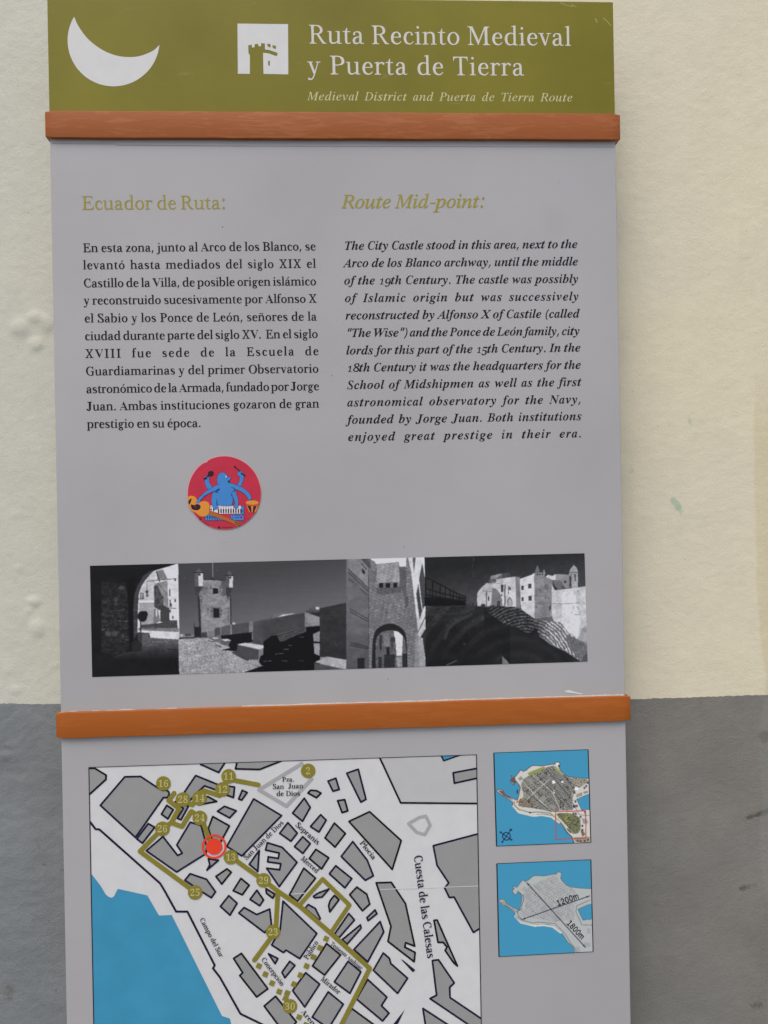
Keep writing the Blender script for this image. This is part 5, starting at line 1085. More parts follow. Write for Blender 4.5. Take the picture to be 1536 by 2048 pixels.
        vs([(0.350, 0.400, 0.03), (0.295, 0.450, 0.040), (0.205, 0.464, 0.042), (0.110, 0.425, 0.068), (0.095, 0.345, 0.085), (0.180, 0.270, 0.090), (0.290, 0.215, 0.090), (0.345, 0.130, 0.085), (0.310, 0.048, 0.062), (0.210, 0.016, 0.040), (0.125, 0.034, 0.038), (0.070, 0.10, 0.028)])
        out.append(ccw([(0.335, 0.345), (0.362, 0.345), (0.352, 0.468), (0.325, 0.45)]))
        out.append(ccw([(0.052, 0.140), (0.080, 0.140), (0.092, 0.035), (0.062, 0.010)]))
    elif c == 'g':
        n = 28
        for cx, cy, rx, ry, wx, wy in ((0.225, 0.322, 0.168, 0.158, 0.080, 0.036), (0.240, -0.092, 0.195, 0.120, 0.060, 0.040)):
            out.append([(cx + rx * math.cos(2 * math.pi * i / n), cy + ry * math.sin(2 * math.pi * i / n)) for i in range(n)])
            ix, iy = rx - wx - D, ry - wy - D * .4
            out.append([(cx + ix * math.cos(-2 * math.pi * i / n), cy + iy * math.sin(-2 * math.pi * i / n)) for i in range(n)])
        vs([(0.155, 0.195, 0.034), (0.100, 0.140, 0.050), (0.135, 0.080, 0.058), (0.260, 0.052, 0.064), (0.375, 0.015, 0.064)])
        vs([(0.335, 0.425, 0.034), (0.400, 0.455, 0.034), (0.455, 0.448, 0.050)])
        ball(0.462, 0.430, 0.032)
    elif c == 'k':
        stem(0.135, 0, AS)
        flag(0.135, AS)
        foot(0.135)
        vs([(0.15, 0.215, 0.036), (0.40, 0.462, 0.036)])
        vs([(0.235, 0.290, 0.075), (0.445, 0.02, 0.085)])
        rect(0.30, XH - TS, 0.50, XH)
        rect(0.34, 0, 0.55, TS)
    elif c in 'vy':
        vs([(0.100, 0.470, 0.085), (0.262, 0.030, 0.085)])
        vs([(0.268, 0.025, 0.040), (0.405, 0.470, 0.036)])
        out.append(ccw([(0.215, 0.07), (0.300, 0.09), (0.272, -0.008), (0.248, -0.008)]))
        rect(0.0, XH - TS, 0.205, XH)
        rect(0.315, XH - TS, 0.490, XH)
        if c == 'y':
            vs([(0.275, 0.04, 0.040), (0.215, -0.11, 0.042), (0.150, -0.190, 0.045), (0.060, -0.195, 0.045)])
            ball(0.055, -0.170, 0.042)
    elif c == 'w':
        for x in (0.0, 0.245):
            vs([(0.105 + x, 0.470, 0.085), (0.245 + x, 0.030, 0.085)])
            vs([(0.250 + x, 0.025, 0.038), (0.370 + x + (0.02 if x else 0), 0.470, 0.036)])
            out.append(ccw([(0.200 + x, 0.07), (0.285 + x, 0.09), (0.256 + x, -0.008), (0.232 + x, -0.008)]))
        rect(0.0, XH - TS, 0.21, XH)
        rect(0.285, XH - TS, 0.42, XH)
        rect(0.555, XH - TS, 0.73, XH)
    elif c == 'x':
        vs([(0.110, 0.470, 0.085), (0.385, 0.010, 0.085)])
        vs([(0.385, 0.470, 0.036), (0.105, 0.010, 0.036)])
        rect(0.01, XH - TS, 0.215, XH)
        rect(0.30, XH - TS, 0.480, XH)
        rect(0.01, 0, 0.195, TS)
        rect(0.28, 0, 0.495, TS)
    elif c == 'z':
        vs([(0.360, 0.455, 0.085), (0.085, 0.025, 0.085)])
        rect(0.05, XH - 0.040, 0.405, XH)
        rect(0.035, 0, 0.405, 0.040)
        rect(0.05, XH - 0.125, 0.078, XH)
        rect(0.380, 0, 0.408, 0.135)
    return out
ROMAN = {'title': 0.088, 'hb': 0.092, 'body': 0.124, 'map': 0.122}
_gc = {}
def glyph(c, sty):
    key = (c, sty)
    if key in _gc:
        return _gc[key]
    if sty == 'sans':
        adv, loops = GL['S', c]
        loops = weigh(loops, -0.022, 0.022)
        _gc[key] = (adv, loops)
        return _gc[key]
    lf, ldx, ldy, cf, cdx, cdy, upright = STY[sty]
    ital = sty in ('bi', 'it', 'hi')
    acc = None
    if c in ACC:
        c, acc = ACC[c]
    adv = ADV.get(c, 500) / 1000
    if c == ' ':
        r = (adv, [])
    elif c in '\u201c\u201d':
        cm = GL['B', ','][1]
        xs_ = [x for l in cm for x, y in l]
        ys_ = [y for l in cm for x, y in l]
        mx_, my_ = (min(xs_) + max(xs_)) / 2, (min(ys_) + max(ys_)) / 2
        s = 1.15
        loops = []
        for k in (0, 1):
            for l in cm:
                if c == '\u201c':
                    loops.append([(0.13 + k * 0.17 - (x - mx_) * s + 0.06, 0.60 - (y - my_) * s) for x, y in l])
                else:
                    loops.append([(0.13 + k * 0.17 + (x - mx_) * s + 0.10, 0.60 + (y - my_) * s) for x, y in l])
        r = (adv, loops)
    elif c.isdigit():
        a0, loops = GL['B', c]
        loops = weigh(loops, 0.02 if sty == 'map' else 0.014, 0.003)
        top_ = max(y for l in loops for x, y in l)
        s = 0.69 / top_
        k = adv / (a0 * s) if sty != 'map' else 0.9
        if sty == 'map':
            adv = a0 * s * 0.86
            k = 0.86
        loops = [[(x * s * k, y * s) for x, y in l] for l in loops]
        if sty != 'map':                      # old-style figures
            if c in '1':
                loops = [[(x, y * 0.70) for x, y in l] for l in loops]
            elif c in '02':
                loops = [[(x, y * 0.70) for x, y in l] for l in loops]
            elif c in '34579':
                loops = [[(x, y - 0.19) for x, y in l] for l in loops]
        if ital:
            loops = [[(x + y * 0.2, y) for x, y in l] for l in loops]
        r = (adv, loops)
    elif c == '-':
        r = (adv, [[(0.04, 0.215), (0.32, 0.215), (0.335, 0.275), (0.055, 0.275)]])
    elif not c.isalpha():
        a0, loops = GL['B', c]
        if c in '.:,':
            loops = [[(x * 1.0, y * 1.0) for x, y in l] for l in weigh(loops, -0.006 if c != ',' else 0.0, 0.006)]
        k = 1
        off = (adv - a0) / 2 - (0.05 if ital else 0)
        loops = [[(x + off + (y * 0.2 if ital else 0), y) for x, y in l] for l in loops]
        r = (adv, loops)
    else:
        if c.islower() and sty in ROMAN:
            loops = roman(c, ROMAN[sty])
            cx = adv / 2
            if acc == 'a':
                loops = loops + [ccw([(cx - 0.05, 0.555), (cx - 0.01, 0.545), (cx + 0.12, 0.68), (cx + 0.10, 0.73), (cx + 0.05, 0.72)])]
            if acc == 't':
                loops = loops + stroke([(cx - 0.15, 0.585), (cx - 0.08, 0.645), (cx + 0.08, 0.600), (cx + 0.15, 0.655)], 0.05, n=8)
            _gc[key] = (adv, loops)
            return _gc[key]
        f, dx, dy = (lf, ldx, ldy) if c.islower() else (cf, cdx, cdy)
        if sty in ('title', 'hb', 'body', 'map') and c in 'vwyxkz' and c.islower():
            dx *= 0.95 if c in 'vy' and sty in ('title', 'hb') else 0.6
        if upright and c in 'AV':
            f, dx, dy = 'B', 0.015, 0.003
        a0, loops = GL[f, c]
        loops = weigh(loops, dx, dy)
        if upright and c.isupper() and c not in 'AV':
            loops = [[(x - y * 0.277, y) for x, y in l] for l in loops]
            mn = min(x for l in loops for x, y in l)
            mxx = max(x for l in loops for x, y in l)
            a0 = mxx - mn + 0.05
            loops = [[(x - mn + 0.025, y) for x, y in l] for l in loops]
        k = max(0.82, min(1.28, adv / a0))
        ky = 1.045 if c.islower() else 1.02
        off = (adv - a0 * k) / 2
        loops = [[(x * k + off, y * ky) for x, y in l] for l in loops]
        if acc == 'a':
            cx = adv / 2 + (0.10 if ital else 0.02)
            loops = loops + [ccw([(cx - 0.03, 0.54), (cx + 0.02, 0.53), (cx + 0.14, 0.66), (cx + 0.12, 0.72), (cx + 0.06, 0.70)])]
        if acc == 't':
            cx = adv / 2
            loops = loops + [ccw([(cx - 0.16, 0.56), (cx - 0.12, 0.56), (cx - 0.06, 0.60), (cx + 0.06, 0.56), (cx + 0.12, 0.57), (cx + 0.17, 0.65), (cx + 0.13, 0.65), (cx + 0.06, 0.62), (cx - 0.06, 0.66), (cx - 0.12, 0.64)])]
        r = (adv, loops)
    _gc[key] = r
    return r
_gt = {}
def glyph_tris(c, sty):
    if (c, sty) not in _gt:
        adv, loops = glyph(c, sty)
        _gt[c, sty] = (adv, *(triangulate(loops) if loops else ([], [])))
    return _gt[c, sty]
def text(s, t, A, B, em_px, sty, m, layer, parent, mode='track', name='lettering', y0=0.0, clip_z=None, **props):
    """one line of lettering whose baseline runs from A to B"""
    A, B = [Vector(p) for p in pl(t, [A, B])]
    em = em_px * PXM
    dirv = (B - A)
    L = dirv.length
    dirv.normalize()
    up = Vector((-dirv.y, dirv.x))
    adv = [glyph_tris(c, sty)[0] * em for c in s]
    last = glyph(s[-1], sty)
    nat = sum(adv)
    xk = 1.0
    tr = 0.0
    sp_extra = 0.0
    n = len(s) - 1
    ns = s.count(' ')
    if mode == 'track':
        tr = (L - nat) / (n + 5 * ns) if n else 0
        sp_extra = 5 * tr
    elif mode == 'word':
        sp_extra = (L - nat) / max(ns, 1)
    elif mode == 'scale':
        xk = L / nat
    V, F = [], []
    x = 0.0
    y = y0 - 0.00015 * layer
    for c, a in zip(s, adv):
        _, gv, gf = glyph_tris(c, sty)
        k = len(V)
        for gx, gy in gv:
            p = A + dirv * (x + gx * em * xk) + up * (gy * em)
            V.append((p.x, y, p.y))
        F += [tuple(i + k for i in f) for f in gf]
        x += a * xk + tr + (sp_extra if c == ' ' else 0)
    return mesh_obj(name, V, F, m, parent, **props)

# header
text('Ruta Recinto Medieval', 'V', (40, 206), (1284, 217), 52.6, 'title', TITLE, 1, sign, label='title lettering, first line')
text('y Puerta de Tierra', 'V', (36, 351), (1062, 358), 52.6, 'title', TITLE, 1, sign, label='title lettering, second line')
text('Medieval District and Puerta de Tierra Route', 'V', (36, 474), (1290, 480), 23.5, 'it', SUBT, 1, sign, label='small italic subtitle')
c0 = (365, 200)
outer = [(c0[0] + 228 * math.cos(R(a)), c0[1] + 228 * math.sin(R(a))) for a in np.linspace(5.5, 211, 60)]
inner = smooth([(170, 84), (184, 118), (205, 152), (235, 190), (275, 225), (325, 256), (380, 276), (432, 283), (485, 280), (535, 264), (568, 246), (592, 222)], 4, False)
flat('crescent_moon', [ccw(pl('W', outer + inner[1:-1]))], WHITE, 1, sign, label='white crescent moon emblem')
em_ = empty('tower_emblem', sign, label='white square emblem with an olive castle tower')
flat('emblem_square', [ccw(pl('K', [(122, 150), (1365, 165), (1372, 1400), (762, 1388), (752, 870), (800, 872), (910, 890), (1010, 930), (1085, 952), (1112, 895), (1095, 868),
     (1000, 835), (900, 800), (800, 790), (795, 640), (705, 636), (700, 712), (638, 706), (630, 650), (548, 656), (540, 735), (482, 742), (474, 672), (388, 684), (392, 870), (428, 930), (426, 1388), (132, 1385)]))], WHITE, 1, em_)
for q in ([(848, 656), (925, 650), (938, 680), (935, 732), (905, 732), (862, 705)], [(985, 680), (1068, 700), (1066, 775), (1035, 770), (985, 738)], [(875, 1068), (918, 1068), (918, 1180), (900, 1190), (878, 1165)]):
    flat('emblem_window', [ccw(pl('K', q))], OLIVE, 2, em_)
flat('scuff', stroke(pl('V', [(1395, 88), (1405, 108)]), 2 * PXM), film('header_scuff', (150, 146, 88), .5, .1), 1, sign)
for q in ([(1432, 84), (1455, 105), (1470, 124)], [(1280, 20), (1306, 34)], [(1230, 14), (1262, 26), (1290, 32)]):
    flat('scuff', stroke(pl('V', q), 1.6 * PXM), bpy.data.materials['header_scuff'], 1, sign)

# the two columns
text('Ecuador de Ruta:', 'T', (93, 138), (903, 134), 37.7, 'hb', HEAD, 1, sign, label='olive Spanish heading')
text('Route Mid-point:', 'U', (68, 130), (868, 126), 37.7, 'hi', HEAD, 1, sign, label='olive italic English heading')
ES = [('En esta zona, junto al Arco de los Blanco, se', 100, 375, 1402, 365), ('levant\u00f3 hasta mediados del siglo XIX el', 100, 471, 1403, 462),
      ('Castillo de la Villa, de posible origen isl\u00e1mico', 104, 572, 1405, 560), ('y reconstruido sucesivamente por Alfonso X', 104, 668, 1408, 657),
      ('el Sabio y los Ponce de Le\u00f3n, se\u00f1ores de la', 108, 768, 1408, 757), ('ciudad durante parte del siglo XV.  En el siglo', 110, 867, 1414, 854),
      ('XVIII fue sede de la Escuela de', 112, 966, 1418, 950), ('Guardiamarinas y del primer Observatorio', 116, 1064, 1418, 1048),
      ('astron\u00f3mico de la Armada, fundado por Jorge', 118, 1163, 1421, 1146), ('Juan. Ambas instituciones gozaron de gran', 118, 1260, 1421, 1243),
      ('prestigio en su \u00e9poca.', 122, 1358, 762, 1352)]
for s, a, b, c, d in ES:
    text(s, 'T', (a, b), (c, d), 24.1, 'body', INK, 1, sign)
EN = [('The City Castle stood in this area, next to the', 80, 362, 1385, 352), ('Arco de los Blanco archway, until the middle', 78, 459, 1388, 449),
      ('of the 19th Century. The castle was possibly', 80, 556, 1390, 546), ('of Islamic origin but was successively', 84, 654, 1392, 644),
      ('reconstructed by Alfonso X of Castile (called', 88, 751, 1396, 740), ('\u201cThe Wise\u201d) and the Ponce de Le\u00f3n family, city', 92, 849, 1398, 837),
      ('lords for this part of the 15th Century. In the', 92, 947, 1402, 930), ('18th Century it was the headquarters for the', 94, 1043, 1404, 1026),
      ('School of Midshipmen as well as the first', 96, 1140, 1406, 1122), ('astronomical observatory for the Navy,', 98, 1237, 1406, 1219),
      ('founded by Jorge Juan. Both institutions', 100, 1334, 1408, 1313), ('enjoyed great prestige in their era.', 102, 1430, 1408, 1409)]
for s, a, b, c, d in EN:
    text(s, 'U', (a, b), (c, d), 24.3, 'bi', INK, 1, sign)

# ------------------------------------------------------------------ street map
mapo = empty('street_map', sign, label='printed street map with numbered olive route')
m0 = pl('P', [(178.5, 1536.5), (950, 1508.5)])
MX0, MX1 = 0.0332, 0.5092
mzl, mzr = m0[0][1], m0[1][1]
MB = 0.50
mz = (mzl + mzr) / 2
CL = (MX0, MB, MX1, mz)
mframe = [(MX0, MB), (MX1, MB), (MX1, mz), (MX0, mz)]
flat('map_sheet', [mframe], MAPW, 1, mapo)
flat('pale_zone', [ccw(pl('C', [(368, 60), (590, 558), (1400, 565), (1390, 30)]))], MAPL, 2, mapo, CL)
sea = [(100, -120), (125, -106), (210, 5), (235, 45), (262, 92), (290, 118), (325, 130), (350, 112), (368, 75), (388, 38), (690, 105), (810, 312), (940, 305), (1455, 1340), (1536, 1366), (1560, 1480), (1800, 1800), (60, 1800)]
flat('sea', [ccw(pl('D', sea))], SEA, 2, mapo, CL)
flat('sea', [ccw(pl('C', [(1012, 30), (1045, 118), (1290, 30)]))], SEA, 3, mapo, CL)
BL = [('A', [(60, 186), (152, 186), (268, 256), (266, 300), (60, 487)]),
      ('A', [(210, 565), (460, 273), (622, 270), (800, 388), (850, 412), (885, 410), (908, 425), (914, 448), (905, 475), (885, 487), (855, 485), (568, 893)]),
      ('A', [(582, 908), (700, 752), (765, 790), (640, 952)]), ('A', [(835, 655), (890, 565), (955, 610), (900, 703)]),
      ('A', [(975, 530), (1010, 500), (1110, 575), (1035, 713), (998, 697), (1060, 598)]),
      ('A', [(1070, 430), (1185, 260), (1425, 358), (1410, 412), (1378, 402), (1275, 365), (1225, 412), (1130, 510)]),
      ('A', [(1310, 475), (1400, 525), (1215, 560), (1240, 500)]), ('B', [(95, 395), (160, 405), (148, 520), (60, 488)]),
      ('A', [(1235, 130), (1235, 145), (1420, 228), (1490, 120)]), ('B', [(195, 100), (170, 205), (435, 212), (720, 100)]),
      ('A', [(1408, 625), (1480, 575), (1600, 621), (1532, 693)]),
      ('A', [(1130, 738), (1240, 770), (1300, 990), (1290, 1060), (990, 1247), (680, 1030), (850, 885), (1000, 1078), (1048, 1055), (992, 970)]),
      ('A', [(1360, 680), (1530, 775), (1430, 960), (1345, 900), (1315, 800)]), ('A', [(1315, 1112), (1418, 1128), (1300, 1228), (1330, 1175)]),
      ('D', [(1075, -52), (1128, -117), (1297, -60), (1388, 68), (1345, 128), (1250, 68), (1150, 0)]),
      ('A', [(1392, 1293), (1505, 1215), (1550, 1250), (1452, 1370)]),
      ('B', [(205, 535), (245, 440), (298, 465), (238, 548)]), ('B', [(370, 535), (675, 718), (240, 1160), (75, 1055)]),
      ('B', [(965, 470), (995, 440), (1060, 445), (1108, 472), (1058, 522)]), ('B', [(925, 527), (990, 628), (905, 780), (797, 690)]),
      ('B', [(1185, 340), (1270, 308), (1308, 430), (1240, 450)]), ('B', [(1290, 555), (1368, 543), (1402, 665), (1340, 685)]),
      ('C', [(18, 245), (140, 202), (222, 520), (168, 550)]), ('B', [(1105, 708), (1165, 768), (1085, 898), (993, 838)]),
      ('B', [(1255, 800), (1375, 915), (1262, 1062), (1152, 962)]), ('B', [(745, 795), (848, 910), (778, 998), (655, 912)]),
      ('B', [(908, 950), (990, 1025), (910, 1132), (817, 1057)]), ('B', [(1052, 1088), (1192, 1180), (1115, 1302), (980, 1188)]),
      ('B', [(520, 1015), (680, 1065), (845, 1230), (650, 1495), (512, 1295), (655, 1312), (668, 1245), (523, 1225), (530, 1170), (640, 1188), (650, 1128), (500, 1095)]),
      ('B', [(430, 1100), (415, 1330), (322, 1252)]), ('P', [(607.7, 1736), (631, 1756), (595, 1802), (579, 1789)]),
      ('B', [(1270, 1268), (1445, 1408), (1370, 1510), (1200, 1355)]), ('C', [(82, 968), (235, 1165), (300, 1330), (215, 1378), (-40, 1125)]),
      ('C', [(42, 755), (260, 652), (595, 958), (500, 1262)]), ('C', [(1440, 185), (1145, 240), (1158, 350), (1440, 288)]),
      ('C', [(1440, 878), (935, 1012), (975, 1220), (1098, 1405), (1055, 1460), (1105, 1560), (1155, 1555), (1360, 1930), (1440, 1880)]),
      ('F', [(125, 20), (230, 95), (262, 200), (185, 270), (50, 100)]), ('F', [(318, 262), (338, 302), (245, 375), (232, 345)]),
      ('F', [(372, 385), (410, 495), (240, 812), (95, 680)]),
      ('F', [(330, -25), (490, -30), (640, 195), (738, 645), (642, 608), (632, 655), (742, 712), (732, 810), (455, 595), (487, 435)]),
      ('F', [(405, 718), (470, 775), (485, 830), (662, 985), (557, 1145), (300, 900)]),
      ('F', [(240, 998), (443, 1185), (385, 1275), (465, 1355), (398, 1437), (122, 1205)]),
      ('F', [(942, 372), (975, 368), (1190, 855), (1150, 820), (1060, 690), (1080, 655), (1040, 605), (985, 605)]),
      ('F', [(925, 797), (990, 790), (1157, 1035), (1108, 1080), (1112, 1190), (1520, 1465), (1520, 1620), (900, 1200), (970, 1165)]),
      ('F', [(825, 1305), (1280, 1600), (870, 1600)]), ('F', [(70, 1305), (420, 1560), (300, 1800), (-180, 1740)]),
      ('F', [(40, 300), (100, 368), (-68, 560), (-112, 520)]), ('E', [(1540, 435), (1548, 470), (1395, 645), (1340, 598)]),
      ('E', [(230, -75), (320, 0), (245, 105), (145, 60)]), ('E', [(97, 115), (188, 198), (110, 328), (5, 232)]),
      ('E', [(405, 55), (478, 162), (435, 225), (330, 155)]), ('E', [(505, 38), (602, 98), (580, 142), (510, 88)]),
      ('E', [(265, 245), (403, 322), (545, 262), (565, 430), (490, 520), (207, 305)]),
      ('E', [(692, 175), (1062, 530), (875, 805), (725, 712), (695, 738), (567, 655), (660, 490)]),
      ('E', [(235, 748), (525, 1135), (403, 1225), (217, 990), (250, 960), (150, 803)]), ('E', [(532, 752), (635, 805), (605, 860)]),
      ('E', [(765, 835), (822, 880), (712, 1015), (680, 955)]), ('E', [(1170, 640), (1322, 765), (1147, 985), (1015, 885)]),
      ('E', [(1405, 835), (1545, 950), (1425, 1185), (1255, 1060)]), ('E', [(940, 960), (1093, 1085), (930, 1335), (797, 1155)]),
      ('E', [(610, 1218), (838, 1500), (720, 1640), (485, 1325)]), ('E', [(1188, 1170), (1352, 1305), (1190, 1570), (1012, 1445)]),
      ('E', [(1025, 122), (1080, 85), (1195, 42), (1120, 130), (1040, 138)]), ('E', [(1255, 112), (1305, 160), (1205, 292), (1192, 225), (1208, 170)]),
      ('E', [(968, 212), (1045, 255), (1100, 365), (1085, 382), (932, 255)])]
for i, (t, q) in enumerate(BL):
    p = ccw(pl(t, q))
    b_ = flat('city_block', [p], BLOCK, 3, mapo, CL)
    cx = sum(a for a, b in q) / len(q)
    o = flat('block_outline', stroke(p, 3.8 * PXM, True, n=8), NAVY if i % 3 else INK, 4, mapo, CL)
for t, q in (('F', [(590, 783), (618, 795), (745, 898), (718, 922)]), ('F', [(632, 1318), (560, 1470), (440, 1560)])):
    flat('city_block', [ccw(pl(t, q))], NAVY, 4, mapo, CL)
coast = pl('A', [(95, 725), (112, 745), (160, 808), (200, 812), (820, 1362), (862, 1430)]) + pl('D', [(985, 270), (1100, 270), (1380, 820), (1362, 850)]) + pl('E', [(0, 1010), (225, 1410), (430, 1510), (700, 1640), (900, 1900)])
flat('coast_line', stroke(coast, 4.2 * PXM, n=8), NAVY, 4, mapo, CL)
flat('zone_outline', stroke(pl('C', [(360, 60), (368, 80), (590, 558), (1440, 565)]), 3.8 * PXM, n=8), INK, 4, mapo, CL)
flat('zone_outline', stroke(pl('C', [(1005, 30), (1045, 112), (1300, 25)]), 3.0 * PXM, n=8), INK, 4, mapo, CL)
flat('plaza_outline', stroke(pl('B', [(912, 140), (428, 436), (730, 615), (1015, 305)]), 7.6 * PXM, n=8), PLAZA, 3, mapo, CL)
flat('plaza_outline', stroke(pl('C', [(672, 778), (790, 712), (855, 698), (902, 795), (845, 895), (762, 872)]), 6.4 * PXM, True, n=8), PLAZA, 3, mapo, CL)
fr = 1.7 * PXM
flat('map_border', [[(MX0 - fr, MB), (MX0, MB), (MX0, mz), (MX0 - fr, mz)]], NAVY, 5, mapo)
flat('map_border', [[(MX1, MB), (MX1 + fr, MB), (MX1 + fr, mz), (MX1, mz)]], INK, 5, mapo)
flat('map_border', [[(MX0 - fr, mz), (MX1 + fr, mz), (MX1 + fr, mz + fr * .7), (MX0 - fr, mz + fr * .7)]], INK, 5, mapo)
RT = [pl('B', [(60, 335), (130, 325), (420, 380)]),
      pl('A', [(1515, 270), (1460, 400), (1430, 465), (1275, 415), (1225, 438), (1195, 500), (1150, 560), (1055, 510)]),
      pl('A', [(965, 440), (908, 515), (1015, 595), (935, 742), (1045, 782), (1140, 625), (1225, 680), (1262, 740), (1330, 930)]),
      pl('A', [(935, 742), (845, 800), (615, 1035), (1180, 1452)]),
      pl('B', [(120, 1170), (478, 1425)]) + pl('E', [(640, 68), (870, 225), (1215, 525)]) + [ray(739.5, 1936), ray(672, 2070)],
      pl('E', [(635, 68), (612, 500), (570, 560), (378, 820)]),
      pl('E', [(870, 218)]) + pl('B', [(1125, 1412)]) + pl('E', [(1420, 215), (1215, 520)])]
for i, q in enumerate(RT):
    flat('route', stroke(q, (9.2 if i != 6 else 8.2) * PXM, rnd=True, n=14), ROUTE, 5 + 0.2 * i, mapo, CL)
for q in [(1165, 585), (1097, 685), (1025, 785), (950, 885), (882, 985), (812, 1083), (738, 1180), (718, 1240), (428, 883), (498, 975), (572, 1072), (650, 1165), (868, 1445), (940, 1530)]:
    c = pl('E', [q])[0]
    r = 7.2 * PXM
    flat('route_dot', [[(c[0] + r * math.cos(R(a)), c[1] + r * math.sin(R(a))) for a in (20, 110, 200, 290)]], ROUTE, 6.8, mapo, CL)
for t, c, s in (('A', (855, 340), '16'), ('A', (845, 803), '26'), ('A', (1055, 503), '28'), ('A', (1225, 490), '14'), ('A', (1228, 692), '24'), ('B', (95, 285), '11'),
                ('A', (1460, 400), '12'), ('B', (967, 225), '2'), ('B', (120, 1172), '13'), ('B', (478, 1425), '29'), ('D', (1180, 72), '25'), ('E', (583, 510), '23'), ('E', (768, 1325), '30')):
    cc = pl(t, [c])[0]
    flat('number_marker', [circ(cc, 14.3 * PXM, 36)], ROUTE, 7, mapo)
    px, py = ph(t, [c])[0]
    w = 10.5 if len(s) > 1 else 5.0
    text(s, 'P', (px - w, py + 7.0), (px + w, py + 6.7), 20.5, 'map', NUM, 8, mapo, 'scale', 'marker_number')
rc = pl('A', [(1375, 985)])[0]
flat('position_dot', [circ(rc, 16.2 * PXM, 40)], RED, 8.5, mapo, label='red you-are-here dot')
ro, ri = circ(rc, 24.3 * PXM, 48), circ(rc, 20.2 * PXM, 48)
mesh_obj('position_ring', [(a, -0.00015 * 8.5, b) for a, b in ro + ri], [(i, (i + 1) % 48, 48 + (i + 1) % 48, 48 + i) for i in range(48)], RED, mapo)
CRS = film('vinyl_crease', (192, 193, 195), 0.35, 0.05)
flat('crease', stroke([ray(583, 1787.5), ray(636, 1784)], 1.4 * PXM), CRS, 4.5, mapo)
flat('crease', stroke([ray(760, 1778.5), ray(957, 1771.5)], 1.3 * PXM), CRS, 4.5, mapo)
for s, t, a, b, em, mode in (('Pza.', 'B', (680, 345), (815, 343), 13.2, 'scale'), ('San', 'B', (578, 425), (702, 423), 14, 'scale'), ('Juan', 'B', (745, 420), (915, 416), 14, 'scale'),
                             ('de Dios', 'B', (618, 502), (880, 498), 14, 'scale'), ('San Juan de Dios', 'B', (292, 1205), (702, 800), 14.5, 'scale'), ('Sopranis', 'B', (822, 826), (1068, 1040), 15, 'scale'),
                             ('Merced', 'B', (880, 1195), (1058, 1350), 14.5, 'scale'), ('Plocia', 'C', (150, 980), (295, 1162), 14.5, 'scale'), ('Campo del Sur', 'D', (1225, 348), (1432, 740), 13.2, 'scale'),
                             ('Concepci\u00f3n', 'E', (450, 815), (672, 1108), 14, 'scale'), ('P\u00fablico', 'E', (962, 818), (1082, 625), 15, 'scale'), ('Teniente And\u00fajar', 'P', (660, 1888), (722, 1939.5), 11.2, 'scale'),
                             ('Mirador', 'E', (1098, 1035), (1298, 1198), 14.5, 'scale'), ('Arenal', 'E', (885, 1388), (1060, 1600), 14.5, 'scale')):
    text(s, t, a, b, em, 'map', INK, 7.4, mapo, mode, 'street_name')
p0, p1 = (827.5, 1711), (854.5, 1916.5)
text('Cuesta de las Calesas', 'P', p0, p1, 23.5, 'map', NAVY, 7.4, mapo, 'scale', 'street_name')

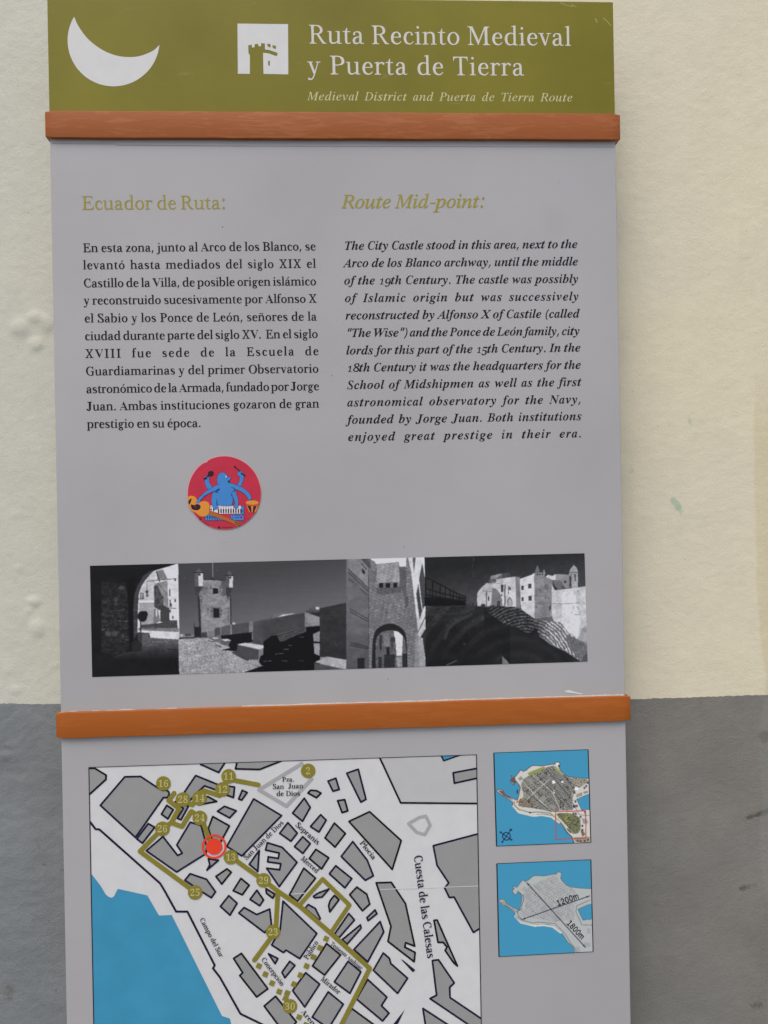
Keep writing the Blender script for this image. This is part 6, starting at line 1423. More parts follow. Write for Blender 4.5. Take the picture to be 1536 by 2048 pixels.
# ------------------------------------------------------------------ colour prints made of tiny cells (photographs and the two small maps)
class Print:
    """a rectangle of the board printed cell by cell; painted in the photograph's pixel grid"""
    def __init__(s, c4, nx, ny):
        u = (np.arange(nx) + .5) / nx
        v = (np.arange(ny) + .5) / ny
        U, Vv = np.meshgrid(u, v)
        (ax, ay), (bx, by), (cx, cy), (dx, dy) = c4      # tl, tr, br, bl
        s.X = (ax * (1 - U) + bx * U) * (1 - Vv) + (dx * (1 - U) + cx * U) * Vv
        s.Y = (ay * (1 - U) + by * U) * (1 - Vv) + (dy * (1 - U) + cy * U) * Vv
        s.C = np.zeros((ny, nx, 3))
        s.c4, s.nx, s.ny = c4, nx, ny
    def mask(s, pts):
        c = np.zeros(s.X.shape, bool)
        P = list(pts)
        ys = [p[1] for p in P]
        xs_ = [p[0] for p in P]
        bb = (s.X >= min(xs_)) & (s.X <= max(xs_)) & (s.Y >= min(ys)) & (s.Y <= max(ys))
        if not bb.any():
            return c
        X, Y = s.X[bb], s.Y[bb]
        w = np.zeros(X.shape, bool)
        for i in range(len(P)):
            ax, ay = P[i]
            bx, by = P[(i + 1) % len(P)]
            if ay == by:
                continue
            k = ((ay > Y) != (by > Y)) & (X < (bx - ax) * (Y - ay) / (by - ay) + ax)
            w ^= k
        c[bb] = w
        return c
    def put(s, m, col, a=1.0):
        col = np.asarray(col, float)
        if col.ndim == 2:
            col = col[..., None] * np.ones(3)
        if col.ndim == 3:
            col = col[m]
        s.C[m] = s.C[m] * (1 - a) + col * a
    def poly(s, t, pts, col, a=1.0):
        s.put(s.mask(ph(t, pts)), col if np.ndim(col) else (col,) * 3, a)
    def line(s, t, pts, w, col, a=1.0):
        P = ph(t, pts)
        m = np.zeros(s.X.shape, bool)
        for (ax, ay), (bx, by) in zip(P[:-1], P[1:]):
            dx, dy = bx - ax, by - ay
            L = dx * dx + dy * dy + 1e-9
            tt = np.clip(((s.X - ax) * dx + (s.Y - ay) * dy) / L, 0, 1)
            m |= (s.X - ax - tt * dx) ** 2 + (s.Y - ay - tt * dy) ** 2 < (w / 2) ** 2
        s.put(m, col if np.ndim(col) else (col,) * 3, a)
    def disc(s, t, c, r, col, ry=None, a=1.0):
        (cx, cy), = ph(t, [c])
        s.put(((s.X - cx) / r) ** 2 + ((s.Y - cy) / (ry or r)) ** 2 < 1, col if np.ndim(col) else (col,) * 3, a)
    def noise(s, sx, sy, seed, oct=3, ang=0.0):
        ca, sa = math.cos(ang), math.sin(ang)
        return fbm((s.X * ca + s.Y * sa) / sx + 30, (-s.X * sa + s.Y * ca) / sy + 30, oct, seed)
    def build(s, name, m, layer, parent, x01=(0, 1), **props):
        i0, i1 = int(round(x01[0] * s.nx)), int(round(x01[1] * s.nx))
        nx, ny = i1 - i0, s.ny
        C = s.C.copy()
        K = C.copy()
        K[1:-1, 1:-1] = (C[1:-1, 1:-1] * 4 + C[:-2, 1:-1] + C[2:, 1:-1] + C[1:-1, :-2] + C[1:-1, 2:]) / 8
        K = K[:, i0:i1]
        A = K / 255.0
        A = np.where(A <= 0.04045, A / 12.92, ((np.clip(A, 0, 1) + 0.055) / 1.055) ** 2.4) / KA
        q = [np.array(ray(*c)) for c in s.c4]
        u = np.linspace(x01[0], x01[1], nx + 1)
        v = np.linspace(0, 1, ny + 1)
        U, V_ = np.meshgrid(u, v)
        G = [(q[0][k] * (1 - U) + q[1][k] * U) * (1 - V_) + (q[3][k] * (1 - U) + q[2][k] * U) * V_ for k in (0, 1)]
        co = np.stack([G[0], np.full_like(G[0], -0.00015 * layer), G[1]], -1).reshape(-1, 3)
        idx = np.arange((nx + 1) * (ny + 1)).reshape(ny + 1, nx + 1)
        f = np.stack([idx[1:, :-1], idx[1:, 1:], idx[:-1, 1:], idx[:-1, :-1]], -1).reshape(-1, 4)
        me = bpy.data.meshes.new(name)
        me.vertices.add(len(co))
        me.vertices.foreach_set('co', co.ravel())
        me.loops.add(f.size)
        me.loops.foreach_set('vertex_index', f.ravel().astype(np.int32))
        me.polygons.add(len(f))
        me.polygons.foreach_set('loop_start', np.arange(0, f.size, 4, dtype=np.int32))
        me.update(calc_edges=True)
        # colour at the vertices: average of the cells that meet there
        P = np.pad(A, ((1, 1), (1, 1), (0, 0)), 'edge')
        VC = (P[:-1, :-1] + P[1:, :-1] + P[:-1, 1:] + P[1:, 1:]) / 4
        cl = np.concatenate([VC, np.ones(VC.shape[:2] + (1,))], -1).reshape(-1, 4)
        at = me.color_attributes.new('print', 'FLOAT_COLOR', 'POINT')
        at.data.foreach_set('color', cl.astype(np.float32).ravel())
        me.materials.append(m)
        o = bpy.data.objects.new(name, me)
        link(o, parent)
        for k, v2 in props.items():
            o[k] = v2
        return o
PRM, pt_, pb_ = new_mat('printed_picture')
_vc = pt_.nodes.new('ShaderNodeVertexColor')
_vc.layer_name = 'print'
pb_.inputs['Specular IOR Level'].default_value = 0.2
pt_.links.new(_vc.outputs[0], pb_.inputs['Base Color'])
pb_.inputs['Roughness'].default_value = 0.4
# ---- strip of four black-and-white photographs
PS = Print([(180, 1131.5), (1169, 1106.5), (1175, 1323), (184.5, 1354)], 1320, 300)
nz = PS.noise(5, 3, 61, 3)
nf = PS.noise(1.8, 1.6, 71, 2)
nb = PS.noise(22, 14, 81, 4)
vy = (PS.Y - (1131.5 - 25 * (PS.X - 180) / 989)) / 220.0
# 1: dark arch and street
P1 = PS.mask([(150, 1100), (351.3, 1100), (356.2, 1370), (150, 1370)])
PS.put(P1, 20 + 10 * (nb - .5))
st = 26 + 40 * np.clip(nz * 1.5 - .5, 0, 1) * np.clip(1.2 - np.abs(vy - .5) * 2, 0, 1)
m = PS.mask(ph('L', [(225, 330), (500, 380), (620, 350), (650, 900), (670, 1440), (480, 1560), (220, 1500)]))
PS.put(m, st + 14 * (nf - .5))
for (x, y, w, h, c) in ((540, 450, 6, 4, 78), (510, 985, 3, 1, 130), (610, 990, 3, 1, 110), (250, 1120, 4, 1, 100), (330, 1190, 6, 5, 80), (430, 1190, 6, 5, 78), (560, 1230, 2, 5, 75), (620, 1290, 5, 1, 90), (270, 690, 5, 1, 70), (450, 640, 4, 5, 66), (270, 990, 6, 2, 72), (450, 715, 3, 2, 70), (560, 800, 5, 1, 66), (600, 1105, 4, 1, 75), (480, 820, 8, 1, 60)):
    PS.disc('L', (x, y), w, (c,) * 3, h, .8)
PS.poly('L', [(600, 330), (760, 250), (740, 560), (722, 800), (722, 1300), (860, 1440), (850, 1470), (670, 1465), (650, 1000), (640, 600)], 12)
PS.poly('L', [(700, 1330), (760, 1290), (860, 1350), (870, 1440), (850, 1470), (700, 1470)], 34)
PS.poly('L', [(740, 560), (790, 420), (880, 250), (1000, 175), (1060, 165), (1010, 210), (900, 330), (850, 430), (820, 530), (800, 650), (800, 830), (790, 1180), (730, 1290), (722, 800)], 58 + 12 * (nf - .5))
for yy in (805, 880, 985, 1080, 1165):
    PS.line('L', [(725, yy), (798, yy + 2)], .7, 105, .8)
PS.poly('L', [(728, 830), (800, 830), (790, 975), (726, 975)], 40, .6)
op = [(1420, 66), (1230, 120), (1060, 170), (1010, 210), (900, 340), (850, 430), (820, 530), (800, 700), (790, 1150), (785, 1175), (980, 1180), (985, 1255), (1250, 1275), (1475, 1282), (1440, 60)]
PS.poly('L', op, 186)
PS.poly('L', [(1415, 60), (1160, 145), (1240, 300), (1420, 290)], 196)
PS.poly('L', [(1190, 150), (1090, 180), (1100, 330), (1270, 320)], 120 + 24 * (nf - .5))
PS.poly('L', [(1060, 380), (1260, 330), (1280, 780), (1060, 760)], 128 + 30 * (nf - .5))
PS.poly('L', [(1010, 210), (1090, 180), (1060, 400), (1045, 660), (830, 655), (800, 600), (830, 480), (900, 340)], 170)
PS.poly('L', [(815, 700), (1045, 690), (1040, 1040), (850, 1050), (810, 960)], 146)
PS.poly('L', [(805, 655), (1050, 655), (1052, 688), (805, 690)], 200)
PS.line('L', [(805, 700), (1050, 692)], 1.2, 95)
PS.poly('L', [(830, 530), (885, 530), (885, 635), (830, 635)], 75)
PS.poly('L', [(842, 545), (866, 545), (866, 625), (842, 625)], 150)
PS.line('L', [(940, 345), (1420, 300)], 1.2, 70)
PS.line('L', [(940, 345), (940, 500)], 1.2, 80)
PS.disc('L', (938, 515), 3.2, (60,) * 3, 3.0)
PS.disc('L', (942, 570), 2.6, (95,) * 3, 4.0)
PS.line('L', [(1090, 190), (1140, 345)], 2.2, 55)
PS.line('L', [(1110, 370), (1260, 560)], 1.3, 75)
tm = PS.mask(ph('L', [(1050, 420), (1110, 400), (1150, 520), (1200, 600), (1200, 760), (1150, 820), (1050, 760)]))
PS.put(tm, 48 + 70 * np.clip(nf * 1.4 - .4, 0, 1))
PS.poly('L', [(1150, 720), (1200, 730), (1290, 780), (1300, 1000), (1150, 1000)], 58)
PS.poly('L', [(1045, 790), (1110, 780), (1150, 990), (1040, 1040)], 112)
PS.line('L', [(1090, 790), (1090, 910)], 1.8, 190)
for a, b, c, d in ((1290, 470, 1310, 580), (1295, 640, 1315, 760), (1375, 630, 1400, 680), (1310, 700, 1335, 755), (1370, 300, 1395, 340), (1290, 800, 1315, 850), (1335, 905, 1360, 950)):
    PS.poly('L', [(a, b), (c, b), (c, d), (a, d)], 62)
PS.line('L', [(1240, 770), (1400, 785)], 1.3, 80)
PS.line('L', [(1310, 965), (1410, 965)], 1.6, 215)
PS.poly('L', [(1405, 250), (1440, 250), (1448, 1100), (1425, 1100)], 205)
PS.poly('L', [(840, 1050), (1130, 1020), (1300, 975), (1415, 975), (1425, 1100), (840, 1100)], 66 + 30 * (nf - .5))
PS.poly('L', [(800, 1098), (1440, 1100), (1448, 1165), (800, 1135)], 118)
PS.line('L', [(880, 1110), (1100, 1115)], 1.2, 70)
PS.disc('L', (868, 912), 9.4, (24,) * 3, 11)
PS.disc('L', (905, 880), 6, (24,) * 3, 7)
PS.line('L', [(835, 990), (840, 1170)], 2.2, 28)
PS.poly('L', [(785, 1168), (975, 1180), (975, 1320), (860, 1365), (790, 1290)], 52)
PS.poly('L', [(862, 1200), (975, 1185), (975, 1310), (862, 1350)], 82)
gm_ = PS.mask(ph('L', [(870, 1350), (985, 1258), (1450, 1282), (1470, 1900), (60, 1900), (180, 1700), (560, 1490), (850, 1470)]))
PS.put(gm_, np.clip(118 - 150 * (vy - .63) / .37 * 1.0, 20, 110) * (0.62 + .6 * nf) * (0.8 + .4 * nb))
PS.line('L', [(1260, 1435), (1448, 1460)], 1.8, 26)
PS.line('L', [(985, 1290), (1200, 1300)], 1.0, 60)
PS.line('L', [(1000, 1345), (1160, 1350)], 1.0, 55)
PS.line('L', [(430, 1570), (680, 1490)], 1.5, 60, .6)
dk = PS.mask([(150, 1290), (300, 1340), (360, 1345), (360, 1370), (150, 1370)])
PS.put(dk, 18 + 8 * nb, .75)
# 2: tower, roof terrace
P2 = PS.mask([(351.3, 1080), (688.6, 1080), (693, 1380), (356.2, 1380)])
skyg = 62 + 58 * np.clip((vy * 1.25 - .12) + (PS.X - 480) / 500 * .45, 0, 1) + 5 * (PS.noise(60, 1.2, 91, 2) - .5)
PS.put(P2, skyg)
for x, y in ((125, 305), (1085, 735), (670, 175), (1460, 780)):
    PS.disc('M', (x, y), .9, (105,) * 3)
PS.line('M', [(597, 45), (600, 320)], 1.6, 128)
tw = [(430, 340), (735, 350), (835, 345), (905, 480), (890, 620), (905, 1130), (640, 1170), (630, 1310), (395, 1320), (385, 1150), (370, 640), (375, 500)]
mm = PS.mask(ph('M', tw))
PS.put(mm, 128 + 26 * (nz - .5) + 10 * (nf - .5))
PS.poly('M', [(735, 350), (840, 345), (840, 480), (870, 600), (770, 620), (740, 500)], 86 + 16 * (nf - .5))
for q in ([(400, 450), (500, 450), (540, 480), (470, 600), (430, 640), (400, 1180), (375, 1180), (372, 520)], [(420, 460), (600, 455), (590, 500), (480, 520)], [(700, 450), (760, 440), (770, 620), (700, 610)], [(810, 600), (880, 600), (880, 720), (815, 720)], [(850, 800), (880, 800), (880, 1100), (840, 1000)]):
    m = PS.mask(ph('M', q))
    PS.put(m, 60 + 90 * np.clip(nf * 1.3 - .15, 0, 1), .75)
PS.line('M', [(362, 640), (395, 1310)], 4.2, 44)
PS.line('M', [(895, 600), (905, 1120)], 2.6, 52)
PS.line('M', [(440, 335), (835, 345)], 1.7, 42)
PS.poly('M', [(560, 300), (625, 300), (635, 335), (550, 330)], 50)
for (cx, yt, yb, w) in ((365, 215, 450, 68), (880, 262, 470, 58)):
    PS.poly('M', [(cx - w, yt), (cx + w, yt), (cx + w, yb), (cx - w, yb)], 84)
    PS.poly('M', [(cx - 5, yt), (cx + w, yt), (cx + w, yb), (cx - 5, yb)], 178)
    PS.poly('M', [(cx - w - 12, yt), (cx + w + 14, yt + 5), (cx + 22, yt - 45), (cx, yt - 85), (cx - 22, yt - 45)], 84)
    PS.line('M', [(cx - w - 10, yt), (cx + w + 12, yt + 6)], 2.2, 35)
    PS.disc('M', (cx + 12, yt + 38), 2.2, (34,) * 3)
    PS.poly('M', [(cx - w, yb), (cx + w, yb), (cx + w * .3, yb + 95), (cx - w * .3, yb + 180), (cx - w, yb + 130)], 56 + 22 * (nf - .5))
PS.poly('M', [(598, 482), (688, 482), (688, 582), (598, 582)], 26)
PS.line('M', [(640, 585), (688, 585)], 1.2, 165)
PS.poly('M', [(570, 800), (740, 800), (750, 985), (570, 985)], 92, .55)
PS.poly('M', [(606, 822), (710, 822), (712, 988), (608, 988)], 27)
for x, y in ((520, 838), (745, 862), (855, 832), (575, 870), (735, 930)):
    PS.poly('M', [(x - 18, y - 8), (x + 18, y - 8), (x + 18, y + 8), (x - 18, y + 8)], 66)
PS.poly('M', [(285, 1140), (385, 1140), (400, 1320), (290, 1320)], 32)
PS.line('M', [(283, 1075), (285, 1150)], 1.2, 40)
PS.poly('M', [(40, 1265), (280, 1255), (290, 1320), (40, 1320)], 112 + 60 * (nf - .5))
PS.poly('M', [(120, 1265), (240, 1260), (220, 1300), (140, 1300)], 66)
PS.poly('M', [(30, 1325), (300, 1318), (300, 1340), (30, 1345)], 22)
PS.poly('M', [(60, 1270), (90, 1270), (90, 1310), (60, 1310)], 190, .7)
# terrace floor
fl = PS.mask(ph('M', [(20, 1345), (500, 1330), (900, 1500), (1200, 1700), (1560, 1760), (1560, 2000), (40, 2000)]))
cob = ((PS.X * 0.9).astype(int) % 3 == 0) * -10 + ((PS.Y * .8).astype(int) % 3 == 0) * -8
PS.put(fl, np.clip(150 - 20 * (vy - .6) + 70 * (nf - .5) + 26 * (nz - .5) + cob, 60, 195))
# walls at the right
PS.poly('M', [(630, 1165), (720, 1150), (730, 1270), (630, 1310)], 72)
PS.poly('M', [(735, 1145), (890, 1105), (900, 1260), (735, 1290)], 84)
PS.poly('M', [(920, 1110), (1210, 1055), (1215, 1240), (920, 1300)], 74 + 10 * (nf - .5))
PS.poly('M', [(1210, 1050), (1280, 1050), (1280, 1230), (1210, 1240)], 118)
PS.line('M', [(905, 1110), (905, 1270)], 2.4, 128)
PS.line('M', [(735, 1150), (735, 1270)], 1.8, 122)
PS.poly('M', [(925, 1085), (940, 1060), (990, 1085), (950, 1105)], 175)
for i, q in enumerate(([(400, 1240), (500, 1230), (515, 1320), (400, 1325)], [(515, 1215), (625, 1215), (625, 1310), (520, 1310)])):
    PS.poly('M', q, 118 if i else 62)
PS.poly('M', [(740, 1290), (1260, 1230), (1280, 1400), (1030, 1440), (1000, 1560), (740, 1540), (890, 1500), (860, 1450), (900, 1380), (740, 1340)], 18)
PS.poly('M', [(1280, 1060), (1560, 990), (1560, 1480), (1270, 1420)], 68 + 14 * (nb - .5))
PS.line('M', [(1262, 1250), (1265, 1360)], 2.2, 110)
PS.poly('M', [(600, 1322), (690, 1322), (690, 1345), (600, 1345)], 172)
PS.poly('M', [(600, 1345), (690, 1345), (685, 1400), (600, 1395)], 100)
PS.poly('M', [(735, 1355), (850, 1348), (910, 1375), (800, 1385)], 178)
PS.poly('M', [(735, 1358), (800, 1385), (900, 1378), (870, 1440), (800, 1455), (735, 1430)], 88)
PS.poly('M', [(645, 1430), (755, 1468), (735, 1500), (640, 1445)], 70)
PS.line('M', [(655, 1432), (750, 1468)], 1.6, 160)
PS.line('M', [(530, 1375), (600, 1402)], 1.6, 60)
PS.poly('M', [(905, 1580), (1010, 1550), (1210, 1690), (1200, 1730), (1100, 1690)], 62)
PS.poly('M', [(1010, 1440), (1140, 1415), (1560, 1475), (1370, 1525)], 172)
PS.poly('M', [(1010, 1450), (1370, 1525), (1370, 1700), (1200, 1700), (1010, 1560)], 68)
PS.poly('M', [(1370, 1525), (1560, 1478), (1560, 1560), (1400, 1640), (1370, 1700)], 118 + 40 * (nf - .5))
PS.poly('M', [(1400, 1640), (1560, 1560), (1560, 2000), (1100, 2000), (1120, 1920), (1420, 1810), (1375, 1740)], 14)
PS.line('M', [(1470, 1740), (1560, 1730)], 1.6, 110)
PS.line('M', [(1415, 1800), (1475, 1812)], 1.2, 130)
PS.poly('N', [(0, 1115), (700, 985), (700, 1230), (230, 1360), (140, 1480), (0, 1560)], 64 + 12 * (nb - .5))
PS.poly('N', [(0, 1480), (140, 1380), (240, 1370), (720, 1230), (960, 1210), (960, 1300), (960, 2000), (0, 2000)], 13)
PS.poly('N', [(230, 1385), (720, 1235), (730, 1310), (560, 1370), (350, 1470), (280, 1480)], 66 + 60 * (nf - .5))
PS.poly('N', [(700, 985), (760, 995), (960, 1070), (960, 1190), (720, 1220)], 124 + 18 * (nf - .5))
PS.poly('N', [(760, 990), (960, 965), (960, 1060)], 38)
PS.poly('N', [(700, 960), (960, 900), (960, 975), (760, 992)], 72)
PS.poly('N', [(775, 910), (870, 865), (880, 940), (775, 950)], 78)
PS.poly('N', [(885, 890), (945, 890), (945, 930), (890, 930)], 165)
PS.poly('N', [(120, 1050), (230, 1000), (340, 990), (500, 1000), (400, 1030), (220, 1065)], 100)
PS.poly('N', [(330, 1020), (480, 1000), (530, 1000), (240, 1060)], 188)
PS.poly('N', [(0, 1090), (100, 1080), (120, 1040), (160, 1060), (140, 1090), (0, 1120)], 88)
PS.poly('N', [(955, 910), (1475, 800), (1485, 1800), (1080, 1740), (955, 1740)], 46 + 16 * (nb - .5) + 8 * (nf - .5) + 10 * (.5 - vy))
PS.poly('N', [(845, 1350), (955, 1300), (955, 1480), (850, 1478)], 132)
PS.poly('N', [(855, 1505), (955, 1510), (955, 1720), (900, 1700), (862, 1680)], 138)
PS.poly('N', [(870, 1830), (1085, 1735), (1490, 1805), (1490, 1960), (1380, 1950)], 150 + 22 * (nf - .5))
PS.poly('N', [(862, 1840), (1370, 1950), (1370, 1990), (865, 1990)], 70)
for q in ([(430, 1540), (475, 1548)], [(350, 1612), (430, 1608)], [(210, 1690), (335, 1680)], [(5, 1815), (130, 1808)], [(600, 1400), (680, 1400)], [(600, 1808), (680, 1806)], [(320, 1808), (400, 1810)]):
    PS.line('N', q, 1.3, 112, .75)
PS.line('N', [(1210, 1450), (1240, 1560), (1330, 1500), (1340, 1430)], 1.0, 80, .5)
# 3: street arch
P3 = PS.mask([(688.6, 1080), (842.2, 1080), (845.6, 1380), (692.8, 1380)])
PS.put(P3, 118 + 16 * (nf - .5))
PS.poly('O', [(0, 60), (440, 60), (420, 300), (385, 300), (400, 1650), (440, 2060), (0, 2060)], 100 + 12 * (nb - .5) - 44 * np.clip(vy - .45, 0, .6))
PS.poly('O', [(30, 100), (260, 100), (430, 270), (385, 300), (390, 640), (30, 270)], 122)
PS.poly('O', [(255, 110), (370, 110), (440, 250), (410, 300)], 74)
PS.poly('O', [(425, 90), (1050, 85), (1045, 245), (925, 250), (920, 165), (520, 205), (490, 150), (430, 130)], 205)
for q in ([(35, 285), (385, 620)], [(35, 345), (385, 680)], [(60, 980), (400, 1170)], [(60, 1030), (400, 1215)], [(65, 1560), (400, 1650)], [(65, 1620), (400, 1690)], [(40, 455), (125, 530)], [(250, 640), (360, 740)], [(265, 195), (360, 300)]):
    PS.line('O', q, 1.6, 52)
PS.line('O', [(60, 1590), (400, 1672)], 4, 66, .7)
PS.poly('O', [(275, 275), (325, 330), (320, 395), (272, 340)], 34)
PS.poly('O', [(195, 1840), (320, 1840), (320, 2030), (195, 2030)], 32)
PS.line('O', [(388, 300), (395, 1640)], 1.4, 62)
tw = PS.mask(ph('O', [(395, 300), (430, 260), (520, 210), (920, 165), (930, 250), (1045, 240), (1070, 100), (1130, 300), (1180, 700), (1240, 1300), (1300, 2060), (1040, 2060), (1050, 1500), (900, 1300), (780, 1240), (600, 1290), (490, 1420), (450, 2060), (400, 2060)]))
br = (((PS.Y - .1 * PS.X) / 3.1).astype(int))
bx = ((PS.X + br * 3.3) / 5.6).astype(int)
hh = ((bx * 7919 + br * 104729) % 97) / 97.0
PS.put(tw, 112 + 30 * (hh - .5) * (nz * 1.6) + 34 * (nf - .5) + 40 * (nz - .5) - 14 * ((((PS.Y - .1 * PS.X) / 3.1) % 1 < .3) & (nz > .45)))
PS.poly('O', [(530, 210), (915, 175), (935, 505), (535, 540)], 148 + 40 * (hh - .5) * (hh < .55) + 14 * (nf - .5), .8)
PS.poly('O', [(935, 260), (1045, 250), (1050, 700), (1030, 960), (1000, 700), (930, 600)], 72, .7)
PS.poly('O', [(395, 330), (525, 300), (525, 520), (395, 520)], 92, .5)
for x in (572, 692, 822):
    PS.poly('O', [(x, 535), (x + 74, 532), (x + 74, 615), (x, 618)], 24)
PS.poly('O', [(530, 620), (960, 600), (960, 700), (540, 740)], 74 + 40 * (nf - .5), .7)
PS.poly('O', [(1040, 760), (1085, 760), (1095, 940), (1035, 960)], 58, .6)
PS.poly('O', [(1080, 80), (1370, 80), (1400, 1500), (1395, 2060), (1290, 2060), (1250, 1300), (1180, 700), (1140, 350)], 186 - 40 * np.clip(vy - .4, 0, .6))
PS.poly('O', [(1330, 185), (1385, 480), (1390, 900), (1335, 1010), (1275, 460)], 66)
PS.poly('O', [(1262, 545), (1335, 1005), (1285, 1175), (1225, 720)], 60)
PS.line('O', [(1270, 550), (1332, 1000)], 1.6, 190)
PS.poly('O', [(1160, 85), (1218, 85), (1185, 350)], 84)
PS.line('O', [(1390, 1110), (1260, 1385)], 1.6, 74)
PS.poly('O', [(1385, 1330), (1400, 1990), (1340, 1500), (1300, 1480)], 44)
PS.poly('O', [(1220, 1400), (1300, 1480), (1350, 1560), (1390, 2060), (1180, 2060)], 132 + 18 * (nf - .5), .8)
ar = smooth([(440, 2060), (450, 1760), (480, 1440), (580, 1300), (770, 1238), (940, 1300), (1035, 1420), (1060, 1600), (1075, 2060)], 6, False)
PS.poly('O', ar, 32)
ai = smooth([(520, 2060), (512, 1700), (530, 1500), (620, 1390), (770, 1360), (900, 1380), (985, 1450), (1030, 1540), (1050, 1720), (1050, 2060)], 6, False)
PS.poly('O', ai, 92 + 70 * (nf - .5) - 50 * np.clip(vy - .75, 0, .4))
PS.poly('O', [(830, 1370), (900, 1380), (990, 1460), (975, 1800), (880, 1800), (860, 1560), (840, 1450)], 192)
PS.poly('O', [(870, 1800), (975, 1800), (990, 2000), (890, 2000)], 132 + 50 * (nf - .5))
for a, b, c, d, v in ((580, 1440, 620, 1700, 36), (700, 1650, 760, 1800, 26), (770, 1480, 860, 1560, 44), (660, 1780, 850, 2030, 34), (980, 1760, 1060, 2040, 30), (560, 1820, 620, 2030, 38), (780, 1560, 820, 1700, 60), (870, 1800, 970, 1815, 56)):
    PS.poly('O', [(a, b), (c, b), (c, d), (a, d)], v, .85)
PS.poly('O', [(640, 1420), (740, 1400), (760, 1640), (660, 1640)], 128, .7)
# 4: amphitheatre and white houses
P4 = PS.mask([(842.4, 1080), (1190, 1080), (1190, 1380), (845.6, 1380)])
PS.put(P4, 32 + 62 * np.clip(vy * 1.55 + (PS.X - 1010) / 330 * .34 - .02, 0, 1.1))
for q in ([(868, 130), (872, 200)], [(855, 240), (855, 290)], [(868, 375), (868, 460)]):
    PS.line('Q', q, 2.2, 66, .6)
PS.poly('Q', [(20, 800), (720, 860), (740, 950), (20, 960)], 14)
top_l = [(40, 465), (160, 525), (290, 590), (380, 635), (460, 680), (520, 710), (575, 735), (620, 755), (665, 775), (720, 790)]
PS.line('Q', top_l, 2.3, 20)
PS.line('Q', [(35, 655), (300, 735), (520, 790), (720, 830)], 2.4, 20)
PS.line('Q', [(35, 765), (300, 815), (720, 880)], 3.0, 20)
for x, y in top_l + [(730, 790)]:
    PS.line('Q', [(x, y), (x, 880)], 2.9 - x / 500, 20)
for x in (115, 215, 340, 500, 600, 640, 690):
    PS.line('Q', [(x, 660 + x * .22), (x, 860)], 1.6, 22)
gz = PS.mask(ph('Q', [(35, 955), (950, 950), (1100, 980), (1500, 980), (1500, 2100), (35, 2100)]))
(gcx, gcy), = ph('R', [(250, 2500)])
grad_ = np.hypot(PS.X - gcx, (PS.Y - gcy) * .92) + 5 * (PS.noise(30, 20, 161, 2) - .5)
gfade = np.clip(1.15 - (vy - .5) * 2.2, .1, 1)
PS.put(gz, 24 + np.clip(np.sin(grad_ * .23) * 1.6, 0, 1) * 17 * gfade * (.3 + 1.2 * nz) + (np.sin(grad_ * 1.3) > .5) * 5 * gfade * (PS.X > 930) + 12 * (nb - .5) + 22 * np.clip(1 - (vy - .5) * 4.5, 0, 1) * (nz))
for q, w, v in (([(60, 1000), (500, 960), (860, 960)], 3, 46), ([(60, 1060), (400, 1040), (900, 980)], 2.4, 44), ([(100, 1240), (420, 1180), (760, 1090), (950, 1060)], 4, 38), ([(60, 1100), (500, 1090), (800, 1010)], 4, 48),
                ([(370, 1510), (430, 1350), (560, 1230), (680, 1170), (830, 1100)], 6, 54), ([(880, 1260), (920, 1180), (1060, 1100)], 4, 40), ([(1060, 1290), (1100, 1180), (1300, 1100)], 4, 36), ([(930, 1330), (960, 1200)], 3, 40)):
    PS.line('Q', q, w, v, .85)
PS.line('Q', [(400, 1965), (480, 1930), (575, 1890)], 1.4, 95)
PS.disc('Q', (710, 1605), 3, (45,) * 3)
PS.poly('Q', [(1340, 1770), (1450, 1900), (1500, 2000), (1230, 1960), (1270, 1850)], 112 + 40 * (nf - .5))
PS.line('Q', [(1260, 1920), (1400, 1840)], 1.6, 25)
PS.line('Q', [(1230, 1960), (1430, 1880)], 1.2, 30)
for x in (755, 800, 845, 870, 925):
    PS.line('Q', [(x, 950), (x, 905 + (x * 7) % 30)], 1.3, 25)
PS.poly('R', [(0, 1760), (60, 1810), (125, 1900), (0, 1900)], 118)
# houses
PS.poly('Q', [(1170, 440), (1440, 395), (1500, 400), (1500, 560), (1130, 570), (1140, 520)], 88 + 50 * (nf - .5))
PS.poly('Q', [(1170, 445), (1330, 405), (1380, 410), (1250, 490), (1170, 500)], 130)
PS.poly('Q', [(1260, 500), (1500, 470), (1500, 985), (1390, 960), (1300, 700), (1130, 590), (1130, 570), (1260, 555)], 168)
PS.line('Q', [(1130, 580), (1400, 570)], 1.2, 110)
dome = smooth([(935, 960), (932, 760), (965, 690), (1030, 620), (1100, 600), (1200, 640), (1280, 690), (1330, 780), (1375, 880), (1392, 960)], 6, False)
PS.poly('Q', dome, 165)
PS.poly('Q', smooth([(1170, 960), (1190, 700), (1210, 650), (1290, 690), (1345, 790), (1392, 960)], 6, False), 108 + 14 * (nf - .5))
PS.poly('Q', [(1020, 690), (1040, 610), (1100, 560), (1180, 600), (1210, 640), (1180, 710), (1100, 715)], 152)
PS.line('Q', [(1020, 700), (1180, 715)], 1.1, 105)
PS.line('Q', [(1092, 720), (1092, 960)], 2.4, 95)
PS.poly('Q', [(1120, 795), (1140, 795), (1140, 865), (1120, 865)], 26)
PS.poly('Q', [(1280, 870), (1330, 870), (1330, 955), (1270, 955)], 62)
PS.disc('Q', (1035, 945), 5, (50,) * 3, 3)
PS.poly('Q', [(1345, 590), (1385, 590), (1385, 720), (1345, 715)], 48)
PS.poly('Q', [(1350, 755), (1385, 755), (1385, 785), (1350, 785)], 48)
PS.line('Q', [(1415, 600), (1415, 930)], 2.6, 92)
PS.poly('R', [(0, 420), (100, 420), (170, 480), (0, 500)], 70 + 30 * (nf - .5))
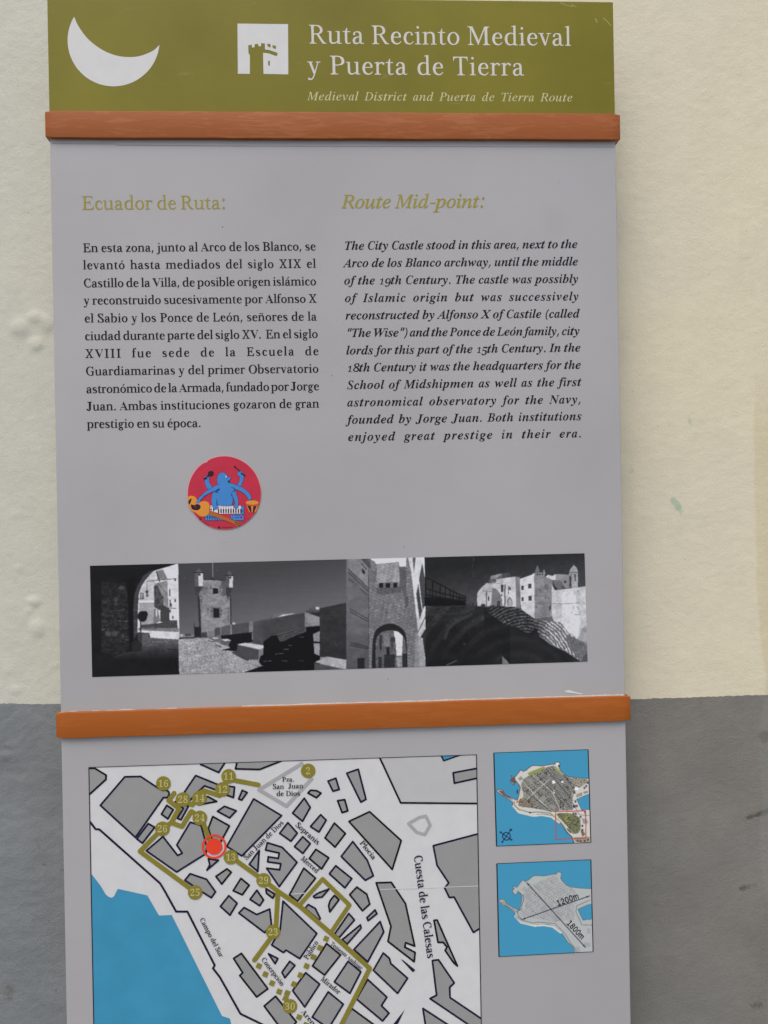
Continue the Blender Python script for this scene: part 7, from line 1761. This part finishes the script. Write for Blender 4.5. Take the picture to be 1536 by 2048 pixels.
PS.poly('R', [(0, 500), (220, 470), (230, 960), (0, 940)], 174)
PS.poly('R', [(0, 600), (20, 600), (20, 720), (0, 720)], 60)
PS.line('R', [(45, 610), (45, 930)], 3, 96)
PS.poly('R', [(95, 625), (145, 640), (145, 690), (110, 690), (110, 750), (95, 750)], 92)
PS.poly('R', [(85, 940), (85, 850), (125, 795), (165, 850), (170, 940)], 108)
PS.poly('R', [(102, 935), (102, 860), (128, 825), (155, 870), (155, 935)], 160)
PS.poly('R', [(220, 470), (290, 480), (300, 980), (230, 970)], 118)
PS.poly('R', [(290, 510), (480, 445), (535, 410), (540, 870), (300, 900)], 184)
PS.poly('R', [(300, 890), (540, 865), (535, 1160), (440, 1090), (320, 1010)], 172)
for a, b, c, d in ((315, 622, 355, 690), (430, 590, 482, 665), (318, 808, 356, 868), (435, 785, 487, 860)):
    PS.poly('R', [(a, b), (c, b - 6), (c, d - 4), (a, d)], 58)
PS.poly('R', [(530, 410), (720, 400), (700, 470), (830, 480), (840, 900), (820, 1120), (535, 1150)], 122 + 22 * (nz - .5) + 14 * (nf - .5))
PS.poly('R', [(575, 430), (690, 430), (690, 460), (575, 460)], 150)
for x in (585, 622, 665):
    PS.disc('R', (x, 440), 1.8, (40,) * 3)
PS.poly('R', [(540, 400), (560, 340), (580, 280), (600, 320), (620, 400)], 100 + 60 * (nf - .5))
PS.line('R', [(690, 370), (700, 420)], 2, 150)
for x, y, r in ((565, 710, 2), (565, 775, 2), (570, 575, 1.5), (735, 640, 5), (720, 810, 2.5), (770, 820, 2), (565, 960, 2), (815, 650, 2.5), (620, 690, 2)):
    PS.disc('R', (x, y), r, (92,) * 3, r * 1.3, .7)
PS.poly('R', [(780, 945), (800, 945), (800, 1012), (775, 1012)], 38)
PS.line('R', [(550, 900), (830, 900)], 1, 95)
PS.poly('R', [(715, 470), (760, 440), (830, 460), (885, 430), (890, 525), (830, 525)], 185)
PS.poly('R', [(885, 430), (1110, 440), (1150, 500), (1150, 650), (960, 660), (890, 530)], 132)
PS.poly('R', [(840, 530), (960, 530), (1050, 650), (940, 680), (880, 640)], 106)
PS.poly('R', [(840, 600), (935, 680), (870, 685)], 44)
PS.poly('R', [(1030, 535), (1060, 535), (1060, 575), (1030, 575)], 44)
PS.poly('R', [(985, 615), (1045, 660), (985, 660)], 62)
PS.poly('R', [(1110, 440), (1150, 470), (1150, 650), (1110, 640)], 70)
PS.poly('R', [(1110, 450), (1105, 410), (1130, 350), (1180, 285), (1230, 320), (1260, 400), (1255, 650), (1150, 660), (1150, 470)], 148 + 50 * (nf - .5))
for q in ([(1190, 430), (1220, 430), (1220, 540), (1205, 540)], [(1135, 430), (1160, 430), (1160, 450), (1135, 450)], [(1255, 400), (1275, 400), (1275, 640), (1255, 640)]):
    PS.poly('R', q, 60)
PS.line('R', [(1110, 405), (1260, 400)], 1.4, 80)
PS.line('R', [(1180, 270), (1182, 300)], 1, 120)
ww = PS.mask(ph('R', [(820, 600), (870, 690), (1160, 660), (1360, 630), (1420, 600), (1430, 1560), (1250, 1480), (1090, 1380), (980, 1240), (970, 1210), (860, 1200), (820, 1100)]))
PS.put(ww, 172 + 14 * (nz - .5) + 22 * PS.mask(ph('R', [(1000, 720), (1200, 700), (1300, 1200), (1250, 1450), (1060, 1330), (980, 1230)])))
PS.line('R', [(830, 905), (1000, 912), (1290, 895)], 1.2, 110, .8)
for q in ([(1195, 900), (1285, 898)], [(1180, 940), (1175, 1010)], [(1240, 960), (1270, 1000)], [(1190, 700), (1200, 760)], [(1255, 690), (1255, 730)], [(1205, 1085), (1275, 1080)], [(1150, 1040), (1160, 1070)], [(1300, 1405), (1330, 1400)], [(1350, 1330), (1385, 1340)]):
    PS.line('R', q, 1.3, 96, .7)
PS.poly('R', [(1250, 1480), (1330, 1300), (1430, 1250), (1430, 1600)], 132 + 30 * (nf - .5), .7)
am = PS.mask(ph('R', [(-200, 930), (160, 960), (330, 1010), (560, 1170), (860, 1200), (975, 1215), (1090, 1380), (1250, 1480), (1430, 1600), (1430, 1850), (1290, 1830), (1060, 1680), (800, 1560), (600, 1400), (480, 1420), (240, 1300), (20, 1240), (-200, 1060)]))
(ccx, ccy), = ph('R', [(380, 2050)])
rad = np.hypot((PS.X - ccx) * 1.0, (PS.Y - ccy) * .86) + 3.2 * (PS.noise(9, 9, 131, 3) - .5)
tier = (np.sin(rad * 1.15 + 2 * (nz - .5)) > .1)
lit = np.clip((PS.X - 1060) / 40, 0, 1)
PS.put(am, np.clip((34 + 58 * lit) + tier * (46 + 46 * lit) * nf * 1.7 * (.5 + nz) + 40 * (nf - .5), 14, 200))
PS.poly('R', [(1050, 1400), (1250, 1480), (1430, 1600), (1430, 1850), (1290, 1830), (1090, 1600)], 96 + 30 * (nf - .5), .85)
lo_ = PS.mask(ph('R', [(-300, 1000), (-200, 1080), (20, 1230), (240, 1290), (440, 1400), (560, 1300), (620, 1440), (800, 1570), (1060, 1690), (1290, 1840), (1290, 2000), (-300, 2000)]))
PS.put(lo_, np.clip(24 + np.clip(np.sin(grad_ * .23), 0, 1) * 9 * (.3 + nz) + 10 * (nb - .5), 10, 80), .9)
PS.poly('R', [(1350, 1750), (1430, 1700), (1430, 1860), (1300, 1860)], 62, .7)
PS.poly('R', [(0, 1760), (60, 1810), (125, 1900), (0, 1900)], 112)
g1_ = PS.noise(11, 9, 141, 4)
sk_ = (P2 & (np.abs(PS.C[..., 0] - skyg) < 4)) * .8
PS.C = PS.C * (1 + (1 - sk_) * .26 * (g1_ - .5) + (1 - sk_) * .20 * (PS.noise(2.4, 2.0, 151, 3) - .5))[..., None]
PS.C = PS.C + np.clip(PS.C - 115, 0, 90) * .22
Q_ = PS.C
Q_[1:-1, 1:-1] = (Q_[1:-1, 1:-1] * 4 + Q_[:-2, 1:-1] + Q_[2:, 1:-1] + Q_[1:-1, :-2] + Q_[1:-1, 2:]) / 8
PS.C = np.clip(Q_, 13, 205) + np.array([0.0, 0.3, 1.6])
strip = empty('photograph_strip', sign, label='strip of four black and white photographs')
for a, b, lab in ((0, .1743, 'photograph of a dark archway opening on a street'), (.1743, .5155, 'photograph of a tower with two turrets above a paved terrace'),
                  (.5155, .6700, 'photograph of a brick gate arch between tall houses'), (.6700, 1, 'photograph of white houses above an amphitheatre')):
    PS.build('photograph', PRM, 2, strip, (a, b), label=lab)

# ---- the two small maps of the town
def island(t, c4, city):
    I = Print(c4, 290, 290)
    I.C[:] = (64, 140, 172)
    n1 = I.noise(4, 4, 101, 3)
    n2 = I.noise(1.5, 1.5, 111, 2)
    dx = 0 if city else 30
    def q(pts):
        return [(x + dx * (1 - x / 2600), y) for x, y in pts]
    shore = q([(350, 480), (385, 500), (410, 490), (478, 402), (500, 425), (560, 400), (630, 345), (760, 350), (880, 328), (935, 325), (940, 300), (990, 302), (992, 350), (985, 375), (1030, 440), (1130, 498), (1378, 518), (1500, 520), (1500, 715), (1378, 722),
               (1218, 790), (1290, 932), (1500, 925), (1500, 1500), (1190, 1500), (1185, 1370), (1160, 1290), (1095, 1235), (1040, 1150), (990, 1090), (940, 1060), (880, 1005), (760, 985), (640, 1000), (540, 985), (450, 960), (370, 885), (375, 830), (250, 745), (190, 705), (160, 680), (185, 660), (235, 675), (270, 730), (405, 800), (440, 790), (470, 660), (470, 620), (440, 575), (410, 540), (385, 595), (340, 545), (365, 520)])
    land = (228, 224, 214) if city else (170, 174, 171)
    P = smooth(shore, 2)
    I.line(t, P + P[:1], 2.4, (60, 62, 70) if city else (90, 95, 98))
    I.line(t, [(x, y + 12) for x, y in q([(375, 870), (450, 955), (640, 1000), (760, 990), (880, 1010), (990, 1090)])], 3.6, (200, 200, 190))
    I.poly(t, P, np.array(land) * (0.86 if city else 1.0))
    I.poly(t, q([(1250, 520), (1500, 520), (1500, 1500), (1190, 1500), (1180, 900)]), np.array(land) * (0.86 if city else 1.0))
    I.poly(t, q([(1222, 790), (1380, 722), (1500, 690), (1500, 930), (1398, 925), (1290, 934)]), (64, 140, 172))
    I.line(t, q([(1222, 790), (1380, 722)]), 1.0, (80, 84, 88))
    I.line(t, q([(1222, 790), (1290, 934), (1398, 925)]), 1.0, (80, 84, 88))
    ca, sa = math.cos(R(38)), math.sin(R(38))
    def blocks(m, w, h, cols, street, ang):
        ca, sa = math.cos(R(ang)), math.sin(R(ang))
        u = (I.X * ca + I.Y * sa + 0.6 * (n1 - .5)) / w
        row = np.floor((-I.X * sa + I.Y * ca + 0.6 * (n1 - .5)) / h)
        v = (-I.X * sa + I.Y * ca + 0.6 * (n1 - .5)) / h
        u = u + row * .37
        cell = (np.floor(u) * 7919 + row * 10473) % 89 / 89.0
        edge = np.minimum(np.minimum(u % 1, 1 - u % 1) * w, np.minimum(v % 1, 1 - v % 1) * h)
        col = np.array(cols[0])[None, None] * (1 - cell[..., None]) + np.array(cols[1])[None, None] * cell[..., None]
        col = col * (0.85 + .3 * n2[..., None])
        col = np.where((edge < .9)[..., None], np.array(cols[2]) * (0.8 + .4 * n2[..., None]), col)
        col = np.where((edge < .36)[..., None] & (n1 > .3)[..., None], np.array(street), col)
        I.put(m, col)
    core = smooth(q([(500, 530), (560, 490), (700, 410), (890, 345), (935, 360), (1010, 440), (1120, 500), (1195, 560), (1195, 700), (1165, 780), (1170, 930), (1000, 935), (920, 960), (840, 950), (700, 920), (560, 900), (450, 880), (455, 800), (500, 780), (505, 690), (485, 620)]), 2)
    m = I.mask(ph(t, core))
    if city:
        blocks(m, 6.4, 4.4, ((84, 84, 76), (142, 140, 130), (44, 46, 50)), (205, 202, 188), 38)
        mq = I.mask(ph(t, [(780, 380), (1000, 400), (1150, 560), (1160, 930), (900, 930), (820, 600)]))
        blocks(mq & m, 4.4, 6.2, ((80, 80, 74), (136, 134, 124), (40, 43, 48)), (200, 198, 184), 50)
        mb = I.mask(ph(t, [(455, 780), (640, 790), (660, 900), (440, 880)]))
        blocks(mb, 7, 2.6, ((100, 88, 72), (138, 118, 95), (60, 58, 58)), (190, 180, 150), 12)
        I.poly(t, [(565, 440), (760, 360), (770, 400), (590, 475)], (134, 146, 72))
        I.poly(t, [(935, 345), (1000, 410), (1040, 465), (1000, 450), (930, 380)], (150, 152, 84))
        I.line(t, [(470, 560), (490, 680), (460, 790), (430, 830)], 2.0, (200, 175, 140))
        I.line(t, [(1165, 700), (1168, 900)], 1.6, (196, 170, 130))
        I.line(t, [(500, 545), (720, 800), (870, 930)], 1.1, (205, 200, 185))
        I.line(t, [(640, 470), (900, 700), (1000, 930)], 1.0, (205, 200, 185))
        I.line(t, [(860, 520), (700, 660), (560, 790)], 1.0, (205, 200, 185))
        for c in ((780, 368), (430, 825), (1272, 612)):
            I.disc(t, c, 2.6, (205, 110, 60), 2.0)
        for a in ([(890, 545), (930, 540), (940, 575), (900, 585)], [(1015, 550), (1045, 545), (1045, 568), (1018, 575)], [(1205, 600), (1250, 605), (1245, 670), (1195, 662)], [(900, 680), (930, 700), (925, 720)]):
            I.poly(t, a, (222, 224, 226))
        for a in ([(570, 530), (620, 500), (650, 560), (600, 600)], [(640, 480), (690, 490), (740, 550), (690, 540)], [(720, 780), (780, 740), (820, 790), (760, 830)], [(850, 900), (880, 850), (950, 890), (920, 930)], [(505, 700), (545, 690), (540, 770), (510, 790)], [(440, 510), (480, 480), (510, 520), (460, 545)]):
            I.poly(t, a, (140, 138, 132))
        I.poly(t, [(350, 490), (400, 505), (410, 545), (385, 590), (340, 545)], (96, 84, 78))
        I.poly(t, [(170, 668), (240, 678), (300, 745), (385, 810), (360, 800), (250, 742), (200, 700)], (112, 84, 74))
        mr_ = I.mask(ph(t, [(1150, 505), (1370, 525), (1375, 560), (1260, 640), (1190, 620)]))
        blocks(mr_, 5.5, 4, ((120, 112, 92), (160, 142, 110), (70, 66, 60)), (215, 210, 195), 20)
        for x, y in ((1325, 640), (1350, 615), (1370, 570), (1205, 820), (1225, 880), (1195, 700), (1335, 965), (1210, 985), (1180, 985)):
            I.poly(t, [(x - 13, y - 16), (x + 10, y - 18), (x + 14, y + 14), (x - 8, y + 18)], (72, 72, 74))
        for a in ([(1220, 730), (1290, 705), (1295, 735), (1225, 760)], [(1315, 695), (1365, 680), (1370, 700), (1320, 715)]):
            I.poly(t, a, (150, 150, 140))
            I.line(t, a + a[:1], .7, (70, 70, 70))
        I.disc(t, (1190, 885), 3.2, (40, 50, 90))
        I.line(t, [(1168, 740), (1165, 830), (1255, 990), (1300, 1005), (1400, 1005)], .9, (90, 90, 92))
        ms = smooth([(950, 985), (1080, 975), (1140, 980), (1240, 1020), (1275, 1080), (1270, 1200), (1225, 1250), (1150, 1240), (1100, 1160), (1010, 1060)], 2)
        blocks(I.mask(ph(t, ms)), 5.2, 3.8, ((84, 88, 62), (140, 140, 104), (44, 48, 46)), (170, 170, 120), 55)
        I.line(t, [(1100, 975), (1130, 1000), (1060, 1060), (1110, 1090)], 1.8, (150, 150, 60))
        I.poly(t, [(1290, 1040), (1360, 1060), (1380, 1110), (1310, 1120)], (142, 142, 140))
        I.poly(t, [(1085, 1165), (1150, 1230), (1140, 1245), (1095, 1200)], (80, 80, 72))
        I.poly(t, [(1290, 1180), (1340, 1260), (1300, 1290), (1275, 1220)], (110, 100, 80))
        I.poly(t, [(1180, 1300), (1400, 1290), (1400, 1380), (1200, 1360)], (150, 140, 120))
        for x, y in ((1235, 1345), (1275, 1350), (1330, 1345), (1375, 1330), (1300, 1145), (1300, 1200), (1275, 1025)):
            I.disc(t, (x, y), 2.2, (72, 70, 68))
        I.line(t, [(385, 820), (400, 880), (450, 925), (600, 968), (700, 960), (860, 975), (940, 1035), (1040, 1130), (1090, 1225), (1160, 1290), (1190, 1370)], 1.3, (84, 78, 72))
        I.line(t, [(870, 965), (960, 1050), (1000, 1090)], 1.3, (190, 180, 80), .7)
        I.disc(t, (600, 968), 2.6, (50, 45, 48), 1.6)
        I.disc(t, (968, 325), 2.2, (225, 228, 232), 2.0)
        I.disc(t, (985, 345), 1.8, (60, 62, 75), 2.6)
        I.disc(t, (430, 690), 1.8, (60, 62, 78), 4.5)
        I.line(t, [(940, 955), (1342, 943), (1348, 1308), (945, 1328), (940, 955)], 1.9, (172, 66, 62))
        cx, cy = 285, 1285
        ringp = [(cx + 52 * math.cos(R(a)), cy + 52 * math.sin(R(a))) for a in range(0, 361, 15)]
        I.line(t, ringp, 1.9, (22, 34, 62))
        for a, b in (((205, 1230), (355, 1335)), ((345, 1195), (230, 1362))):
            I.line(t, [a, b], 1.6, (22, 34, 62))
        for c in ((210, 1232), (345, 1198), (352, 1332), (232, 1360)):
            I.disc(t, c, 2.0, (24, 36, 66))
        I.line(t, [(328, 1205), (332, 1190), (350, 1212), (356, 1190)], 1.2, (24, 36, 66))
    else:
        blocks(m, 6, 4.6, ((140, 142, 141), (158, 160, 157), (152, 154, 153)), (180, 182, 180), 38)
        I.poly(t, q([(560, 445), (640, 370), (760, 355), (860, 345), (740, 400), (590, 470)]), (166, 178, 168))
        for a in ([(620, 490), (690, 470), (745, 520), (700, 550)], [(460, 530), (500, 480), (520, 500), (490, 545)], [(1350, 1040), (1385, 1050), (1400, 1110), (1345, 1120)], [(520, 700), (555, 690), (545, 780), (515, 780)], [(700, 770), (770, 740), (830, 800), (760, 850)], [(880, 880), (950, 850), (970, 930), (900, 940)], [(1190, 1290), (1240, 1290), (1260, 1360), (1210, 1370)], [(520, 590), (580, 570), (590, 650), (530, 660)], [(1300, 1230), (1390, 1240), (1390, 1290), (1310, 1290)]):
            I.poly(t, q(a), (148, 150, 150), .7)
        I.line(t, [(420, 890), (490, 935), (640, 975), (710, 962), (930, 980), (1070, 1120), (1140, 1240), (1200, 1310), (1225, 1380)], 1.2, (96, 98, 96))
        I.line(t, [(455, 565), (510, 610), (515, 660), (490, 740), (480, 790), (435, 815), (440, 870), (490, 925)], 1.1, (70, 72, 76))
        I.line(t, [(270, 735), (435, 830)], 1.0, (70, 72, 76))
        I.line(t, [(1400, 665), (1222, 745), (1212, 825), (1295, 1000), (1425, 1000)], 1.0, (84, 86, 88))
        I.poly(t, [(205, 675), (262, 680), (292, 735), (240, 735)], (150, 150, 130))
        I.line(t, [(555, 435), (1340, 1300)], 1.7, (28, 28, 36))
        I.line(t, [(495, 925), (1395, 612)], 1.7, (38, 36, 60))
        for (x, y), a in (((555, 435), 47.8), ((1340, 1300), 227.8), ((495, 925), -19.2), ((1395, 612), 160.8)):
            c_, s_ = math.cos(R(a)), math.sin(R(a))
            I.poly(t, [(x, y), (x + 42 * c_ - 14 * s_, y + 42 * s_ + 14 * c_), (x + 42 * c_ + 14 * s_, y + 42 * s_ - 14 * c_)], (36, 35, 48))
    return I
g1 = island('G', [(987.5, 1505.5), (1176, 1499), (1181.5, 1684.5), (993, 1692)], True)
t1 = empty('town_map', sign, label='small coloured map of the whole town with a red frame')
g1.build('map_print', PRM, 2, t1)
g2 = island('H', [(993.5, 1727), (1181.5, 1719), (1186, 1903), (998, 1913)], False)
t2 = empty('distance_map', sign, label='small pale map of the town with two distance arrows')
g2.build('map_print', PRM, 2, t2)
for tt, c in ((t1, g1.c4), (t2, g2.c4)):
    q = [ray(*p) for p in c]
    for i, w_ in ((0, 1.0), (1, 1.9), (2, 1.0), (3, 2.3)):
        flat('map_border', stroke([q[i], q[(i + 1) % 4]], w_ * PXM), INK, 3, tt)
text('1200m', 'H', (968, 748), (1258, 640), 15.5, 'sans', INK, 4, t2, 'scale')
text('1800m', 'H', (1082, 978), (1285, 1198), 15.5, 'sans', INK, 4, t2, 'scale')

# ------------------------------------------------------------------ the round sticker stuck on the text panel
stk = empty('sticker', label='round red sticker of a blue many-armed musician, below the Spanish text', category='sticker')
SR = film('sticker_red', (176, 44, 64), 0.32, 0.05)
SRIM = film('sticker_pink_edge', (214, 140, 140), 0.4, 0.05)
SB = film('sticker_blue', (62, 122, 182), 0.35, 0.03)
SBL = film('sticker_navy', (30, 30, 70), 0.35, 0.03)
SO = film('sticker_orange', (202, 132, 52), 0.35, 0.03)
SBR = film('sticker_brown', (160, 92, 44), 0.35, 0.03)
SDK = film('sticker_dark', (48, 24, 38), 0.35, 0.03)
SWH = film('sticker_white', (198, 192, 196), 0.35, 0.03)
SMK = film('sticker_maroon', (128, 32, 52), 0.35, 0.03)
SY = -0.0009
def sflat(name, t_pts, m, k, sm=0, rot=False):
    q = smooth(t_pts, sm) if sm else t_pts
    return flat(name, [ccw(pl('S', q))], m, k, stk, y0=SY)
disc = []
for i in range(96):
    a = 2 * math.pi * i / 96
    r = 567
    dd = abs((math.degrees(a) - 240 + 180) % 360 - 180)
    if dd < 4.5:
        r -= 16 * math.cos(R(dd * 20)) if dd < 4.5 else 0
    r += 2.0 * math.sin(a * 3) + 1.2 * math.sin(a * 7)
    disc.append((758 + r * math.cos(a), 735 + r * math.sin(a)))
w3 = ccw(pl('S', disc))
n_ = len(w3)
mesh_obj('backing', [(a, SY + 0.0002, b) for a, b in w3] + [(a, -0.0004, b) for a, b in w3], [tuple(range(n_))] + [(i, i + n_, (i + 1) % n_ + n_, (i + 1) % n_) for i in range(n_)], SRIM, stk)
sflat('red_print', [(758 + (x - 758) * .988 + 1.5, 735 + (y - 735) * .988 + 2) for x, y in disc], SR, 0)
def limb(name, pts, m=SB, k=3, sm=4, ow=7):
    q = smooth(pts, sm)
    w = pl('S', q)
    flat(name + '_outline', stroke(w, ow / 7.68 * PXM * 1.3, True, n=6), SBL, k - .5, stk, y0=SY)
    flat(name, [ccw(w)], m, k, stk, y0=SY)
limb('raised_arm', [(575, 655), (535, 590), (522, 530), (530, 500), (520, 478), (490, 475), (465, 490), (460, 530), (465, 590), (490, 655), (530, 690)], k=2)
limb('raised_arm', [(955, 625), (990, 560), (998, 490), (970, 465), (962, 430), (985, 408), (1015, 402), (1045, 425), (1055, 480), (1042, 560), (1005, 640)], k=2)
limb('figure_body', [(655, 600), (650, 530), (658, 480), (690, 438), (735, 425), (780, 440), (803, 472), (830, 495), (866, 510), (846, 522), (842, 545), (818, 548), (815, 570), (845, 572), (862, 592), (905, 640), (910, 700), (880, 770), (888, 920), (650, 920), (648, 800), (640, 730), (640, 660)], k=3, sm=3)
limb('arm', [(690, 605), (600, 640), (500, 700), (420, 760), (360, 830), (330, 885), (350, 895), (378, 885), (400, 840), (460, 780), (580, 715), (700, 672)], k=4)
limb('arm', [(840, 590), (930, 612), (1040, 660), (1120, 720), (1165, 780), (1172, 825), (1152, 845), (1130, 830), (1085, 765), (1010, 710), (930, 680), (850, 665)], k=4)
limb('arm', [(600, 715), (570, 790), (566, 870), (582, 945), (612, 985), (645, 980), (665, 960), (640, 910), (640, 840), (665, 740)], k=5)
limb('arm', [(855, 735), (905, 820), (925, 900), (908, 952), (930, 972), (955, 965), (972, 920), (968, 830), (948, 760), (925, 705)], k=5)
flat('figure_chest', [ccw(pl('S', smooth([(690, 600), (850, 600), (900, 670), (905, 715), (860, 745), (885, 915), (655, 915), (660, 740), (690, 690)], 3)))], SB, 5.5, stk, y0=SY)  # plain patch in the body's own blue, covering the limb outlines
for q in ([(625, 708), (690, 690)], [(610, 722), (670, 728)], [(640, 690), (690, 668)], [(865, 655), (925, 665)], [(885, 715), (930, 705)], [(860, 752), (885, 780)], [(650, 925), (648, 830)], [(888, 925), (890, 850)]):
    flat('fold_line', stroke(pl('S', q), .9 * PXM), SBL, 6, stk, y0=SY)
sflat('keyboard', [(1012, 935), (1066, 935), (1062, 1162), (920, 1162), (853, 1132), (853, 1066), (1010, 1062)], SBL, 2.2)
sflat('keyboard', [(1016, 940), (1060, 940), (1057, 1156), (922, 1156), (859, 1128), (859, 1070), (1014, 1066)], SB, 2.4)
sflat('keyboard', [(460, 1162), (462, 1090), (520, 1050), (592, 1066), (602, 1118), (722, 1124), (765, 1162)], SBL, 2.2)
sflat('keyboard', [(468, 1156), (470, 1094), (522, 1056), (586, 1072), (596, 1124), (718, 1130), (752, 1156)], SB, 2.4)
sflat('white_keys', [(545, 930), (1015, 935), (1010, 1052), (690, 1056), (545, 1008)], SWH, 2.6)
for i, x in enumerate(range(548, 1010, 38)):
    if i == 2:
        continue
    b = min(1050, 1005 + (x - 548) * .42)
    sflat('black_key', [(x, 982), (x + 19, 982), (x + 19, b), (x, b - 6)], SDK, 3.0)
for x in range(560, 1010, 38):
    sflat('key_gap', [(x - 3, 935), (x + 1, 935), (x + 1, 985), (x - 3, 985)], SDK, 2.8)
for x in (492, 530, 566):
    sflat('slider', [(x, 1085), (x + 14, 1085), (x + 14, 1140), (x, 1140)], SBL, 3)
for x, y, r in ((615, 1143, 9), (652, 1143, 9), (688, 1143, 9), (725, 1143, 9), (928, 1115, 8), (953, 1115, 8), (978, 1115, 8)):
    sflat('knob', [(x + r * math.cos(a * .785), y + r * math.sin(a * .785)) for a in range(8)], SBL, 3)
for x, y, r in ((885, 1082, 10), (885, 1116, 10), (1040, 1072, 15), (1018, 1112, 17)):
    sflat('knob', [(x + r * math.cos(a * .6283), y + r * math.sin(a * .6283)) for a in range(10)], SMK, 3)
sflat('slider', [(915, 1076), (1010, 1076), (1010, 1083), (915, 1083)], SBL, 3)
sflat('slider', [(1028, 995), (1034, 995), (1034, 1030), (1028, 1030)], SBL, 3)
sflat('slider', [(1044, 995), (1050, 995), (1050, 1030), (1044, 1030)], SBL, 3)
sflat('guitar_neck', [(525, 1005), (600, 1035), (1012, 1200), (1004, 1222), (980, 1246), (955, 1256), (885, 1200), (520, 1068)], SBR, 4)
for q in ([(925, 1182), (1000, 1212)], [(918, 1205), (988, 1235)]):
    flat('guitar_string', stroke(pl('S', q), 1.1 * PXM), SDK, 4.4, stk, y0=SY)
sflat('guitar', [(197, 812), (225, 786), (262, 780), (315, 800), (340, 840), (352, 868), (400, 872), (455, 862), (510, 880), (533, 930), (530, 1010), (515, 1055), (475, 1092), (425, 1100), (370, 1082), (320, 1040), (262, 1010), (212, 930)], SO, 4.2, 3)
sflat('sound_hole', [(250, 912), (300, 925), (330, 908), (372, 915), (398, 945), (385, 980), (350, 1000), (305, 1000), (265, 985), (250, 950)], SDK, 4.6, 3)
sflat('sound_hole', [(258, 822), (250, 860), (225, 915), (208, 890), (212, 860), (235, 832)], SDK, 4.6, 3)
sflat('guitar_rose', [(318 + 8 * math.cos(a * .785), 950 + 24 * math.sin(a * .785)) for a in range(8)], SMK, 4.8)
limb('arm', [(420, 765), (360, 830), (330, 885), (350, 895), (378, 885), (400, 840), (440, 800)], k=5.2, ow=4)
sflat('drum', [(1093, 905), (1283, 905), (1228, 1038), (1150, 1038)], SR, 2.5)
for q in ([(1093, 910), (1112, 935), (1162, 1036), (1146, 1036)], [(1170, 940), (1204, 940), (1192, 1036), (1180, 1036)], [(1283, 910), (1262, 935), (1218, 1036), (1236, 1036)]):
    sflat('drum', q, SO, 2.9)
for q in ([(1112, 935), (1170, 942), (1180, 1036), (1160, 1034)], [(1204, 942), (1250, 936), (1214, 1034), (1198, 1036)]):
    sflat('drum_gap', q, SDK, 2.8)
sflat('drum_top', [(1187 + 98 * math.cos(a * .262), 896 + 37 * math.sin(a * .262)) for a in range(24)], SBR, 3)
sflat('drum_top', [(1187 + 98 * math.cos(a * .262), 884 + 33 * math.sin(a * .262)) for a in range(24)], SO, 3.2)
sflat('maraca', [(508, 440), (520, 410), (555, 400), (590, 408), (595, 440), (580, 470), (545, 480), (515, 475)], SDK, 4, 3)
flat('maraca_handle', stroke(pl('S', [(520, 470), (498, 490)]), 3.0 * PXM), SDK, 4, stk, y0=SY)
flat('maraca_handle', stroke(pl('S', [(495, 500), (445, 528)]), 3.6 * PXM), SDK, 4, stk, y0=SY)
flat('drumstick', stroke(pl('S', [(920, 335), (1005, 408)]), 1.7 * PXM), SDK, 4, stk, y0=SY)
flat('drumstick', stroke(pl('S', [(1015, 430), (1082, 475)]), 2.6 * PXM), SDK, 4, stk, y0=SY)
sflat('drumstick_tip', [(921 + 17 * math.cos(a * .628), 335 + 15 * math.sin(a * .628)) for a in range(10)], SDK, 4.2)
sflat('eye', [(790 + 13 * math.cos(a * .628), 488 + 13 * math.sin(a * .628)) for a in range(10)], SWH, 7)
sflat('pupil', [(806 + 6 * math.cos(a * .785), 487 + 9 * math.sin(a * .785)) for a in range(8)], SBL, 7.2)
sflat('mouth', [(808, 546), (846, 548), (848, 575), (825, 573)], SDK, 7)
for x, y in ((390, 1136), (680, 1266)):
    sflat('badge', [(x + 18 * math.cos(a * .524), y + 18 * math.sin(a * .524)) for a in range(12)], SDK, 3)
    sflat('badge', [(x + 7 * math.cos(a * .785), y + 7 * math.sin(a * .785)) for a in range(8)], SMK, 3.4)
flat('fine_print', stroke(pl('S', smooth([(420, 1165), (470, 1200), (530, 1228)], 4, False)), 1.2 * PXM), SMK, 3, stk, y0=SY)
flat('fine_print', stroke(pl('S', smooth([(725, 1266), (800, 1264), (880, 1255)], 4, False)), 1.2 * PXM), SMK, 3, stk, y0=SY)
for o in stk.children:
    pass
